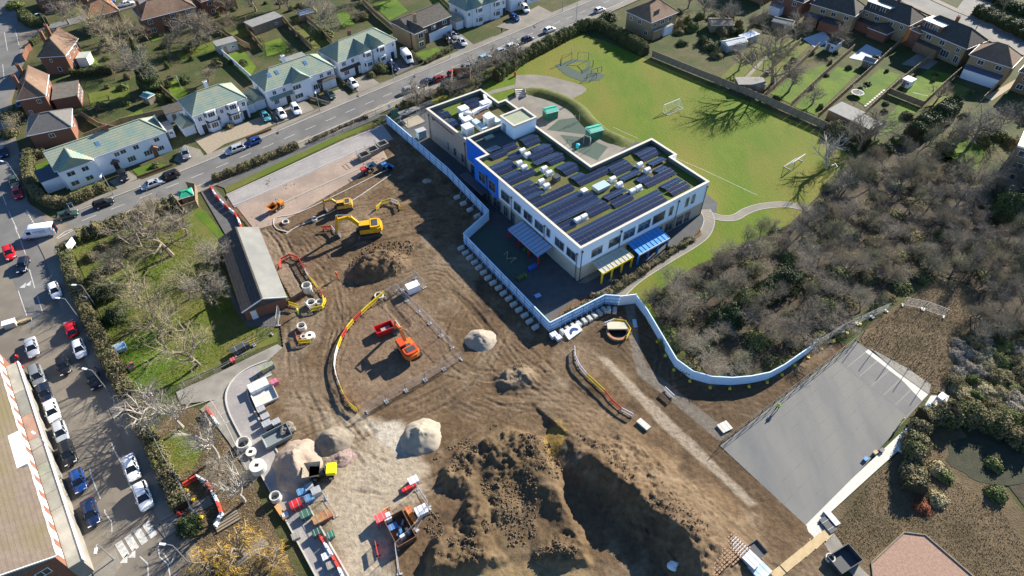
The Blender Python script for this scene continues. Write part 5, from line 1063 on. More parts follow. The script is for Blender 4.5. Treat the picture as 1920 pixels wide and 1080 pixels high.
# smaller machines
def dumper(label, px, py, dx, dy, m, skipm, sc=1.0, cab=None, name='dumper', rops=True):
    p = GS(px, py, .05); t = thing(name, label, name.replace('_',' '), p, ang(px,py,dx,dy)); t.scale = (sc,)*3; M = car_meshes('suv')
    for sx in (-1.0,1.0):
        for sy in (-1,1): w = inst('wheel', M['tyre'], t, (sx,sy*.75,.42)); w.scale = (1.3,1.6,1.3); inst('rim', M['rim'], w)
    b = MB(); b.box(-1.7,1.1,-.45,.45,.45,.85); b.build('chassis', M_DGREY, t); b = MB(); b.box(-1.75,-.55,-.75,.75,.85,1.5); b.build('engine_hood', m, t)
    b = MB(); b.box(-.45,-.05,-.3,.3,.85,1.15); b.box(-.5,-.4,-.3,.3,1.15,1.6); b.build('seat', M_BLACK, t)
    if rops:
        b = MB()
        for y in (-.6,.6): b.tube([(-.55,y,1.5),(-.55,y,2.45)],.05,6)
        b.tube([(-.55,-.6,2.45),(-.55,.6,2.45)],.05,6); b.build('roll_bar', M_DGREY, t)
    b = MB(); A = [(.3,-.95),(1.9,-.95),(1.9,.95),(.3,.95)]; I = [(.5,-.75),(2.2,-.85),(2.2,.85),(.5,.75)]
    b.add([(.4,-.7,.95),(1.7,-.8,.95),(1.7,.8,.95),(.4,.7,.95),(.2,-.95,1.75),(2.4,-1.05,1.55),(2.4,1.05,1.55),(.2,.95,1.75)],[(0,1,2,3),(3,2,1,0),(0,1,5,4),(1,2,6,5),(2,3,7,6),(3,0,4,7),(4,5,1,0),(5,6,2,1),(6,7,3,2),(7,4,0,3)]); b.build('skip', skipm, t)
    return t
dumper('yellow dumper with open skip backed onto the pale gravel heap',608,890,-40,4,paint('dumper_yellow',(.8,.72,.02)),mat('worn_skip',(.5,.45,.35),.7),1.1)
dumper('small orange dumper on the pink car park base',521,392,-14,9,paint('dumper_orange',(.7,.25,.03)),paint('dumper_orange',(.7,.25,.03)),.85)
dumper('red and blue roller parked by the concrete chambers',690,322,14,-6,paint('roller_red',(.5,.05,.06)),mat('roller_skip',(.2,.3,.35),.5),.85)
dumper('blue mixer in the edge of the school shadow',726,318,10,6,paint('mixer_blue',(.05,.2,.45)),paint('mixer_blue',(.05,.2,.45)),.75)
# red trailer-like crusher in front of the orange excavator
p = GS(722,622); t = thing('red_skip','open red steel skip beside the orange excavator','skip',p,ang(722,622,26,-10))
def open_box(mb, lx, ly, h, th=.08, z0=0.0, flare=0.0):
    a, b2 = lx/2, ly/2; f = flare
    O = [(-a,-b2),(a,-b2),(a,b2),(-a,b2)]; T = [(x*(1+f),y*(1+f)) for x,y in O]; I = [(x-(th if x > 0 else -th),y-(th if y > 0 else -th)) for x,y in T]; F = [(x*.93,y*.93) for x,y in O]
    vs = [(*q,z0) for q in O]+[(*q,z0+h) for q in T]+[(*q,z0+h) for q in I]+[(*q,z0+.12) for q in F]
    mb.add(vs,[(3,2,1,0)]+[(i,(i+1)%4,4+(i+1)%4,4+i) for i in range(4)]+[(4+i,4+(i+1)%4,8+(i+1)%4,8+i) for i in range(4)]+[(8+i,8+(i+1)%4,12+(i+1)%4,12+i) for i in range(4)]+[(12,13,14,15)])
b = MB(); open_box(b,3.0,1.7,1.1,.1,.15,.06); b.build('shell', P_RED, t); b = MB(); b.cbox(.2,0,.27,1.6,1.0,.35); b.build('contents', M_GRAVEL, t); b = MB()
for x in (-1.1,0,1.1): b.box(x-.06,x+.06,-.98,-.9,.15,1.25); b.box(x-.06,x+.06,.9,.98,.15,1.25)
b.build('rib', P_RED, t)
# ---------------------------------------------------------------- people
def person_mesh(name, top, legs, skin=(.45,.28,.2), helmet=None):
    me = bpy.data.meshes.new('person'); J = [(0,0,.95),(0,0,1.2),(0,0,1.42),(0,0,1.5),(0,.01,1.62),(0,.01,1.72), (.1,0,.88),(.12,.06,.5),(.13,-.02,.08),(.13,.14,.04),(-.1,0,.88),(-.13,-.06,.5),(-.14,-.14,.08),(-.14,.02,.04), (.2,0,1.4),(.27,.02,1.12),(.24,.2,.95),(-.2,0,1.4),(-.27,-.02,1.12),(-.26,.1,.9)]
    E = [(0,1),(1,2),(2,3),(3,4),(4,5),(0,6),(6,7),(7,8),(8,9),(0,10),(10,11),(11,12),(12,13),(2,14),(14,15),(15,16),(2,17),(17,18),(18,19)]
    rad = [.16,.16,.15,.065,.1,.075,.1,.07,.05,.045,.1,.07,.05,.045,.07,.055,.04,.07,.055,.04]
    me.from_pydata(J, E, []); o = bpy.data.objects.new('tmp', me); COL.objects.link(o); s = o.modifiers.new('s','SKIN'); sv = me.skin_vertices[0].data
    for i, r_ in enumerate(rad): sv[i].radius = (r_, r_)
    sv[0].use_root = True; u = o.modifiers.new('u','SUBSURF'); u.levels = 1; u.render_levels = 1
    dg = bpy.context.evaluated_depsgraph_get(); m2 = bpy.data.meshes.new_from_object(o.evaluated_get(dg)); m2.name = name; bpy.data.objects.remove(o)
    for m_ in (mat('cloth_'+name, top, .8), mat('trousers_'+name, legs, .9), mat('skin', skin, .7), mat('hair_'+name, helmet or (.03,.02,.015), .5)): m2.materials.append(m_)
    for f in m2.polygons:
        z = f.center.z; x = abs(f.center.x); f.material_index = 3 if z > 1.68 else 2 if z > 1.5 or (z < 1.0 and x > .2) else 0 if z > .93 else 1; f.use_smooth = True
    m2.materials.pop if False else None
    return m2
def person(px, py, label, top, legs, rz=0.0, helmet=None, site=True):
    p = GS(px, py) if site else G(px, py); n = 'person'
    o = inst('person', person_mesh('outfit_%d_%d' % (px,py), top, legs, helmet=helmet), None, p, rz); return tag(o, label, 'person')
HO, HY = (.85,.12,.02), (.55,.75,.05)
person(633,522,'person in orange jacket and white helmet standing by the dark earth heap',HO,(.6,.12,.03),2.5,(.8,.8,.8)); person(560,590,'person in lime jacket beside the yellow barriers near the hall',HY,(.25,.35,.08),1.0,(.8,.8,.8))
person(1456,768,'person in lime vest walking along the court edge',HY,(.02,.03,.05),2.2,(.8,.8,.8),False); person(1687,795,'person in lime jacket standing on the grey court',HY,(.45,.6,.08),.5,(.6,.7,.1),False)
person(1734,785,'person in lime jacket at the court corner with materials',HY,(.1,.1,.1),1.0,(.8,.8,.8),False); person(1741,789,'person in orange jacket bending by the court corner',HO,(.5,.1,.03),3.0,(.8,.8,.8),False)
person(1249,470,'person in dark clothes walking beside the blue school canopy',(.02,.02,.025),(.02,.02,.03),.8,None,False); person(941,62,'person in dark clothes walking on the far pavement',(.02,.02,.025),(.03,.03,.05),.8,None,False)
person(1828,58,'person in dark coat crossing by the far road',(.03,.03,.05),(.02,.02,.03),.8,None,False); person(38,677,'person in red jacket on the shop pavement',(.6,.02,.02),(.03,.03,.05),.8,None,False)
# ---------------------------------------------------------------- site equipment
BAR = {}
def barrier_mesh():
    if not BAR:
        b = MB(); b.box(-1,1,-.03,.03,.95,1.05); b.box(-1,1,-.025,.025,.15,.3); b.box(-1,1,-.03,.03,.72,.95)
        for k in range(9): x = -1+k*.25; b.box(x-.03,x+.03,-.02,.02,.3,.72)
        b.box(-1,-.94,-.03,.03,.05,1.0); b.box(.94,1,-.03,.03,.05,1.0); BAR['p'] = b.mesh('panel', paint('bar_y',(.8,.6,.03),.5))
        f = MB(); f.box(-.08,.08,-.3,.3,0,.06); BAR['f'] = f.mesh('foot', M_BLACK)
    return BAR
BC = {'y': paint('barrier_yellow',(.78,.58,.03),.5), 'r': paint('barrier_red',(.6,.07,.04),.5), 'w': paint('barrier_white',(.75,.76,.78),.5), 'o': paint('barrier_orange',(.75,.28,.05),.5)}
def barrier_run(label, px, cols, group, step=2.02, z=None):
    P_ = [Vector((q.x,q.y,0)) for q in (G(*a) for a in px)]; pts = resample(smooth_line(P_,4) if len(P_) > 2 else P_, step); M = barrier_mesh(); cn = {'y':'yellow','r':'red','w':'white','o':'orange'}; N = len(pts)-1
    for i in range(N):
        a, b_ = pts[i], pts[i+1]; c = (a+b_)/2; c.z = ZAT(c); d = b_-a; k = cols[i % len(cols)]
        t = thing('pedestrian_barrier', cn[k]+' plastic barrier '+label, 'barrier', c, math.atan2(d.y,d.x), group)
        o = inst('panel', M['p'], t); o.material_slots[0].link = 'OBJECT'; o.material_slots[0].material = BC[k]; inst('foot', M['f'], t, (-.7,0,0)); inst('foot', M['f'], t, (.7,0,0))
barrier_run('in the curved run around the orange excavator plot',[(722,552),(690,580),(655,615),(636,650),(628,690),(640,730),(655,760),(680,780)],'yyyryrywwwwyo','curved barrier run')
barrier_run('round the open trench beside the hall',[(525,505),(530,488),(552,482),(565,495),(578,520),(600,548),(608,562),(608,578)],'rrrrrwyyry','trench barriers')
barrier_run('around the two chambers by the hall',[(612,565),(606,580),(585,585),(572,572)],'yyww','chamber barriers')
barrier_run('beside the person near the hall',[(543,573),(564,580)],'y','chamber barriers')
barrier_run('round the lower manhole rings',[(556,630),(560,645),(580,645),(596,628)],'ryyy','lower manhole barriers')
barrier_run('round the small spoil pit below the ochre excavator',[(706,395),(722,382),(742,380),(752,395),(745,405)],'yywyr','pit barriers')
barrier_run('round the square pit left of the yellow excavator',[(605,432),(622,430),(632,442)],'rwy','square pit barriers')
barrier_run('round the round brick chamber by the hoarding',[(1133,612),(1140,606),(1170,607),(1182,626),(1172,640)],'wyyywy','brick chamber barriers')
barrier_run('along the narrow path near the hoarding',[(1077,655),(1080,680),(1100,708),(1130,735),(1155,765),(1190,785),(1200,795)],'wwwyyrrwwr','path side barriers')
barrier_run('on the new path above the court',[(1245,732),(1262,748),(1280,764)],'wy','path end barriers')
barrier_run('along the store compound by the skip',[(705,1020),(706,1040),(718,1055)],'rw','compound barriers')
barrier_run('in front of the rubbish skip',[(708,972),(728,957),(748,958)],'oo','compound barriers')
barrier_run('among the pallets by the access road',[(586,980),(602,992)],'y','compound barriers')
# water filled red and white barriers
wb_ = MB(); 
for y,z0,z1 in ((.22,0,.3),(.12,.3,.8)): wb_.box(-.96,.96,-y,y,z0,z1)
WB = wb_.mesh('barrier_block', BC['r']); cp_ = MB(); cp_.cyl(0,0,.8,.86,.08,8); CPM = cp_.mesh('filler_cap', M_BLACK)
def water_run(label, px, group):
    P_ = [Vector((q.x,q.y,0)) for q in (G(*a) for a in px)]; pts = resample(P_,2.0)
    for i in range(len(pts)-1):
        a, b_ = pts[i], pts[i+1]; d = b_-a; c = (a+b_)/2; c.z = ZAT(c); k = 'rw'[i%2]
        t = thing('water_barrier', ('red' if k == 'r' else 'white')+' water-filled barrier '+label, 'barrier', c, math.atan2(d.y,d.x), group); o = inst('barrier_block', WB, t); o.material_slots[0].link = 'OBJECT'; o.material_slots[0].material = BC[k]; inst('filler_cap', CPM, t)
water_run('in the line beside the tarmac access ramp',[(395,352),(408,372),(425,390),(444,405),(452,425),(455,440)],'ramp water barriers')
water_run('round the small enclosure by the hedge',[(345,912),(375,893),(385,900),(400,925),(412,950),(420,978),(400,990)],'enclosure water barriers')
water_run('along the site entrance at the bottom',[(595,1000),(612,1025),(625,1048),(640,1075),(650,1100)],'entrance water barriers')
water_run('beside the zebra crossing hedge end',[(328,948),(340,972)],'zebra water barriers')
water_run('at the parking bay verge',[(388,768),(400,785),(412,802)],'bay water barriers')
# steel mesh fence panels
HF = {}
def heras_run(label, px, group, net=None):
    if not HF:
        f = MB(); L = 3.4
        f.tube([(-L/2,0,.1),(-L/2,0,2.0)],.03,5); f.tube([(L/2,0,.1),(L/2,0,2.0)],.03,5); f.tube([(-L/2,0,2.0),(L/2,0,2.0)],.03,5); f.tube([(-L/2,0,.2),(L/2,0,.2)],.03,5); HF['f'] = f.mesh('frame', M_STEEL)
        w = MB()
        for k in range(1,18): x = -L/2+L*k/18; w.box(x-.006,x+.006,-.006,.006,.2,2.0)
        for k in range(1,6): z = .2+1.8*k/6; w.box(-L/2,L/2,-.006,.006,z-.006,z+.006)
        HF['w'] = w.mesh('wire_mesh', M_STEEL); b = MB(); b.box(-.12,.12,-.36,.36,0,.14); HF['b'] = b.mesh('foot_block', M_GREY)
    P_ = [Vector((q.x,q.y,0)) for q in (G(*a) for a in px)]; pts = resample(P_,3.5)
    for i in range(len(pts)-1):
        a, b_ = pts[i], pts[i+1]; d = b_-a; c = (a+b_)/2; c.z = max(0,ZAT(c)); t = thing('mesh_fence_panel', label, 'fence panel', c, math.atan2(d.y,d.x), group); inst('frame', HF['f'], t); inst('wire_mesh', HF['w'], t); inst('foot_block', HF['b'], t, (-1.6,0,0)); inst('foot_block', HF['b'], t, (1.6,0,0))
heras_run('galvanised mesh fence panel along the right side of the excavator plot',[(742,545),(790,590),(866,672)],'plot fence right'); heras_run('galvanised mesh fence panel along the lower side of the excavator plot',[(866,674),(800,712),(740,745),(678,780)],'plot fence lower')
heras_run('galvanised mesh fence panel around the white cabin trailer',[(722,560),(748,548),(790,520),(795,545)],'cabin fence'); heras_run('galvanised mesh fence panel enclosing the skip compound',[(782,918),(806,948),(800,975),(740,1035),(750,1080)],'skip compound fence')
heras_run('galvanised mesh fence panel around the pallets at the access road',[(572,945),(600,925),(628,955),(632,975)],'pallet fence'); heras_run('galvanised mesh fence panel across the dry grass above the court',[(1690,572),(1730,580),(1770,595),(1802,618)],'dry grass fence'); heras_run('galvanised mesh fence panel continuing the hoarding to the wood',[(1527,652),(1580,620),(1640,592),(1690,572)],'hoarding end fence')
heras_run('galvanised mesh fence panel behind the hall',[(440,668),(480,645),(525,618)],'hall fence'); heras_run('galvanised mesh fence panel near the hall door',[(522,612),(526,580)],'hall fence'); heras_run('galvanised mesh fence panel by the verge hedge',[(285,805),(310,860),(345,915),(375,985)],'verge fence'); heras_run('leaning mesh fence panel at the thicket edge',[(1793,700),(1806,682)],'thicket fence')
# hoarding
def hoarding(label, px, h=2.4, rails=True, name='site_hoarding', m=None, side=-1):
    P_ = [Vector((q.x,q.y,0)) for q in (G(*a) for a in px)]; m = m or M_HOARD
    t = thing(name, label, 'hoarding', P_[0]); o0 = P_[0]
    pts = []
    for a, b_ in zip(P_,P_[1:]):
        n = max(1, round((b_-a).length/1.22))
        for k in range(n): pts.append((a+(b_-a)*(k/n), a+(b_-a)*((k+1)/n)))
    _b = {}
    for a, b_ in pts:
        l = round((b_-a).length,2); d = b_-a
        if l not in _b: q = MB(); q.box(0.005,l-.005,-.03,.03,.03,h); _b[l] = q.mesh('board', m)
        inst('board', _b[l], t, a-o0, math.atan2(d.y,d.x))
    if rails:
        r = MB()
        for a, b_ in zip(P_,P_[1:]):
            d = (b_-a).normalized(); n_ = Vector((-d.y,d.x,0))*side*.07
            for z in (.5,1.25,2.05): r.beam(a+n_-o0+Vector((0,0,z)), b_+n_-o0+Vector((0,0,z)), .07, .1)
        r.build('rail', M_HOARDR, t)
        for i,(a, b_) in enumerate(pts):
            if i % 2: continue
            d = (b_-a).normalized(); n_ = Vector((-d.y,d.x,0))*side*.14; q = MB(); q.beam(a+n_-o0, a+n_-o0+Vector((0,0,h+.05)), .09); q.build('post', M_HOARDR, t)
    c = MB()
    for a, b_ in zip(P_,P_[1:]): c.beam(a-o0+Vector((0,0,h+.03)), b_-o0+Vector((0,0,h+.03)), .16, .06)
    c.build('capping', m, t); return t
HP = [(726,232),(841,332),(917,412),(870,455),(1030,622),(1132,570),(1160,572)]
hoarding('long white timber hoarding zigzagging between school and site', HP)
hoarding('bright white gate panel lit by the sun at the end of the hoarding', [(1160,573),(1191,569)], rails=False, name='hoarding_gate', m=M_WHITE)
hoarding('curved white hoarding running along the edge of the wood', [(1191,569),(1210,594),(1237,640),(1265,688),(1295,710),(1330,720),(1368,722),(1403,719),(1437,712),(1465,697),(1515,662),(1527,650)], 2.0, rails=False, name='curved_hoarding')
bl = MB(); bl.box(-.6,.6,-.36,.36,0,.55); bl.box(-.5,.5,-.28,.28,.55,.62); BLK = bl.mesh('ballast_body', mat('ballast_concrete',(.4,.42,.4),.8,(.48,.49,.46),1.0)); bs = MB(); bs.beam((-.55,0,.4),(-1.25,0,1.9),.08); BRC = bs.mesh('brace', M_HOARDR)
def ballast(px0, px1, n, label, group, dist=1.5):
    a, b_ = G(*px0), G(*px1); d = (b_-a).normalized(); nn = Vector((d.y,-d.x,0))
    if nn.y > 0: nn = -nn
    for k in range(n):
        c = a+(b_-a)*((k+.5)/n)+nn*(dist+random.uniform(-.1,.1)); c.z = ZAT(c); t = thing('ballast_block', label, 'concrete block', c, math.atan2(nn.y,nn.x)+random.uniform(-.08,.08), group); inst('ballast_body', BLK, t); inst('brace', BRC, t)
ballast((862,362),(912,408),4,'concrete ballast block bracing the upper hoarding corner','upper hoarding ballast'); ballast((872,458),(1022,614),16,'concrete ballast block bracing the long shaded hoarding','long hoarding ballast'); ballast((1040,617),(1128,572),9,'concrete ballast block bracing the hoarding near the blue and white banner','banner hoarding ballast'); ballast((1136,571),(1158,573),2,'concrete ballast block beside the hoarding gate','gate ballast')
yb = MB(); yb.box(-.2,.2,-.2,.2,0,.22); yb.box(-.03,.03,-.03,.03,.22,.7); YB = yb.mesh('weight', BC['y'])
for (x,y) in ((1218,606),(1232,642),(1247,668),(1263,695),(1293,716),(1331,728),(1368,730),(1404,726),(1438,718),(1466,704),(1490,686),(1515,671),(1540,655),(1563,640),(1588,625),(1612,608)): p = G(x,y); p.z = max(0,ZAT(p)); tag(inst('fence_weight', YB, None, p), 'yellow fence weight at the foot of the curved hoarding', 'fence weight', 'yellow fence weights')
for (x,y) in ((302,835),(317,862),(350,920),(362,938),(378,970)): tag(inst('fence_weight', YB, None, G(x,y)), 'yellow fence weight along the verge hedge', 'fence weight', 'yellow verge weights')
# banner with blue emblem and loose boxes at the hoarding corner
p = GS(1074,625); t = thing('banner_sheet','white banner with dark blue emblem lying over blocks at the hoarding corner','banner',p,ang(1074,625,30,-18)); b = MB()
b.add([(-1.6,-.9,.25),(1.5,-.7,.45),(1.6,.9,.75),(-1.4,.9,.7),(-1.6,-.9,.1),(1.5,-.7,.1),(1.6,.9,.1),(-1.4,.9,.1)],[(0,1,2,3),(4,5,1,0),(5,6,2,1),(6,7,3,2),(7,4,0,3)]); b.build('sheet', M_WHITE, t)
b = MB(); vs = []; n = 14
for k in range(n+1):
    a = math.pi*(.05+.9*k/n)
    for r_ in (.95,.62-.2*math.sin(a)):
        x, y = .1+r_*math.cos(a), -.45+1.05*r_*math.sin(a); u = (y+.8)/1.7; vs.append((x,y,.36+.38*u+.06*x+.015))
b.add(vs,[(2*k,2*k+1,2*k+3,2*k+2) for k in range(n)]); b.build('emblem', mat('emblem_blue',(.02,.05,.2),.6), t)
def crate(name, label, cat, px, py, lx, ly, h, m, dx=10, dy=-5, z=0.0, lid=None, group=None, strap=True):
    lx, ly, h = lx*.86, ly*.86, h*.85; p = GS(px, py, z); t = thing(name, label, cat, p, ang(px,py,dx,dy), group); b = MB(); b.box(-lx/2,lx/2,-ly/2,ly/2,0,h); b.build('block_stack', m, t); b = MB(); b.box(-lx/2-.04,lx/2+.04,-ly/2-.04,ly/2+.04,h,h+.05); b.build('top_sheet', lid or m, t)
    if strap:
        b = MB()
        for x in (-lx*.25,lx*.25): b.box(x-.03,x+.03,-ly/2-.055,ly/2+.055,.02,h+.065)
        b.build('strap', M_GREY, t)
    return t
M_BLOCK = mat('grey_block',(.33,.34,.35),.85,(.4,.41,.41),1.5); M_WRAP = mat('white_wrap',(.72,.74,.77),.3,(.6,.63,.67),1.2); M_BWRAP = mat('blue_wrap',(.06,.2,.4),.35,(.12,.3,.5),1.5)
for a in (('wrapped_pallet','white wrapped pallet nearest the hoarding corner','pallet',1038,632,1.3,1.0,.9,M_WRAP),('white_cube','white cube beside the wrapped pallet at the hoarding corner','box',1047,637,1.0,1.0,.8,M_WRAP),('block_pallet','pallet of grey blocks topmost in the row by the access road','pallet',492,772,1.3,1.1,.9,M_BLOCK),('block_pallet','pallet of grey blocks second in the row by the access road','pallet',500,786,1.3,1.1,1.0,M_BLOCK),('block_pallet','pallet of grey blocks third in the row by the access road','pallet',503,800,1.4,1.2,1.1,M_BLOCK),('block_pallet','single pallet of grey blocks right of the row','pallet',520,796,1.3,1.1,.9,M_BLOCK),
 ('blue_wrapped_pallet','blue and white wrapped pallet beside the yellow dumper','pallet',568,927,1.3,1.1,1.1,M_BWRAP),('block_pallet','pale block pallet right of the blue pallet','pallet',582,918,1.3,1.1,1.0,M_BLOCK),('block_pallet','grey block pallet in front of the mesh fence','pallet',595,925,1.4,1.2,1.0,M_BLOCK),('dark_wrapped_pallet','dark blue wrapped pallet behind the red drum','pallet',582,937,1.4,1.2,.8,M_BWRAP),('green_crate','green crate beside the red and white barriers','crate',621,1006,1.1,.9,.8,paint('crate_green',(.03,.16,.1),.6)),('timber_chute','orange timber box lying on the access road','box',528,962,2.8,.7,.5,paint('ply_orange',(.6,.3,.1),.7),20,30),('white_sack','white sack on the access road','sack',536,968,.8,.7,.6,M_WRAP),('concrete_block','pale concrete block with holes on the access road','block',556,1008,1.1,1.0,.7,M_CONC),
 ('red_container','red plastic container in the skip compound','container',716,978,1.6,1.3,1.5,paint('container_red',(.6,.1,.1),.5)),('white_container','white box beside the red container','container',728,976,1.1,1.1,1.4,M_WRAP),('white_tote','white wrapped tote at the compound corner','pallet',791,962,1.8,1.5,1.1,M_WRAP),('blue_drum_pallet','stack of blue pallets beside the rubbish skip','pallets',738,990,1.4,.9,.5,paint('pallet_blue',(.06,.2,.5),.5)),('plank_stack','stack of boards at the corner of the court','boards',1558,972,2.6,.9,.4,M_STEEL,12,14),('steel_mesh_stack','dark steel mesh stack beside the boards','steel',1552,985,2.4,1.4,.25,M_DGREY,12,14),
 ('white_board','white board lying at the court side','board',1692,847,1.6,.7,.15,M_WHITE,12,6),('white_slab','pale slab stack at the top left of the court','slabs',1358,802,2.0,1.7,.3,M_SLAB),('white_sack','white sack at the end of the red path barriers','sack',1206,798,2.3,1.0,.5,M_SLAB,14,12),('blue_board','pale blue board lying on the narrow path','board',1190,607,.7,2.0,.08,mat('pale_blue_board',(.4,.6,.75),.5),10,0)):
    crate(*a)
# chambers: concrete manhole rings and covers
def rings(label, px, py, r, h, lid=False, name='manhole_ring', inner=None):
    p = GS(px, py); t = thing(name, label, 'concrete ring', p); b = MB(); b.ring(0,0,-.05,h,r,r-.14,22); b.build('ring', mat('ring_concrete',(.6,.59,.55),.8,(.52,.51,.47),1.5), t, True).data.polygons.foreach_set('use_smooth',[False]*88)
    if lid: b = MB(); b.cyl(0,0,h-.2,h+.02,r-.02,22); b.build('slab', mat('lid_concrete',(.66,.65,.6),.8), t); b = MB(); b.box(-.3,.25,-.25,.25,h+.02,h+.03); b.build('opening', M_BLACK, t)
    else: b = MB(); b.cyl(0,0,-.02,.05,r-.15,22); b.build('ring_base', M_DGREY, t)
for a in (('tall concrete ring topmost on the concrete bays',459,836,1.0,1.1),('concrete ring with lid below the tall ring',472,850,.75,.5,True),('large lidded concrete ring on the concrete bays',486,880,1.1,1.2,True),('concrete ring standing on the new access road',519,936,.75,1.1),('tall concrete ring by the trench end',578,546,.85,1.6),('concrete ring lying inside the chamber barriers',585,572,.8,.8),('dark ring with lime cover beside the chamber barriers',600,570,.6,.7),('concrete ring above the lower manhole barriers',567,616,.75,.9),('lidded ring inside the lower manhole barriers',582,632,.85,.5,True),('small ring behind the lower manhole barriers',570,634,.5,.5),('concrete ring at the top of the excavator plot',711,556,.8,.4),('concrete ring at the kerbed island corner',536,418,.7,.4),('blue topped ring on the car park kerb',590,413,.6,.5),('small ring at the bottom right path',1555,1048,.6,.5)): rings(*a)
p = GS(1157,622); t = thing('brick_chamber','round brick chamber with pale lid panel by the hoarding gate','chamber',p); b = MB(); b.ring(0,-.3,-.1,.45,1.9,1.5,24); b.build('brick_rim', mat('chamber_brick',(.42,.22,.12),.9,(.35,.17,.1),2.0), t); b = MB(); b.cyl(0,-.3,.02,.08,1.5,24); b.build('pit', M_BLACK, t); b = MB(); b.box(-1.7,1.7,-.1,1.5,.55,.85); b.build('lid_panel', mat('lid_panel',(.55,.5,.38),.8), t)
# concrete chambers under construction on the car park
for i,(x,y) in enumerate(((684,297),(700,287),(718,277))):
    p = GS(x,y,.1); t = thing('precast_chamber', ('first','second','third')[i]+' square concrete chamber counted from the pink base', 'chamber', p, ang(x,y,20,-8)); b = MB(); open_box(b,2.4,2.0,1.1,.2); b.build('shell', M_CONC, t); b = MB()
    for z in (1.5,1.9): b.tube([(-1.3,1.1,z),(-1.3,-1.1,z)],.04,5)
    for y_ in (-1.1,1.1): b.tube([(-1.3,y_,0),(-1.3,y_,1.9)],.04,5)
    b.build('guard_rail', M_STEEL, t)
# skips and containers
def skip(label, px, py, lx, ly, h, m, dx, dy, fill=None, name='open_skip'):
    p = GS(px,py); t = thing(name, label, 'skip', p, ang(px,py,dx,dy)); b = MB(); open_box(b,lx,ly,h,.1,0.05,.05); b.build('shell', m, t); b = MB()
    for k in range(4): x = -lx*.4+lx*.8*k/3; b.box(x-.05,x+.05,-ly/2-.12,-ly/2-.02,.1,h)
    b.build('rib', m, t)
    if fill:
        rg = random.Random(px); 
        for k in range(9): b = MB(); b.cbox(rg.uniform(-lx*.35,lx*.35),rg.uniform(-ly*.32,ly*.32),.15,rg.uniform(.3,.8),rg.uniform(.2,.5),rg.uniform(.2,h*.8),rg.uniform(0,3)); b.build('rubbish', rg.choice(fill), t)
skip('rusty open skip full of rubbish in the fenced compound',752,998,2.6,4.2,1.3,mat('rusty_skip',(.12,.06,.035),.8,(.2,.1,.06),1.5),14,-8,[M_DGREY,M_BWRAP,M_GREY,M_WRAP])
skip('low dark tank lined with white sheet by the access road',497,745,3.4,3.0,.5,M_SLAB,24,-11,None,'lined_tank')
skip('grey-green ribbed steel tray at the gravel heap',521,822,2.4,3.8,.8,mat('tray_metal',(.2,.23,.23),.6),12,24,None,'steel_tray')
skip('dark open trailer at the bottom right path',1580,1052,2.4,3.6,.9,M_DGREY,12,14,None,'open_trailer'); skip('dark panel-sided crate at the bottom edge',1411,1038,2.0,3.2,.4,M_DGREY,12,14,None,'panel_crate')
# wrapped bundles on the left
crate('wrapped_bundle','large grey plastic-wrapped bundle at the access road bend','bundle',487,728,3.4,1.9,1.1,M_WRAP,24,-11); crate('foil_bundle','long silver wrapped bundle at the bottom edge','bundle',1392,1040,1.8,5.0,.7,M_WRAP,-14,14); crate('blue_sheet_pack','blue and white sheet pack at the bottom edge','bundle',1420,1068,2.4,3.0,.5,mat('sheet_pack',(.35,.5,.62),.4,(.6,.68,.72),.8),-14,14)
crate('builders_trailer','white cabin trailer with flat roof inside the mesh fence','trailer',775,545,2.6,1.7,1.7,M_WHITE,24,-10,strap=False); crate('tracked_generator','yellow and blue generator at the yard edge','generator',503,693,2.4,1.0,1.2,mat('genset',(.45,.4,.08),.5,(.05,.15,.3),.8),20,-10); crate('pink_machine','small pink-red compactor by the wrapped bundle','machine',516,720,1.2,1.0,.9,paint('pink_red',(.55,.12,.2),.5)); crate('yard_trailer','dark trailer with white tank at the yard fence','trailer',452,656,3.4,1.3,1.0,M_DGREY,24,-12); crate('red_box','small red box at the yard fence','box',438,678,.9,.8,.7,P_RED)
crate('white_drum_stack','pile of white bags at the compound corner','bags',776,905,1.5,1.2,1.0,M_WRAP); crate('red_boards','red boards leaning in the compound corner','boards',768,918,2.4,.5,.9,P_RED,22,-12); crate('red_drum','red fuel bowser by the kerb','bowser',557,950,1.6,1.3,1.2,P_RED); crate('timber_rack','rack of timber and red tools inside the pallet fence','rack',606,972,3.0,1.4,.7,mat('timber_rack',(.4,.28,.12),.8,(.35,.08,.05),1.0),24,-12); crate('red_timber_pack','red and yellow plank pack beside the skip','planks',772,968,3.0,.7,.6,mat('plank_pack',(.6,.12,.05),.7,(.6,.35,.05),.8),14,22); crate('dark_bin','dark green bin by the site entrance','bin',596,1003,1.2,1.0,1.1,paint('bin_green',(.02,.07,.05),.6)); crate('tool_box','white and grey toolbox by the entrance barriers','box',614,1045,1.3,1.0,.7,M_WRAP); crate('cable_drum','pale cable drum by the entrance barriers','drum',622,1062,1.2,1.1,.7,M_CONC); crate('green_machine','dark green machine beside the kerb','machine',575,968,1.6,1.2,1.0,paint('mach_green',(.04,.12,.08),.6)); crate('rubbish_pile','pile of blue and white rubbish bags by the park hedge','bags',225,655,1.8,2.4,.8,mat('bags',(.5,.55,.6),.5,(.15,.4,.65),.9),4,12,strap=False); crate('garden_toys','pile of red and green tubs by the park hedge','tubs',247,690,1.6,1.2,.7,mat('tubs',(.5,.06,.08),.5,(.03,.3,.15),1.2),6,10,strap=False)
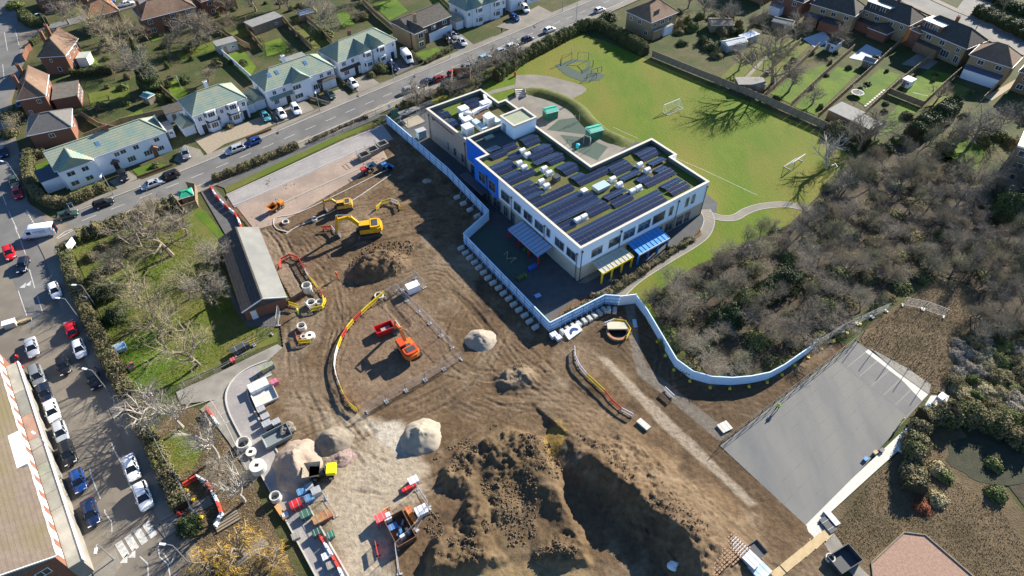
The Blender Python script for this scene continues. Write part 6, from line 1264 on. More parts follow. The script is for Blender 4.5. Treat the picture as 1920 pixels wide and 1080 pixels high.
# dark paver stacks and brown pallet grid at the bottom
for gx in range(2):
    p = GS(1345+gx*28,1050-gx*16); t = thing('paver_pallet', ('left','right')[gx]+' grid of brown paving blocks on the bottom soil', 'paving', p, ang(1345,1050,-14,14)); q = MB(); q.box(-.16,.16,-.1,.1,0,.12); me = q.mesh('paver', mat('paver_brown',(.34,.22,.14),.9))
    for i in range(8):
        for j in range(8): inst('paver', me, t, (-1.9+i*.48,-1.4+j*.36,.02))
# plywood walkway
for k in range(6):
    a = G(1462+18*k,1072-14.5*k,.08); a.z = max(.06,ZAT(a)+.05); q = MB(); q.box(-1.15,1.15,-.55,.55,0,.05); o = q.build('walkway_sheet', M_PLY, None, loc=a, rz=ang(1500,1040,18,-14)+.02*k); tag(o,'pale plywood sheet in the walkway at the bottom right','board','plywood walkway sheets')
# boulders
for i in range(11):
    p = GS(545+random.uniform(-14,14), 806+random.uniform(-9,9)); b = bmesh.new(); bmesh.ops.create_icosphere(b, subdivisions=2, radius=random.uniform(.35,.65))
    for v in b.verts: v.co *= random.uniform(.8,1.15); v.co.z *= .75
    me = bpy.data.meshes.new('rubble_rock'); b.to_mesh(me); b.free(); me.materials.append(mat('rubble',(.16,.14,.115),.9,(.24,.21,.17),1.5)); o = inst('rubble_rock', me, None, p+Vector((0,0,.3))); tag(o,'dark rubble lump in the pile behind the gravel heap','rock','rubble pile')
# small heaps of loose material
def pile(label, px, py, rx, ry, h, m, rot=0.0, seed=1, name='gravel_heap', rough=.12, dent=None):
    p = GS(px, py); c = G(px,py,h*.35); p.x, p.y = c.x, c.y; p.z = ZAT(p)-.15; N = 48; K = 22; vs = [(0,0,h)]; fs = []
    rr_, aa_ = np.meshgrid(np.arange(1,K+1)/K, 2*np.pi*np.arange(N)/N, indexing='ij'); x = rx*rr_*np.cos(aa_); y = ry*rr_*np.sin(aa_); nz = fbm(x+seed*9.0,y,.7,4,seed); n2 = fbm(x+seed*3.0,y,2.5,3,seed+4); k_ = 1+.35*nz
    z = h*np.maximum(0,1-rr_**1.15)+rough*n2*h*(1-rr_*.6)+nz*h*.5*(1-rr_)
    if dent: z = z-dent[3]*np.exp(-((x-dent[0])**2+(y-dent[1])**2)/dent[2]**2)
    z = np.maximum(z,-.1); z[-1] = -.1; vs += np.stack([x*k_,y*k_,z],-1).reshape(-1,3).tolist()
    fs = [(0,1+j,1+(j+1)%N) for j in range(N)]+[(1+(i-1)*N+j,1+i*N+j,1+i*N+(j+1)%N,1+(i-1)*N+(j+1)%N) for i in range(1,K) for j in range(N)]
    me = bpy.data.meshes.new(name); me.from_pydata(vs,[],fs); me.materials.append(m); me.polygons.foreach_set('use_smooth',[True]*len(fs)); me.update(); o = inst(name, me, None, p, rot); return tag(o, label, 'heap')
M_PSAND = mat('pale_sand',(.37,.325,.255),.95,(.31,.27,.21),2.0,.3,8); M_PGRAV = mat('buff_gravel',(.33,.255,.2),.95,(.4,.315,.25),2.5,.5,12); M_GGRAV = mat('grey_gravel',(.3,.255,.2),.95,(.38,.33,.27),2.5,.5,10); M_DGRAV = mat('dark_grit',(.2,.17,.13),.95,(.26,.22,.17),2.0,.4,9); M_RGRAV = mat('pink_gravel',(.42,.32,.28),.95,(.25,.17,.15),4.0,.8,10)
pile('round grey gravel heap beside the excavator plot',900,634,2.9,2.7,1.7,M_GGRAV,0,2); pile('large pale cream sand heap above the haul road',788,814,3.4,3.2,2.4,M_PSAND,.4,3,'sand_heap',.06); pile('large buff gravel heap with scooped hollow behind the dumper',556,866,3.5,4.6,2.8,M_PGRAV,.3,5,dent=(1.2,-.6,1.0,.9)); pile('dark grit heap left of the pale sand',625,822,3.2,2.6,1.8,M_DGRAV,.2,6,'grit_heap'); pile('small pink gravel heap beside the dumper',640,858,2.4,1.9,.8,M_RGRAV,.3,8,rough=.3); pile('small earth heap in the shadow by the hoarding',800,338,1.3,1.1,.6,M_GGRAV,.3,9,'earth_heap')
pile('crumpled white sheeting at the bottom edge below the ridge',1264,1064,1.0,.7,.5,M_WRAP,.2,10,'plastic_sheeting',.9)

# loose clods on the spoil
def clods():
    rg = np.random.RandomState(8); V = []; base = np.array([[1,0,0],[-1,0,0],[0,1,0],[0,-1,0],[0,0,1],[0,0,-1]],float); F = [(0,2,4),(2,1,4),(1,3,4),(3,0,4),(2,0,5),(1,2,5),(3,1,5),(0,3,5)]
    regs = [([(815,850),(930,795),(1030,830),(1090,950),(1110,1050),(900,1075),(790,1040)],3200,.05,.24),([(650,500),(690,455),(770,450),(790,480),(740,520),(680,530)],900,.06,.28),([(1080,820),(1150,850),(1330,1000),(1300,1030),(1200,960)],700,.06,.22),([(940,700),(975,680),(1005,705),(985,725)],160,.06,.2),([(500,430),(740,340),(860,520),(1000,640),(1250,860),(1400,1000),(1100,780),(900,700),(640,760),(560,620)],1500,.04,.13)]
    co = []; fa = []
    for poly, n, a, b in regs:
        P_ = GP(poly,1.5 if n > 1000 and a > .05 else 0); xs = [p.x for p in P_]; ys = [p.y for p in P_]; k = 0
        X = rg.uniform(min(xs),max(xs),n*4); Y = rg.uniform(min(ys),max(ys),n*4); ok = in_poly(X,Y,P_)&(fbm(X,Y,.25,3,55) > (.04 if n > 2000 else -.06)); X, Y = X[ok][:n], Y[ok][:n]
        for x, y in zip(X, Y):
            z = ZAT(Vector((x,y,0))); s_ = a+(b-a)*rg.rand()**3; q = base*s_*rg.uniform(.55,1.2,(6,1))*np.array([1,1,.8]); th = rg.rand()*6.28; c, d = math.cos(th), math.sin(th); q = np.stack([q[:,0]*c-q[:,1]*d, q[:,0]*d+q[:,1]*c, q[:,2]],1)+np.array([x,y,z+s_*.25]); o = len(co)*6; co.append(q); fa.extend([(i+o,j+o,l+o) for i,j,l in F])
    me = bpy.data.meshes.new('soil_clods'); me.from_pydata(np.concatenate(co).tolist(),[],fa); me.materials.append(mat('clod',(.11,.076,.046),.95,(.16,.118,.073),.8)); tag(inst('soil_clods', me),'loose earth clods scattered over the spoil heaps','soil',None,'stuff')
clods()
# ---------------------------------------------------------------- vegetation
def tri_mesh(name, V, m):
    """V: (n,3,3) loose triangles"""
    n = len(V); me = bpy.data.meshes.new(name); me.vertices.add(n*3); me.vertices.foreach_set('co', V.astype(np.float32).ravel()); me.loops.add(n*3); me.loops.foreach_set('vertex_index', np.arange(n*3,dtype=np.int32))
    me.polygons.add(n); me.polygons.foreach_set('loop_start', np.arange(0,n*3,3,dtype=np.int32)); me.polygons.foreach_set('loop_total', np.full(n,3,np.int32)); me.update(calc_edges=True); me.materials.append(m); return me
def bare_tree(seed, h, spread, twig_m, bark_m, up=.35, n=(9,7,6,7), tw=.045, droop=0.0, trunk=.3, tl=.8):
    rg = random.Random(seed); mb = MB(); T = []
    def rv(): return Vector((rg.gauss(0,1),rg.gauss(0,1),rg.gauss(0,1)))
    def grow(p, d, L, r, lvl):
        pts = [p]; dd = d.copy(); k = 3
        for i in range(k):
            dd = (dd+rv()*.13+Vector((0,0,.10*up-droop*lvl*.12))).normalized(); pts.append(pts[-1]+dd*(L/k))
        if lvl <= 1: mb.tube(pts, [r*(1-.22*i) for i in range(k+1)], 6 if lvl == 0 else 5, cap=False)
        elif lvl == 2: mb.tube([pts[0],pts[2],pts[3]], [r,r*.7,r*.4], 3, cap=False)
        else:
            for i in range(k):
                w = rv().cross(dd).normalized()*(tw*(1.3-.35*i)*(1.0 if lvl == 3 else .6)); T.append((pts[i]-w*.5, pts[i]+w*.5, pts[i+1]))
        if lvl >= 4: return
        for c in range(n[min(lvl,3)]):
            f = rg.uniform(.35,1.0) if lvl else rg.uniform(.3,1.0); i = min(k-1,int(f*k)); q = pts[i].lerp(pts[i+1], f*k-i)
            side = rv().cross(dd).normalized(); a = rg.uniform(.5,1.05) if lvl else rg.uniform(.45,1.0)
            nd = (dd*math.cos(a)+side*math.sin(a)*spread+Vector((0,0,up*.35-droop*.3*lvl))).normalized()
            grow(q, nd, L*rg.uniform(.5,.72)*(1.0 if lvl else 1.05)*(tl if lvl == 3 else 1), r*.5, lvl+1)
    grow(Vector((0,0,-.2)), Vector((rg.uniform(-.08,.08),rg.uniform(-.08,.08),1)), h*.56, trunk*h/9, 0)
    V = np.array([[tuple(a),tuple(b),tuple(c)] for a,b,c in T])
    return mb.mesh('trunk', bark_m), tri_mesh('crown', V, twig_m)
PT = {}
for nm, args in {'grey0':(1,8,1.0,M_TWIGG,M_BARK),'grey1':(2,8,1.2,M_TWIGG,M_BARK,.25),'brown0':(3,8,1.1,M_TWIG,M_BARK),'brown1':(4,8,.9,M_TWIG,M_BARK,.5),'olive0':(5,8,1.2,M_TWIGY,M_BARK,.3,(9,6,6,7),.024,0.0,.2),'olive1':(6,8,1.0,M_TWIGY,M_BARK,.4,(9,6,6,7),.024,0.0,.2),'birch0':(7,8,.9,M_TWIGG,M_LBARK,.5,(8,6,6,6),.035),'birch1':(8,8,1.1,M_TWIGG,M_LBARK,.3,(8,6,5,5),.035),'big0':(9,12,1.2,M_TWIG,M_BARK,.3,(9,7,7,7),.05)}.items(): PT[nm] = bare_tree(*args)
PT['willow0'] = bare_tree(12,7,1.2,M_WILLOW,M_BARK,.2,(8,6,6,7),.05,1.0,.35,1.6)
M_BARKD = mat('dark_bark',(.12,.1,.075),.95,(.16,.135,.1),3.0)
for i,(c1,c2,sp,up_) in enumerate((((.34,.3,.235),(.27,.235,.18),1.2,.2),((.35,.29,.2),(.28,.23,.155),1.1,.3),((.29,.26,.22),(.23,.205,.175),1.3,.2),((.29,.28,.17),(.23,.22,.13),1.2,.2))): PT['thick%d' % i] = bare_tree(21+i,7,sp,mat('wood_twig_%d' % i,c1,.95,c2,.4),M_BARKD,up_,(9,8,7,7),.03,0.0,.2)
def tree(kind, px, py, h, label, group=None, rz=None, w=None, name='bare_tree', p=None):
    p = p if p is not None else G(px, py); base = {'big0':12,'willow0':7}.get(kind, 7 if kind.startswith('thick') else 8); t = thing(name, label, 'tree', (p.x,p.y,-.1), random.uniform(0,6.28) if rz is None else rz, group); h *= 1.0 if w or kind.startswith('willow') else 1.12; s = h/base; t.scale = ((w or s*1.28),(w or s*1.28),s)
    inst('trunk', PT[kind][0], t); inst('crown', PT[kind][1], t); return t
def leaf_cloud(pts, nrm, size, m, name='foliage', jitter=.25):
    n = len(pts); a = np.random.randn(n,3); b = np.random.randn(n,3); a = a-nrm*(a*nrm).sum(1,keepdims=True)*.6; b = b-nrm*(b*nrm).sum(1,keepdims=True)*.6
    a /= np.linalg.norm(a,axis=1,keepdims=True)+1e-6; b = np.cross(nrm+.5*np.random.randn(n,3),a); b /= np.linalg.norm(b,axis=1,keepdims=True)+1e-6
    s = size*np.random.uniform(.6,1.4,(n,1)); c = pts+nrm*np.random.uniform(-jitter,jitter*.6,(n,1))
    return tri_mesh(name, np.stack([c-a*s*.5-b*s*.4, c+a*s*.5-b*s*.4, c+b*s*.7],1), m)
def bush_mesh(rx, ry, rz, n, size, m, seed=0, lump=.25, core=True):
    np.random.seed(seed+100); d = np.random.randn(n,3); d /= np.linalg.norm(d,axis=1,keepdims=True); d[:,2] = np.abs(d[:,2])*1.1-.12
    az = np.arctan2(d[:,1],d[:,0]); k = 1+lump*(np.sin(az*3+seed)+np.sin(az*5+d[:,2]*6+seed*2)+np.sin(d[:,2]*9+az*2))/2.2
    r = k[:,None]*np.random.uniform(.72,1.0,(n,1))**.5; pts = d*np.array([rx,ry,rz])*r; pts[:,2] = np.maximum(pts[:,2],.02)
    f = leaf_cloud(pts, d, size, m); b = bmesh.new(); bmesh.ops.create_icosphere(b, subdivisions=2, radius=1)
    for v in b.verts:
        a = math.atan2(v.co.y,v.co.x); q = 1+lump*(math.sin(a*3+seed)+math.sin(a*5+v.co.z*6+seed*2)+math.sin(v.co.z*9+a*2))/2.2; v.co = Vector((v.co.x*rx*.72*q, v.co.y*ry*.72*q, max(-.05,v.co.z*rz*.76*q)))
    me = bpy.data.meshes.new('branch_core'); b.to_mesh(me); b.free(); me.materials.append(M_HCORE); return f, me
BU = {}
def bush(px, py, rx, h, m, label, group=None, ry=None, name='shrub', cat='shrub', size=.28, n=900, p=None, z=0.0):
    k = (m.name, random.randint(0,2), size, n)
    if k not in BU: BU[k] = bush_mesh(1,1,1,int(n*1.8),size*.68/max(rx,.5),m,k[1])
    p = p if p is not None else G(px, py, h*.3); t = thing(name, label, cat, (p.x,p.y,z-.1), random.uniform(0,6.28), group); t.scale = (rx, ry or rx, h); inst('foliage', BU[k][0], t); inst('branch_core', BU[k][1], t); return t
def hedge(label, px, w, h, m, dens=26, size=.26, name='hedge', vary=.2, z=0.0):
    P_ = resample(smooth_line(GP(px),5),.8); o0 = P_[0].copy(); t = thing(name, label, 'hedge', (o0.x,o0.y,z)); k = len(P_); prof = [(-.5,0),(-.5,.7),(-.36,.95),(0,1.0),(.36,.95),(.5,.7),(.5,0)]; vs = []; rg = random.Random(len(px)*7+int(px[0][0]))
    fac = [(1+rg.uniform(-vary,vary), 1+rg.uniform(-vary,vary)) for _ in range(k)]
    offs = [offset_line(P_, x*w) for x,_ in prof]; ring = []
    for i in range(k):
        for j,(x,zz) in enumerate(prof): q = P_[i]+(offs[j][i]-P_[i])*fac[i][0]-o0; ring.append(Vector((q.x,q.y,zz*h*fac[i][1]-.05)))
    n = len(prof); mb = MB(); mb.v = [tuple((v-(P_[i//n]-o0))*.86+(P_[i//n]-o0)) for i,v in enumerate(ring)]
    for i in range(k-1):
        for j in range(n-1): mb.f.append((i*n+j,(i+1)*n+j,(i+1)*n+j+1,i*n+j+1)); mb.m.append(0)
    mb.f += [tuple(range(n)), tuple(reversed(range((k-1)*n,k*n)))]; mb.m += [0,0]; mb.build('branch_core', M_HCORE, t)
    PT_, NR = [], []
    for i in range(k-1):
        for j in range(n-1):
            a,b,c,d = ring[i*n+j],ring[(i+1)*n+j],ring[(i+1)*n+j+1],ring[i*n+j+1]; nr = (b-a).cross(d-a); ar = nr.length; nr = -nr.normalized() if nr.length else Vector((0,0,1)); cnt = ar*dens*1.7; cnt = int(cnt)+(rg.random() < cnt-int(cnt))
            if nr.dot((a+c)/2-(P_[i]-o0)-Vector((0,0,h*.5))) < 0: nr = -nr
            for _ in range(cnt): u,v = rg.random(),rg.random(); PT_.append(tuple((a.lerp(b,u)).lerp(d.lerp(c,u),v))); NR.append(tuple(nr))
    inst('foliage', leaf_cloud(np.array(PT_), np.array(NR), size*.72, m), t); return t
def poisson(poly_px, r, seed, lim=400):
    P_ = GP(poly_px); rg = random.Random(seed); xs = [p.x for p in P_]; ys = [p.y for p in P_]; out = []; k = 0
    while k < 9000 and len(out) < lim:
        k += 1; q = Vector((rg.uniform(min(xs),max(xs)), rg.uniform(min(ys),max(ys)), 0))
        if in_poly(np.array([q.x]),np.array([q.y]),P_)[0] and all((q-o).length > r*rg.uniform(.85,1.15) for o in out): out.append(q)
    return out, rg
# hedges
hedge('tall dark hedge bounding the top of the playing field',[(930,152),(975,118),(1030,88),(1085,60),(1115,52),(1140,62),(1180,85),(1212,104)],2.6,3.0,M_HEDGEG,22,.34)
hedge('long brown hedge between the high street and the park',[(124,470),(140,530),(170,600),(205,670),(245,748)],2.2,2.0,M_HEDGE,22,.3); hedge('brown hedge between the high street and the verge above the crossing',[(252,760),(280,815),(310,880),(345,958)],2.2,1.9,M_HEDGE,22,.3)
hedge('clipped green hedge rounding the corner of the long white house',[(58,290),(54,325),(66,360),(92,382),(130,384),(170,368),(205,352)],2.0,1.9,M_HEDGE,24,.28); hedge('clipped hedge square inside the corner garden',[(60,300),(92,286)],1.6,1.6,M_HEDGE,24,.28)
hedge('dark hedge along the pavement beside the new car park',[(400,340),(440,325),(500,300),(560,275)],1.8,1.5,M_HEDGE,24,.28); hedge('scrubby hedge beside the far end of the car park',[(580,268),(640,240),(690,220)],1.0,.8,M_TWIG,16,.22,vary=.4)
hedge('shaggy brown hedge between the park and the main road',[(150,448),(200,430),(250,412),(300,395),(335,382)],3.0,2.0,M_HEDGE,20,.32,vary=.35); hedge('thin twiggy hedge on the main road by the street trees',[(745,208),(785,190),(830,172)],1.8,1.5,M_HEDGE,20,.28,vary=.35); hedge('twiggy hedge behind the parked cars on the main road',[(880,140),(920,120),(965,100)],1.6,1.8,M_HEDGE,20,.28)
hedge('low planted hedge along the school path',[(1050,600),(1100,572),(1145,548),(1200,512),(1255,476),(1300,448)],1.2,.8,M_HEDGE,20,.24,vary=.4); hedge('clipped hedge on the lawn of the brown house',[(798,120),(822,106),(850,90)],1.3,1.1,M_HEDGEG,24,.26); hedge('small clipped hedge beside the white van',[(770,100),(790,118)],1.2,1.0,M_HEDGEG,24,.26)
hedge('dark hedge between the brick houses and the long garden',[(135,142),(170,140),(215,136)],1.6,1.8,M_HEDGEG,22,.3); hedge('round dark hedge by the bend in the side road',[(45,30),(65,48),(95,44)],3.2,2.4,M_HEDGEG,20,.32); hedge('dark hedge behind the brick house porch',[(60,85),(80,72),(100,60)],1.4,1.6,M_HEDGEG,20,.3); hedge('dense hedge by the shaded hollow below the court thicket',[(1725,790),(1770,785),(1830,790),(1890,815),(1930,850)],3.2,2.4,M_HEDGE,18,.34,vary=.35); hedge('tall scrub line between dry grass and shaded hollow',[(1722,800),(1712,840),(1708,880),(1712,925)],2.8,2.6,M_HEDGE,18,.34,vary=.35); hedge('dark evergreen hedge between two back gardens',[(1705,262),(1735,240),(1765,222),(1785,205)],4.0,3.4,M_LEAFD,22,.36,vary=.3); hedge('wild hedge between field corner and gardens',[(1550,240),(1590,262),(1625,280)],2.6,2.4,M_HEDGE,18,.32,vary=.35)
# park trees on the left
for a in (('big0',323,478,10,'dark-limbed bare tree with a leaning trunk in the park'),('olive0',373,682,9,'pale olive bare tree with forked trunk at the park yard fence'),('olive1',312,655,8.5,'pale olive bare tree left of the forked one'),('olive0',285,600,8,'olive bare tree in the middle of the park'),('brown0',232,500,6.5,'brown bare tree near the site sign'),('olive1',262,560,7.5,'olive bare tree beside the dark evergreen'),('brown1',300,430,6,'bare tree behind the park road hedge'),('grey0',398,572,6.5,'dark grey bare tree close to the hall'),('grey1',412,500,6,'pale grey bare tree beside the hall roof'),('olive0',355,560,7.5,'spreading bare tree between the hall and the park centre'),('grey1',350,440,6,'grey bare tree behind the green kiosk')): tree(*a)
bush(200,545,2.6,2.8,M_LEAFD,'dark evergreen mass in the park by the high street hedge',n=1100); bush(215,590,2.2,2.4,M_LEAFD,'lower dark evergreen in the park by the high street hedge',n=1000)
for i,(x,y) in enumerate(((170,480),(190,462),(225,447),(262,436),(290,425),(240,470),(210,500),(180,515),(330,420))): bush(x,y,1.4,1.1,M_HEDGE,'low brown scrub in the northern half of the park','scrub in the park',size=.3)
for a in (('birch1',275,812,7,'white-limbed bare tree beside the verge fence'),('birch0',342,800,6.5,'slender birch above the verge enclosure'),('birch0',408,858,7,'slender birch beside the concrete rings'),('birch1',300,775,6,'pale-limbed bare tree at the yard corner'),('birch0',458,940,6,'birch leaning over the new access road'),('grey1',430,905,5,'thin grey tree in the dry verge')): tree(*a)
tree('willow0',455,1040,6.0,'golden yellow willow crown at the bottom edge',name='willow_tree'); tree('willow0',395,1062,5.0,'smaller golden willow left of the large one',name='willow_tree'); tree('willow0',515,1062,4.0,'low golden willow beside the access road',name='willow_tree'); bush(352,985,1.6,2.0,M_LEAFD,'dark evergreen bush beside the zebra crossing')
# street trees
for i,(x,y,h) in enumerate(((785,205,7.5),(893,153,7),(931,138,7),(967,118,6.5),(845,180,5))): tree('grey1',x,y,h,['bare street tree nearest the school plant wing','bare street tree by the timber bin store','bare street tree behind the pale blue car','bare street tree at the start of the field hedge','small bare tree beside the timber bin store'][i])
# gardens top left
for a in (('olive1',208,92,12,'large olive bare tree in front of the hidden brick house'),('olive0',238,125,11,'olive bare tree left of the tall conifer'),('grey0',275,172,10,'grey bare tree fanning below the tall conifer'),('grey1',375,82,9,'tall grey bare tree in front of the large brick house'),('brown0',318,102,7,'bare tree in the middle of the long lawns'),('brown1',394,76,8,'bare tree right of the large brick house'),('brown0',390,152,5,'small round bare tree behind the hipped white pair'),('grey1',612,58,9,'grey bare tree between the back garden fences'),('brown0',545,20,7,'brown bare tree at the top edge behind the long shed'),('grey0',525,15,7,'grey bare tree at the top edge over the long shed'),('grey1',130,45,7,'pale bare tree on the side road verge'),('brown1',430,30,8,'bare tree left of the small grey garden room'),('grey0',480,20,7,'bare tree at the top edge left of the long shed'),('olive0',35,250,5,'olive bush-like tree at the left edge above the corner')): tree(*a)
t = thing('conifer_tree','tall dark conifer standing among bare garden trees','tree',G(285,168)); t.scale = (3.4,3.4,13)
np.random.seed(5); n = 9000; zz = np.random.rand(n)**.8; a_ = np.random.rand(n)*6.283; r_ = (1-zz)*(.75+.3*np.sin(zz*40+np.floor(a_*2)))*np.random.uniform(.7,1,n); pts = np.stack([r_*np.cos(a_),r_*np.sin(a_),zz*.95+.06],1); nr = np.stack([np.cos(a_),np.sin(a_),np.full(n,.3)],1); inst('crown', leaf_cloud(pts,nr,.075,M_LEAFD,'crown',.04), t); mb = MB(); mb.tube([(0,0,0),(0,0,.95)],[.1,.02],6); mb.build('trunk', M_BARK, t)
for i,(x,y,r,h,m,l) in enumerate(((345,150,1.5,1.6,M_LEAFD,'dark garden shrub beside the swing frame'),(300,182,1.2,1.1,M_LEAF,'yellow-green shrub below the grey fan tree'),(205,252,1.1,1.0,M_LEAF,'yellow shrub behind the long green roof'),(320,205,1.0,1.4,M_HEDGE,'brown shrub left of the hipped white pair'),(712,128,2.2,2.2,M_HEDGEG,'big rounded bush in front of the twin-gabled pair'),(695,140,1.2,1.2,M_HEDGE,'brown bush by the white car'),(430,236,1.0,.9,M_HEDGE,'small bush on the gravel drive lawn'),(610,62,2.4,1.6,M_LEAF,'leafy mass at the foot of the grey garden tree'),(680,30,2.0,1.6,M_HEDGE,'hedge mass behind the twin-gabled pair'),(485,75,1.0,1.0,M_LEAF,'yellow-green shrub by the long shed'),(110,300,1.0,1.2,M_HEDGEG,'dark shrub in the corner garden'),(20,215,2.0,1.8,M_HEDGE,'brown shrubs at the left edge'),(15,250,1.8,1.6,M_HEDGE,'lower brown shrubs at the left edge'),(25,10,2.5,1.8,M_LEAF,'green shrub at the top left corner'),(1140,32,2.5,2.2,M_LEAFD,'dark evergreen shrub beside the waiting white car'),(290,310,.9,.8,M_LEAF,'small shrub on the front lawn of the long white house'),(410,120,1.0,1.0,M_HEDGE,'shrub beside the white garden wall'),(455,118,1.2,1.3,M_HEDGEG,'dark shrub by the white garden wall'))): bush(x,y,r,h,m,l)
# garden shrubs and small trees between the top left houses
box = ((330,140,505,262),(450,78,645,215),(600,40,765,158),(725,5,880,98),(248,0,392,74),(165,10,245,68),(396,55,455,108),(455,28,545,80),(60,50,175,225),(60,205,345,360),(560,25,592,45))
gp, rg = poisson([(145,70),(470,5),(640,-10),(800,-20),(760,12),(620,85),(500,115),(345,195),(165,262),(150,140)], 3.4, 31, 120)
for q in gp:
    v = q-Vector((0,0,CAM_H)); zc = v.y*math.cos(PITCH)-v.z*math.sin(PITCH); yc = v.y*math.sin(PITCH)+v.z*math.cos(PITCH); px, py = 960+FOC*v.x/zc, 540-FOC*yc/zc
    if any(a < px < c and b < py < d for a,b,c,d in box): continue
    if rg.random() < .22: tree(rg.choice(('grey0','grey1','brown0','brown1','thick1')),0,0,rg.uniform(3.5,6.5),'bare garden tree among the lawns of the top left houses','top left garden trees',p=q)
    elif rg.random() < .8: bush(0,0,rg.uniform(.6,1.5),rg.uniform(.7,1.7),rg.choice((M_HEDGE,M_HEDGEG,M_LEAFD,M_LEAF,M_HEDGE)),'garden shrub among the lawns of the top left houses','top left garden shrubs',p=q)
gp, rg = poisson([(1400,170),(1500,85),(1600,100),(1700,100),(1870,165),(1760,235),(1640,250)], 3.8, 37, 60)
for q in gp:
    if rg.random() < .55: bush(0,0,rg.uniform(.4,.9),rg.uniform(.5,1.1),rg.choice((M_HEDGE,M_HEDGEG,M_LEAFD,M_HEDGE)),'small garden shrub in the narrow back gardens at the right','right back garden shrubs',p=q,size=.22)
# right-hand gardens
for a in (('big0',1449,162,13,'tall bare tree at the field fence casting the long field shadow'),('grey0',1478,172,7,'bare tree beside the tall one at the field fence'),('grey1',1522,196,5,'small bare tree in the second back garden'),('brown0',1560,92,6,'bare tree above the blue patio'),('grey0',1490,75,7,'bare tree in front of the top edge brick house'),('brown0',1400,60,7,'bare tree over the garden sheds'),('grey1',1365,45,6.5,'bare tree behind the garden sheds'),('grey0',1385,132,6,'bare tree at the field fence above the sheds'),('birch1',1550,315,8,'bare tree leaning over the far goal'),('grey0',1610,280,7.5,'grey bare tree at the field corner'),('thick0',1640,262,7,'grey bare tree behind the flat garage roofs'),('grey1',1820,270,9,'dark-trunked bare tree below the evergreen hedge'),('thick2',1875,245,7,'mauve bare tree left of the flats'),('grey0',1790,275,6,'bare tree on the sunny lawn above the wood'),('brown1',1755,190,5,'bare tree at the end of the evergreen hedge'),('olive0',1770,285,7,'olive bare tree above the wood edge'),('thick1',1850,330,7,'bare tree in front of the flats'),('grey1',1320,30,6,'bare tree right of the brown-roofed pair'),('brown0',1290,15,6,'bare tree at the top edge behind the brown-roofed pair'),('grey0',1660,5,6,'bare tree at the top edge by the dormer house'),('olive0',1880,20,7,'bare tree at the top right verge')): tree(*a)
rg = random.Random(11)
for i in range(34):
    x = rg.uniform(1235,1420); y = rg.uniform(20,120)
    if y > 70+(x-1235)*.42 or y < (x-1235)*.12: continue
    m = rg.choice((M_LEAF,M_HEDGE,M_HEDGEG,M_LEAFD,M_HEDGE)); bush(x,y,rg.uniform(1.0,1.9),rg.uniform(1.0,2.2),m,'mixed garden shrub in the overgrown plot beyond the field fence','overgrown garden shrubs')
for i in range(14): x = 1640+i*22; bush(x+rg.uniform(-6,6), 232+rg.uniform(-20,50), rg.uniform(1.2,2.0), rg.uniform(1.2,2.0), rg.choice((M_HEDGE,M_LEAFD,M_LEAF)), 'garden shrub between the back lawns and the wood','garden edge shrubs')
hedge('dark roadside hedge at the top right corner',[(1830,25),(1880,48),(1950,80)],5.0,2.6,M_LEAFD,14,.4,vary=.3)
for i in range(7): bush(1850+i*14,-10+i*6,2.4,2.2,M_LEAFD,'dark shrub in the top right roadside planting','top right shrubs')
# the wood
wood, rg = poisson([(1225,582),(1245,545),(1310,515),(1400,452),(1500,412),(1560,345),(1620,305),(1720,285),(1860,345),(1960,360),(1980,520),(1850,540),(1760,520),(1650,562),(1530,640),(1430,695),(1330,706),(1285,690),(1250,635)], 3.7, 5, 200)
EVG = [G(x,y) for x,y in ((1402,568),(1470,528),(1438,545),(1372,590),(1258,640),(1345,600),(1545,580))]
wood = [q for q in wood if all((q-e).length > 2.6 for e in EVG)]
for q in wood:
    k = rg.choice(('thick0','thick0','thick1','thick2','thick3','thick3','thick1')); far = q.y > 105; tree(k,0,0,rg.choice((3.2,4.5,5.5,6.5,8))*rg.uniform(.85,1.1)*(1.1 if far else .8),'bare twiggy tree in the dense grey-brown wood right of the school','trees of the dense wood',p=q,w=rg.choice((.6,.75,.95,1.1))*rg.uniform(.9,1.1))
low, rg = poisson([(1225,582),(1245,545),(1310,515),(1400,452),(1500,412),(1560,345),(1720,300),(1960,360),(1980,520),(1760,520),(1530,640),(1430,695),(1330,706),(1285,690)], 4.6, 9, 80)
acc_ = {}
for q in low:
    m_ = rg.choice((M_HEDGE,M_HEDGE,M_LEAFD,M_LEAF,M_HEDGEG)); f_ = bush_mesh(1,1,1,900,.13,m_,rg.randint(0,2),.25)[0]; n_ = len(f_.vertices); v_ = np.empty(n_*3,np.float32); f_.vertices.foreach_get('co',v_); r0 = rg.uniform(1.4,2.4); v_ = v_.reshape(-1,3)*np.array([r0,r0,rg.uniform(.8,1.4)])+np.array([q.x,q.y,-.1]); acc_.setdefault(m_.name,(m_,[]))[1].append(v_.reshape(-1,3,3)); bpy.data.meshes.remove(f_)
lo_ = thing('wood_undergrowth','low tangled undergrowth covering the floor of the wood','undergrowth',(0,0,0)); lo_['kind'] = 'stuff'
for m_, L_ in acc_.values(): inst('undergrowth_leaves', tri_mesh('undergrowth_leaves', np.concatenate(L_), m_), lo_)['kind'] = 'stuff'
east, rg = poisson([(1845,545),(1985,500),(2000,640),(1830,640),(1815,600)], 3.0, 13, 60)
for q in east: tree(rg.choice(('thick1','thick3','thick0')),0,0,rg.uniform(4,5.5),'bare twiggy tree in the thicket at the right edge','right edge thicket',p=q,w=.7)
scr, rg = poisson([(1800,640),(1850,620),(2000,620),(2010,800),(1900,790),(1800,770),(1785,720)], 1.9, 17, 150)
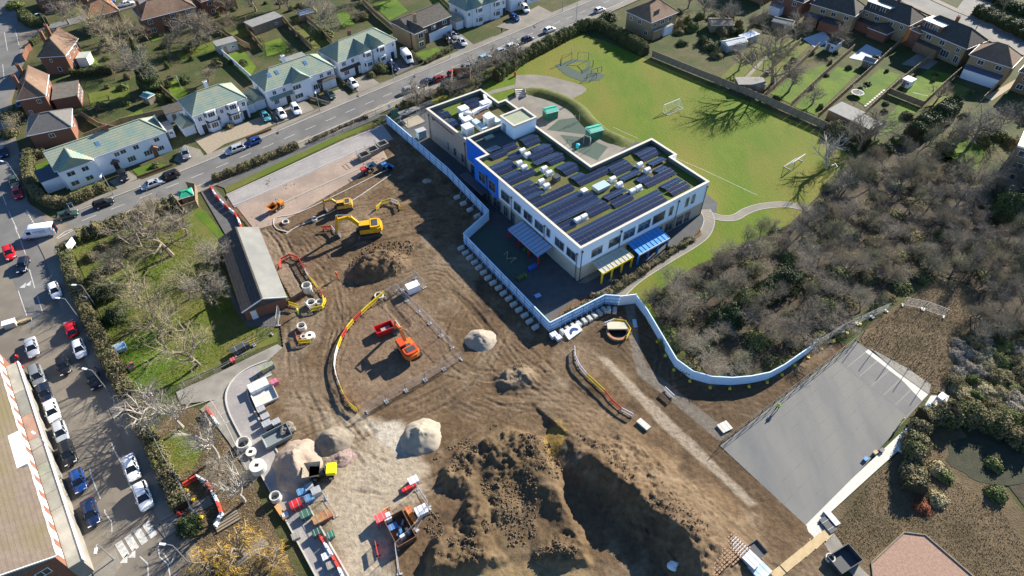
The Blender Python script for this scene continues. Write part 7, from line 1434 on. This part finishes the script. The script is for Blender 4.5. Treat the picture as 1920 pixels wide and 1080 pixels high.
for q in scr: bush(0,0,rg.uniform(1.1,1.9),rg.uniform(.7,1.4),rg.choice((M_HEDGE,M_TWIGG,M_HEDGE,M_TWIGY,M_LEAF)),'bramble mound in the scrub right of the court','bramble scrub',p=q,size=.2,n=1500)
for a in ((1402,568,2.1,2.9,'round bright evergreen bush on the left edge of the wood'),(1470,528,2.6,3.2,'large dark evergreen bush in the middle of the wood'),(1438,545,2.0,2.6,'dark evergreen bush between the two larger ones'),(1372,590,1.9,2.3,'small dark evergreen bush left of the round one'),(1258,640,1.6,1.6,'low green bush behind the curved hoarding'),(1345,600,1.6,2.0,'dark evergreen low in the wood edge'),(1545,580,1.8,2.4,'green ivy-clad bush near the hoarding end'),(1880,395,2.4,5.0,'ivy-clad evergreen at the far right of the wood')): bush(a[0],a[1],a[2]*1.15,a[3]*1.35,M_LEAF if 'bright' in a[4] or 'green' in a[4][:12] else M_LEAFD,a[4],n=1600,size=.3)
for a in ((1865,870,1.2,1.0,M_LEAF,'bright green clump beside the shaded hollow'),(1870,925,1.3,1.1,M_LEAF,'lower bright green clump beside the shaded hollow'),(1760,935,1.3,.9,M_TWIGY,'pale straw tussock by the dry grass'),(1730,950,1.2,.7,mat('rust_stems',(.3,.1,.05),.9,(.22,.08,.04),1.0),'rust-red stems by the scrub line'),(1760,880,1.4,1.0,M_TWIGY,'pale tussock at the end of the shaded hollow'),(1770,890,1.3,.9,M_LEAF,'green clump at the end of the shaded hollow')): bush(a[0],a[1],a[2],a[3],a[4],a[5])
# planting in the school beds
for i in range(22): tt = i/21; bush(1060+230*tt+rg.uniform(-6,6), 590-140*tt+rg.uniform(-4,4), rg.uniform(.4,.7), rg.uniform(.4,.8), rg.choice((M_HEDGE,M_TWIG,M_LEAF)), 'small winter plant in the school border','school border plants',size=.2,n=350)
# grass tufts
def tufts(name, label, poly, n, m, hmin, hmax, seed):
    P_ = GP(poly); r = np.random.RandomState(seed); xs = [p.x for p in P_]; ys = [p.y for p in P_]; X = r.uniform(min(xs),max(xs),n*2); Y = r.uniform(min(ys),max(ys),n*2); k = in_poly(X,Y,P_); X, Y = X[k][:n], Y[k][:n]; N = len(X); h = r.uniform(hmin,hmax,N); a = r.uniform(0,6.28,N); w = .05
    b = np.stack([X,Y,np.full(N,-.1)],1); d = np.stack([np.cos(a)*w,np.sin(a)*w,np.zeros(N)],1); tip = b+np.stack([r.randn(N)*h*.5,r.randn(N)*h*.5,h],1); tag(inst(name, tri_mesh(name, np.stack([b-d,b+d,tip],1), m)), label, 'grass', None, 'stuff')
M_STRAW = mat('straw',(.36,.28,.17),.95,(.27,.21,.12),.3)
tufts('dry_grass_tufts','dry straw-coloured grass above the court',[(1610,640),(1700,560),(1760,522),(1835,545),(1800,640),(1770,738),(1745,732)],9000,M_STRAW,.1,.35,1)
tufts('dry_grass_tufts','dry brown grass below the court',[(1550,1005),(1640,890),(1740,800),(1790,900),(1880,960),(1960,1080),(1840,1090),(1735,1000),(1695,995),(1630,1050)],9000,mat('brown_straw',(.2,.145,.085),.95,(.15,.11,.06),.3),.06,.22,2)
tufts('rough_grass_tufts','rough grass on the bottom left verge',[(300,800),(400,790),(470,900),(560,1080),(330,1080),(340,960)],6000,M_STRAW,.08,.25,3)
tufts('park_grass_tufts','rough grass of the park',[(140,460),(330,400),(400,470),(450,600),(520,620),(330,715),(250,735)],16000,mat('park_grass',(.12,.14,.03),.95,(.2,.17,.07),.4),.1,.3,4)
# ---------------------------------------------------------------- gardens and fences
def fence(label, px, h=1.7, m=None, step=1.8, name='timber_fence', boards=False, z=0.0):
    m = m or M_WOOD; P_ = GP(px); o0 = P_[0].copy(); t = thing(name, label, 'fence', (o0.x,o0.y,z-.1)); mc = {}
    for a, b_ in zip(P_,P_[1:]):
        L = (b_-a).length; n = max(1,round(L/step)); l = L/n; d = (b_-a)/L; rz = math.atan2(d.y,d.x); k = round(l,1)
        if k not in mc:
            q = MB(); nb = 9
            for i in range(nb): q.box(.05+(l-.1)*i/nb+.006,.05+(l-.1)*(i+1)/nb-.006,-.03+(.02 if i%2 else 0),.0+(.02 if i%2 else 0),.08,h-.04)
            q.box(.05,l-.05,.02,.06,.3,.4); q.box(.05,l-.05,.02,.06,h-.45,h-.35); q.box(.04,l-.04,-.05,.06,h-.04,h)
            r = MB(); r.box(-.05,.05,-.05,.05,0,h+.08); mc[k] = (q.mesh('fence_panel',m), r.mesh('post',m))
        for i in range(n): c = a+d*(l*i)-o0; inst('fence_panel', mc[k][0], t, c, rz); inst('post', mc[k][1], t, c, rz)
    return t
fence('long timber fence along the back of the playing field',[(1222,106),(1300,138),(1400,178),(1470,208),(1548,242)],1.9,M_GWOOD)
for a in (('timber fence left of the blue patio garden',[(1430,185),(1480,140),(1535,88)]),('timber fence between the second and third back gardens',[(1482,200),(1535,150),(1600,92)]),('timber fence beside the trampoline garden',[(1532,222),(1590,170),(1640,125),(1690,78)]),('timber fence between trampoline garden and net garden',[(1620,215),(1680,160),(1740,112)]),('timber fence across the end of the net garden',[(1665,175),(1728,200)]),('timber fence right of the net garden',[(1728,200),(1770,160),(1805,130)]),('timber fence beside the last back garden path',[(1840,190),(1880,150)]),
  ('timber fence behind the long green roof garden',[(160,262),(230,232),(330,210)]),('timber fence between the white pairs gardens',[(352,212),(300,165),(285,140)]),('timber fence behind the lichened roof pair',[(470,92),(430,70),(405,48)]),('timber fence left of the long shed garden',[(495,95),(470,65),(462,40)]),('timber fence in the middle of the top gardens',[(585,92),(550,60),(530,35)]),('timber fence behind the twin-gabled pair',[(622,82),(590,50),(560,25)]),('timber fence beside the tan brick flank',[(740,60),(705,30),(680,5)]),('fence of the sheds garden beyond the field',[(1400,172),(1460,118),(1500,80)]),('fence behind the brick houses',[(150,215),(190,240),(235,250)]),('fence right of the brown house',[(868,40),(830,5),(815,-15)])): fence(a[0],a[1],1.6)
fence('white rendered garden wall between two lawns',[(478,155),(445,125),(418,102)],1.5,M_WHITE,name='garden_wall'); fence('timber fence round the green kiosk',[(325,372),(345,398),(372,388),(370,356),(352,352)],1.8); fence('tall timber bin store fence by the main road',[(845,168),(880,160),(884,140),(850,142),(845,168)],2.2)
fence('low brick wall before the corner front lawn',[(258,335),(325,310)],.7,M_BRICK,name='garden_wall'); fence('low wall between the two white-car drives',[(572,182),(618,196)],.8,M_PAVE,name='garden_wall'); fence('low wall beside the white car drive',[(636,150),(665,172)],.8,M_PAVE,name='garden_wall'); fence('low wall left of the teal car drive',[(502,205),(522,228)],.8,M_PAVE,name='garden_wall'); fence('low brick wall of the hipped pair drive',[(462,262),(510,244)],.7,M_BRICK,name='garden_wall'); fence('brick wall along the bend by the red brick house',[(48,115),(54,98),(62,92)],1.8,M_BRICK,name='garden_wall')
# railings on the pavement and round the car park
def railing(label, px, h=1.1, m=None, step=2.4, name='metal_railing'):
    P_ = [Vector((q.x,q.y,0)) for q in GP(px)]; o0 = P_[0].copy(); t = thing(name, label, 'railing', o0); m = m or M_DGREY; r = MB()
    for a,b_ in zip(P_,P_[1:]):
        for z in (h,h*.5): r.beam(a-o0+Vector((0,0,z)), b_-o0+Vector((0,0,z)), .05)
    r.build('rail', m, t)
    for c in resample(P_,step): q = MB(); q.box(c.x-o0.x-.03,c.x-o0.x+.03,c.y-o0.y-.03,c.y-o0.y+.03,-.1,h+.05); q.build('post', m, t)
railing('dark post and wire fence between pavement and new car park',[(575,275),(640,247),(720,212)],1.6); railing('steel fence along the left side of the court',[(1350,836),(1450,760),(1530,698),(1605,640)],1.6,M_DGREY,3.0); railing('pale handrail beside the park yard wall',[(345,722),(420,690),(480,660)],1.0,M_STEEL); railing('dark railings beside the zebra crossing',[(300,985),(330,968)],1.0); railing('yellow handrail by the yard trailer',[(462,650),(485,640)],1.0,P_YEL)
# lawns, drives, patios
for nm, px, m in (('garden_lawn',[(140,90),(170,95),(192,130),(150,140)],M_LAWN),('garden_lawn',[(165,175),(240,155),(245,185),(170,200)],M_LAWN2),('garden_lawn',[(195,235),(265,205),(275,225),(215,250)],M_LAWN),('garden_lawn',[(310,150),(330,145),(355,180),(325,195)],M_LAWN),('garden_lawn',[(280,70),(330,56),(325,66),(285,78)],M_LAWN),('garden_lawn',[(330,100),(460,50),(470,65),(340,115)],M_LAWN2),('garden_lawn',[(420,105),(455,92),(480,125),(465,150)],M_LAWN),('garden_lawn',[(495,80),(525,70),(545,95),(500,105)],M_LAWN),('garden_lawn',[(555,58),(590,48),(620,80),(590,92)],M_LAWN2),('garden_lawn',[(630,25),(650,20),(665,45),(640,50)],M_LAWN),('garden_lawn',[(700,8),(740,-5),(765,20),(730,38)],M_LAWN),('garden_lawn',[(800,-5),(830,-12),(850,10),(835,22)],M_LAWN),('garden_lawn',[(65,310),(110,290),(125,320),(75,340)],M_LAWN),('front_lawn',[(248,318),(285,305),(318,308),(262,332)],M_LAWN),('front_lawn',[(778,100),(820,88),(830,98),(795,113)],M_LAWN),('front_lawn',[(440,240),(470,232),(480,240),(455,252)],M_LAWN),('front_lawn',[(120,350),(160,375),(200,355),(180,335)],M_LAWN2),
  ('back_lawn',[(1445,175),(1490,140),(1545,120),(1552,125),(1485,195)],M_LAWN),('back_lawn',[(1490,200),(1540,150),(1570,125),(1612,132),(1530,215)],M_LAWN),('back_lawn',[(1595,180),(1625,150),(1650,128),(1690,140),(1625,200)],M_LAWN),('back_lawn',[(1685,180),(1700,160),(1740,130),(1795,140),(1760,165),(1725,195)],M_LAWN),('back_lawn',[(1645,240),(1690,190),(1725,205),(1690,235),(1650,255)],M_LAWN),('back_lawn',[(1735,200),(1790,155),(1830,170),(1770,195)],M_LAWN2),('back_lawn',[(1760,300),(1800,250),(1850,280),(1830,320)],M_LAWN),('back_lawn',[(1395,155),(1440,90),(1490,72),(1520,82),(1430,170)],M_LAWN2),('back_lawn',[(1345,150),(1380,160),(1440,90),(1420,80)],M_LAWN2)): flat(nm, px, -.09, m)
for nm, px, m in (('driveway',[(205,340),(240,320),(270,340),(225,358)],M_PAVE),('driveway',[(325,300),(345,270),(375,280),(385,295),(345,310)],M_PAVE),('driveway',[(365,262),(395,250),(500,215),(520,230),(480,248),(420,270),(390,290)],mat('gravel_drive',(.27,.22,.16),.95,(.33,.28,.21),2.0)),('driveway',[(495,215),(570,185),(590,205),(520,232)],M_PAVE),('driveway',[(600,180),(640,165),(660,185),(625,195)],M_PAVE),('driveway',[(650,150),(690,140),(715,158),(672,172)],M_PAVE),('driveway',[(720,125),(770,98),(785,120),(745,140)],M_TARMAC2),('driveway',[(835,70),(860,60),(890,85),(860,95)],M_PAVE),('driveway',[(930,50),(1010,10),(1040,25),(970,58)],M_PAVE),('patio',[(1505,72),(1545,58),(1560,75),(1530,90)],mat('blue_patio',(.42,.46,.5),.8)),('patio',[(1592,108),(1625,82),(1658,98),(1640,118)],mat('blue_patio',(.42,.46,.5),.8)),('patio',[(1690,120),(1720,100),(1760,115),(1740,130)],M_PAVE),('garden_path',[(1845,182),(1905,148),(1910,155),(1860,188)],mat('gravel_path',(.38,.32,.22),.95)),('garden_path',[(1440,100),(1448,96),(1400,150),(1392,148)],M_PAVE)): flat(nm, px, -.075, m)
def shed(label, A, B, D, h, roofm, wallm, rise=.0, name='garden_shed', axis='x'):
    t, L = place(name, label, 'shed', A, B); walls(t, wallm, L, D, h, gx=rise if rise and axis == 'x' else 0, gy=rise if rise and axis == 'y' else 0)
    if rise: add_roof(t, roofm, L, D, h+.02, rise, axis, 0, 0, .15)
    else: q = MB(); q.box(-.2,L+.2,-.2,D+.2,h,h+.14); q.build('flat_roof', roofm, t)
    door(t, L, D, 'f', L*.35, .9, min(1.9,h-.2), M_GWOOD); win(t, L, D, 'f', L*.75, .9, .8, .7, 2)
for a in (('grey-roofed garden room beside the bare tree top left',(412,102),(448,92),3.5,2.4,M_FELT,M_GREY),('long grey flat-roofed shed between two lawns',(478,66),(533,46),4.5,2.5,M_FELT,M_GWOOD),('small blue-roofed timber shed by the grey tree',(566,40),(588,34),2.2,2.1,mat('blue_shed_roof',(.08,.13,.22),.6),M_WOOD,.5),('grey flat-roofed double garage behind the field fence',(1548,222),(1590,242),5.5,2.4,M_FELT,M_BROWNB),('low grey garage in front of the double one',(1590,240),(1625,258),4.5,2.2,M_FELT,M_BROWNB),('white-walled garden shed with mossy roof by the patio',(1545,92),(1562,98),4.6,2.3,M_DROOF,M_WHITE,.7),('dark shed at the end of the trampoline garden',(1382,172),(1432,172),3.5,2.1,M_FELT,M_GWOOD),('grey hut beside the striped patio',(1614,124),(1634,130),2.2,2.0,M_FELT,M_GWOOD,.5),('pale-roofed sheds among the overgrown shrubs',(1332,60),(1372,60),4.5,2.3,M_GWOOD,M_WOOD,.7),('white-roofed greenhouse by the overgrown plot',(1362,98),(1398,90),3.0,2.1,mat('greenhouse',(.6,.63,.62),.2),M_GREY,.6),('small white shed beside the greenhouse',(1395,85),(1420,76),2.4,2.0,M_WHITE,M_GREY),('curved white shed in the net garden',(1688,160),(1702,166),2.4,1.9,M_WHITE,M_WHITE),('dark sheds at the top edge garden',(1445,52),(1480,60),3.4,2.2,M_FELT,M_GWOOD,.5),('dark garage beside the hipped white pair',(318,230),(352,220),4.0,2.3,M_DROOF,M_WHITE),('white shed behind the lawn left of the wood',(1775,205),(1792,210),2.0,1.8,M_WHITE,M_WHITE),('low brick outbuilding at the long white house',(308,262),(330,255),3.5,2.3,M_FELT,M_WHITE),('pale shed beyond the conifer garden',(270,192),(282,196),2.0,2.0,mat('teal_roof',(.15,.3,.3),.6),M_GWOOD,.4)): shed(*a)
# green kiosk and green containers
t, L = place('green_roofed_kiosk','green-roofed kiosk inside the timber fence by the access ramp','kiosk',(345,384),(366,378)); walls(t, M_WOOD, L, 2.2, 2.0); add_roof(t, paint('kiosk_green',(.02,.3,.16),.5), L, 2.2, 2.02, .5, 'x', .9, .9, .25); door(t,L,2.2,'f',L*.4,.9,1.8,M_GWOOD)
for lab, A, B in (('green storage container on the lower terrace',(1025,226),(1046,221)),('green storage container on the courtyard bank',(1107,263),(1129,257))):
    t, L = place('storage_container', lab, 'container', A, B); walls(t, paint('container_green',(.015,.16,.1),.5), L, 2.4, 2.2); add_roof(t, paint('container_top',(.06,.42,.3),.5), L, 2.4, 2.22, .45, 'x', 0, 0, .1); q = MB()
    for i in range(6): x = L*(i+.5)/6; q.box(x-.05,x+.05,-.05,-.002,.1,2.1)
    q.build('rib', paint('container_green',(.015,.16,.1),.5), t)
t, L = place('green_bin_cabinet','dark green cabinet at the hoarding end by the street','cabinet',(738,222),(750,217)); walls(t, paint('bin_green2',(.03,.14,.1),.6), L, 1.0, 1.7); q = MB(); q.box(-.08,L+.08,-.08,1.08,1.7,1.8); q.build('lid', M_DGREY, t)
t, L = place('sand_pit_shelter','open shelter with grey roof over pale sand beside the plant wing','shelter',(765,240),(798,228)); q = MB(); q.poly([(0,0),(L,0),(L,4),(0,4)],.0,.12); q.build('sand', M_PSAND, t)
for x in (0.1,L-.1):
    for y in (.1,3.9): q = MB(); q.box(x-.06,x+.06,y-.06,y+.06,0,2.2); q.build('post', M_GREY, t)
q = MB(); q.box(-.2,L+.2,2.6,4.3,2.2,2.32); q.build('canopy_roof', M_FELT, t)
t, L = place('small_glass_shelter','small pale shelter beside the plant wing wall','shelter',(786,262),(800,257)); walls(t, mat('shelter_glass',(.35,.45,.52),.2), L, 1.4, 2.0); q = MB(); q.box(-.15,L+.15,-.15,1.55,2.0,2.1); q.build('roof', M_GREY, t)
t, L = place('terrace_steps','pale concrete steps linking the two terraces','steps',(968,182),(985,181))
for k in range(5): q = MB(); q.box(0,L,k*.5,(5)*.5,-.1+k*.2,.1+k*.2); q.build('step', M_SLAB, t)
q = MB(); q.box(-.2,-.02,0,2.6,-.1,1.2); q.box(L+.02,L+.2,0,2.6,-.1,1.2); q.build('side_wall', M_CONC, t)
# football goals
def goal(label, A, B, w_depth=1.6, h=2.0):
    a, b_ = G(*A), G(*B); d = b_-a; L = d.length; t = thing('football_goal', label, 'goal', (a.x,a.y,-.1), math.atan2(d.y,d.x)); q = MB()
    q.tube([(0,0,0),(0,0,h)],.07,8); q.tube([(L,0,0),(L,0,h)],.07,8); q.tube([(0,0,h),(L,0,h)],.07,8); q.build('goal_frame', M_FRAME, t); q = MB()
    for x in (0,L): q.tube([(x,0,h),(x,w_depth,0)],.045,6); q.tube([(x,0,.05),(x,w_depth,.05)],.045,6)
    q.tube([(0,w_depth,.05),(L,w_depth,.05)],.045,6); q.build('rear_stay', M_FRAME, t); q = MB()
    for k in range(1,14): x = L*k/14; q.beam((x,0,h),(x,w_depth,.05),.012)
    for k in range(1,8): f = k/8; q.beam((0,w_depth*f,h*(1-f)),(L,w_depth*f,h*(1-f)),.012)
    q.build('net', mat('goal_net',(.7,.72,.72),.8), t)
goal('white goal in the middle of the playing field',(1272,198),(1243,210)); goal('white goal at the wood end of the playing field',(1482,318),(1505,302))
t = thing('small_goal','small white goal frame in a back garden','goal',G(1708,182)); q = MB(); q.tube([(0,0,0),(0,0,1.2),(3,-1.6,1.2),(3,-1.6,0)],.05,6); q.build('goal_frame', M_FRAME, t)
# trampoline
p = G(1606,178); t = thing('trampoline','round trampoline with dark net in the lawn behind the double garage','trampoline',p); q = MB(); q.ring(0,0,.65,.75,1.6,1.3,24); q.build('pad', mat('tramp_pad',(.35,.42,.42),.6), t); q = MB(); q.cyl(0,0,.68,.7,1.3,24); q.build('mat', M_BLACK, t)
for k in range(6): a = k*math.pi/3; q = MB(); q.tube([(1.6*math.cos(a),1.6*math.sin(a),0),(1.6*math.cos(a),1.6*math.sin(a),2.3)],.03,5); q.build('net_pole', M_DGREY, t)
q = MB(); q.ring(0,0,2.26,2.3,1.62,1.56,24); q.build('top_ring', M_DGREY, t)
for i in range(9): a = G(1623+i*4.3,198-i*3.6); q = MB(); q.cbox(a.x,a.y,-.08,.9,.5,.06,.8); tag(q.build('stepping_slab', M_SLAB), 'pale stepping slab in the trampoline garden path','slab','stepping slabs')
# trim trail and play frames
def frame_set(label, pts, h, m, name='play_frame', bars=True):
    P_ = [G(*p) for p in pts]; o0 = P_[0].copy(); t = thing(name, label, 'play equipment', (o0.x,o0.y,-.1)); 
    for p in P_: q = MB(); c = p-o0; q.tube([(c.x,c.y,0),(c.x,c.y,h)],.07,6); q.build('post', m, t)
    if bars:
        q = MB()
        for a, b_ in zip(P_,P_[1:]): q.tube([(a-o0)+Vector((0,0,h)),(b_-o0)+Vector((0,0,h))],.06,6)
        q.build('top_beam', m, t)
frame_set('timber trim trail frame nearest the field hedge',[(1053,118),(1072,112),(1072,100)],2.2,M_GWOOD); frame_set('timber trim trail frame with dark bars',[(1083,111),(1103,112),(1112,122),(1111,126)],2.2,M_GWOOD); frame_set('climbing net frame at the end of the trim trail',[(1108,140),(1120,136),(1128,133),(1118,146),(1100,148)],1.4,M_DGREY,'climbing_frame'); frame_set('grey pole row on the round safety surface',[(1066,234),(1078,229),(1086,227)],1.9,M_GREY,'pole_row',False); frame_set('metal play frame in the courtyard',[(1094,268),(1106,272),(1106,280)],2.2,M_STEEL); frame_set('low dark climbing bars in the courtyard',[(1063,268),(1078,271),(1088,268)],1.0,M_DGREY); frame_set('pale zigzag climbing bars on the early years surface',[(945,480),(952,474),(950,488),(968,486),(958,494)],.5,M_PLY,'zigzag_bars'); frame_set('swing frame in the garden below the conifer',[(318,160),(335,154),(340,166)],2.0,M_STEEL,'swing_frame'); frame_set('white A-frame swing beyond the far goal',[(1553,325),(1560,322),(1564,328)],2.2,M_STEEL,'swing_frame')
p = G(1083,277); q = MB(); q.cyl(0,0,0,.9,.35,14,.5); q.cyl(0,0,.9,1.1,.5,14,.2); tag(q.build('turquoise_spinner', paint('turquoise',(.02,.5,.6),.4), loc=p), 'turquoise spinner in the school courtyard', 'play equipment')
p = G(966,142); q = MB(); q.cyl(0,0,0,.8,.3,12,.34); q.cyl(0,0,.8,1.2,.34,12,.15); tag(q.build('red_litter_bin', paint('bin_red',(.6,.08,.04),.5), loc=p), 'red litter bin at the end of the upper terrace', 'bin')
p = G(1008,557); crate('blue_toy_box','blue box on the shaded playground','box',1008,557,1.2,.9,.5,paint('toy_blue',(.03,.1,.4),.5),10,-4,0,paint('toy_lid',(.3,.4,.6),.5),None,False); crate('blue_bench','blue bench on the shaded playground','bench',998,503,2.2,.8,.6,paint('toy_blue',(.03,.1,.4),.5),10,-6,strap=False)
for i,(x,y) in enumerate(((984,470),(992,473),(984,518),(978,521),(972,524))): crate('green_tub','green planting tub on the shaded playground','tub',x,y,.8,.6,.6,paint('tub_green',(.04,.2,.04),.6),8,5,0,M_LEAF,'playground tubs',False)
# street lamps and signs
def lamp(label, bx, by, h=5.6, arm=(1.0,0.0), m=None):
    p = G(bx,by); t = thing('street_lamp', label, 'street lamp', p); m = m or M_STEEL; q = MB(); q.tube([(0,0,-.1),(0,0,1.2),(0,0,h)],[.11,.08,.055],8); q.build('pole', m, t); q = MB(); q.tube([(0,0,h),(arm[0]*.5,arm[1]*.5,h+.15),(arm[0],arm[1],h+.12)],.045,6); q.build('arm', m, t); q = MB(); q.cbox(arm[0]*1.25,arm[1]*1.25,h+.02,.75,.28,.16,math.atan2(arm[1],arm[0])); q.build('lamp_head', M_FRAME, t)
for a in (('street lamp leaning over the shaded black car',204,735,5.6,(-1,.2)),('street lamp in front of the crimson car',152,602,5.6,(-1,.1)),('street lamp below the zebra crossing by the willow',353,1055,5.4,(-1,.1)),('street lamp beside the zebra crossing on the shop side',214,1049,4.8,(.2,-.7)),('street lamp by the top corner of the shops canopy',108,855,5.2,(-.8,.5)),('street lamp by the corner hedge',40,345,5.5,(-1,.3)),('street lamp on the front lawn of the brown house',844,108,6,(.3,-1)),('street lamp on the pavement by the rounded bush',738,146,5.5,(.3,-1)),('street lamp beside the two white cars',600,208,5.5,(.3,-1)),('street lamp at the corner front garden',213,365,5.5,(.3,-1)),('street lamp at the side road bend',94,60,5.5,(-.6,-.6)),('street lamp at the top edge side road',197,14,5.5,(0,-1)),('street lamp at the left edge top road',12,10,5.5,(-1,0)),('street lamp on the far main road pavement',1054,22,6,(.3,-1)),('tall street lamp behind the field hedge',1080,40,6,(-.3,1)),('street lamp by the park hedge',178,572,5.0,(-1,.0))): lamp(*a)
def board_sign(label, px, py, w, h, z, dx, dy, m, post=M_GREY, marks=None):
    p = G(px,py); t = thing('sign_board', label, 'sign', p, ang(px,py,dx,dy))
    for x in (-w*.38,w*.38): q = MB(); q.tube([(x,0,-.1),(x,0,z+h)],.05,6); q.build('post', post, t)
    q = MB(); q.box(-w/2,w/2,-.08,-.03,z,z+h); q.build('panel', m, t)
    if marks:
        q = MB(); rg = random.Random(3)
        for r in range(4):
            zz = z+h*(.78-.2*r); x = -w*.4
            while x < w*.3: l = rg.uniform(.12,.4); q.box(x,x+l,-.092,-.082,zz,zz+h*.08); x += l+.1
        q.build('print', marks, t)
board_sign('white site sign board on posts at the park corner',140,470,2.4,1.6,.9,10,-14,M_WHITE,M_GREY,mat('sign_print',(.1,.2,.35),.6)); board_sign('small blue sign on the corner hedge',136,392,1.0,.4,1.2,10,-3,paint('sign_blue',(.1,.2,.4),.5)); board_sign('round-topped sign at the hoarding end',732,213,.9,.9,1.6,10,4,mat('sign_pale',(.5,.6,.7),.5)); board_sign('small white sign by the park hedge',168,570,.9,.5,1.6,10,2,M_WHITE)
# bins and cabinets on the shop pavement
p = G(22,612); t = thing('parcel_bench','white and brown cabinet bench on the shop pavement','cabinet',p,ang(22,612,10,-3)); q = MB(); q.box(-.9,.9,-.5,.5,0,1.1); q.build('cabinet', M_COPING, t); q = MB(); q.box(-1.0,1.0,-.6,.6,1.1,1.2); q.build('top_sheet', M_WHITE, t); q = MB(); q.box(1.2,3.2,-.1,.4,.4,.5); q.box(1.3,1.4,-.1,.4,0,.4); q.box(3.0,3.1,-.1,.4,0,.4); q.build('bench_seat', M_PLY, t)
p = G(40,690); q = MB(); q.cyl(0,0,0,1.3,.32,14); q.cyl(0,0,1.3,1.5,.36,14,.3); tag(q.build('red_post_box', P_RED, loc=p),'red post box on the shop pavement beside the silver saloon','post box'); crate('dark_litter_bin','dark litter bin below the red post box','bin',45,703,.7,.7,1.0,M_DGREY,6,2)
# court fence posts cast long shadows on the strip
for i,(x,y) in enumerate(((1610,640),(1640,655),(1672,672),(1703,692),(1735,715),(1762,735))): p = G(x,y); q = MB(); q.tube([(0,0,-.1),(0,0,3.0)],.05,6); q.box(-.12,.12,-.12,.12,-.1,.12); tag(q.build('fence_post', M_DGREY, loc=p),'tall dark fence post at the far end of the court','post','court end posts')
for i,(x,y,w,l,m) in enumerate(((1622,862,.8,.5,M_BWRAP),(1640,850,.7,.5,M_PLY),(1652,846,.8,.5,M_DGREY),(1738,762,.9,.6,M_BWRAP),(1750,756,1.2,.3,M_DGREY),(1745,772,.7,.5,P_RED),(1765,745,1.6,1.0,M_WRAP),(1758,762,.6,.5,M_PLY))): crate('tool_bag','%s materials bundle on the pale court margin, item %s along it' % (('blue','timber','dark','blue wrapped','long dark','red','white sheeted','small timber')[i],('first','second','third','fourth','fifth','sixth','seventh','last')[i]),'bundle',x,y,w,l,.35,m,10,-8,.05,strap=False)
# hall and verge details
crate('water_butt','white water tank against the hall gable','tank',526,570,.9,.9,1.0,M_WRAP,strap=False); t = thing('timber_steps','stack of weathered timber sleepers under the willow','timber',G(430,985),ang(430,985,20,-12))
for k in range(5): q = MB(); q.box(-1.6,1.6,-.1+k*.42,.18+k*.42,0,.2); q.build('sleeper', M_GWOOD, t)
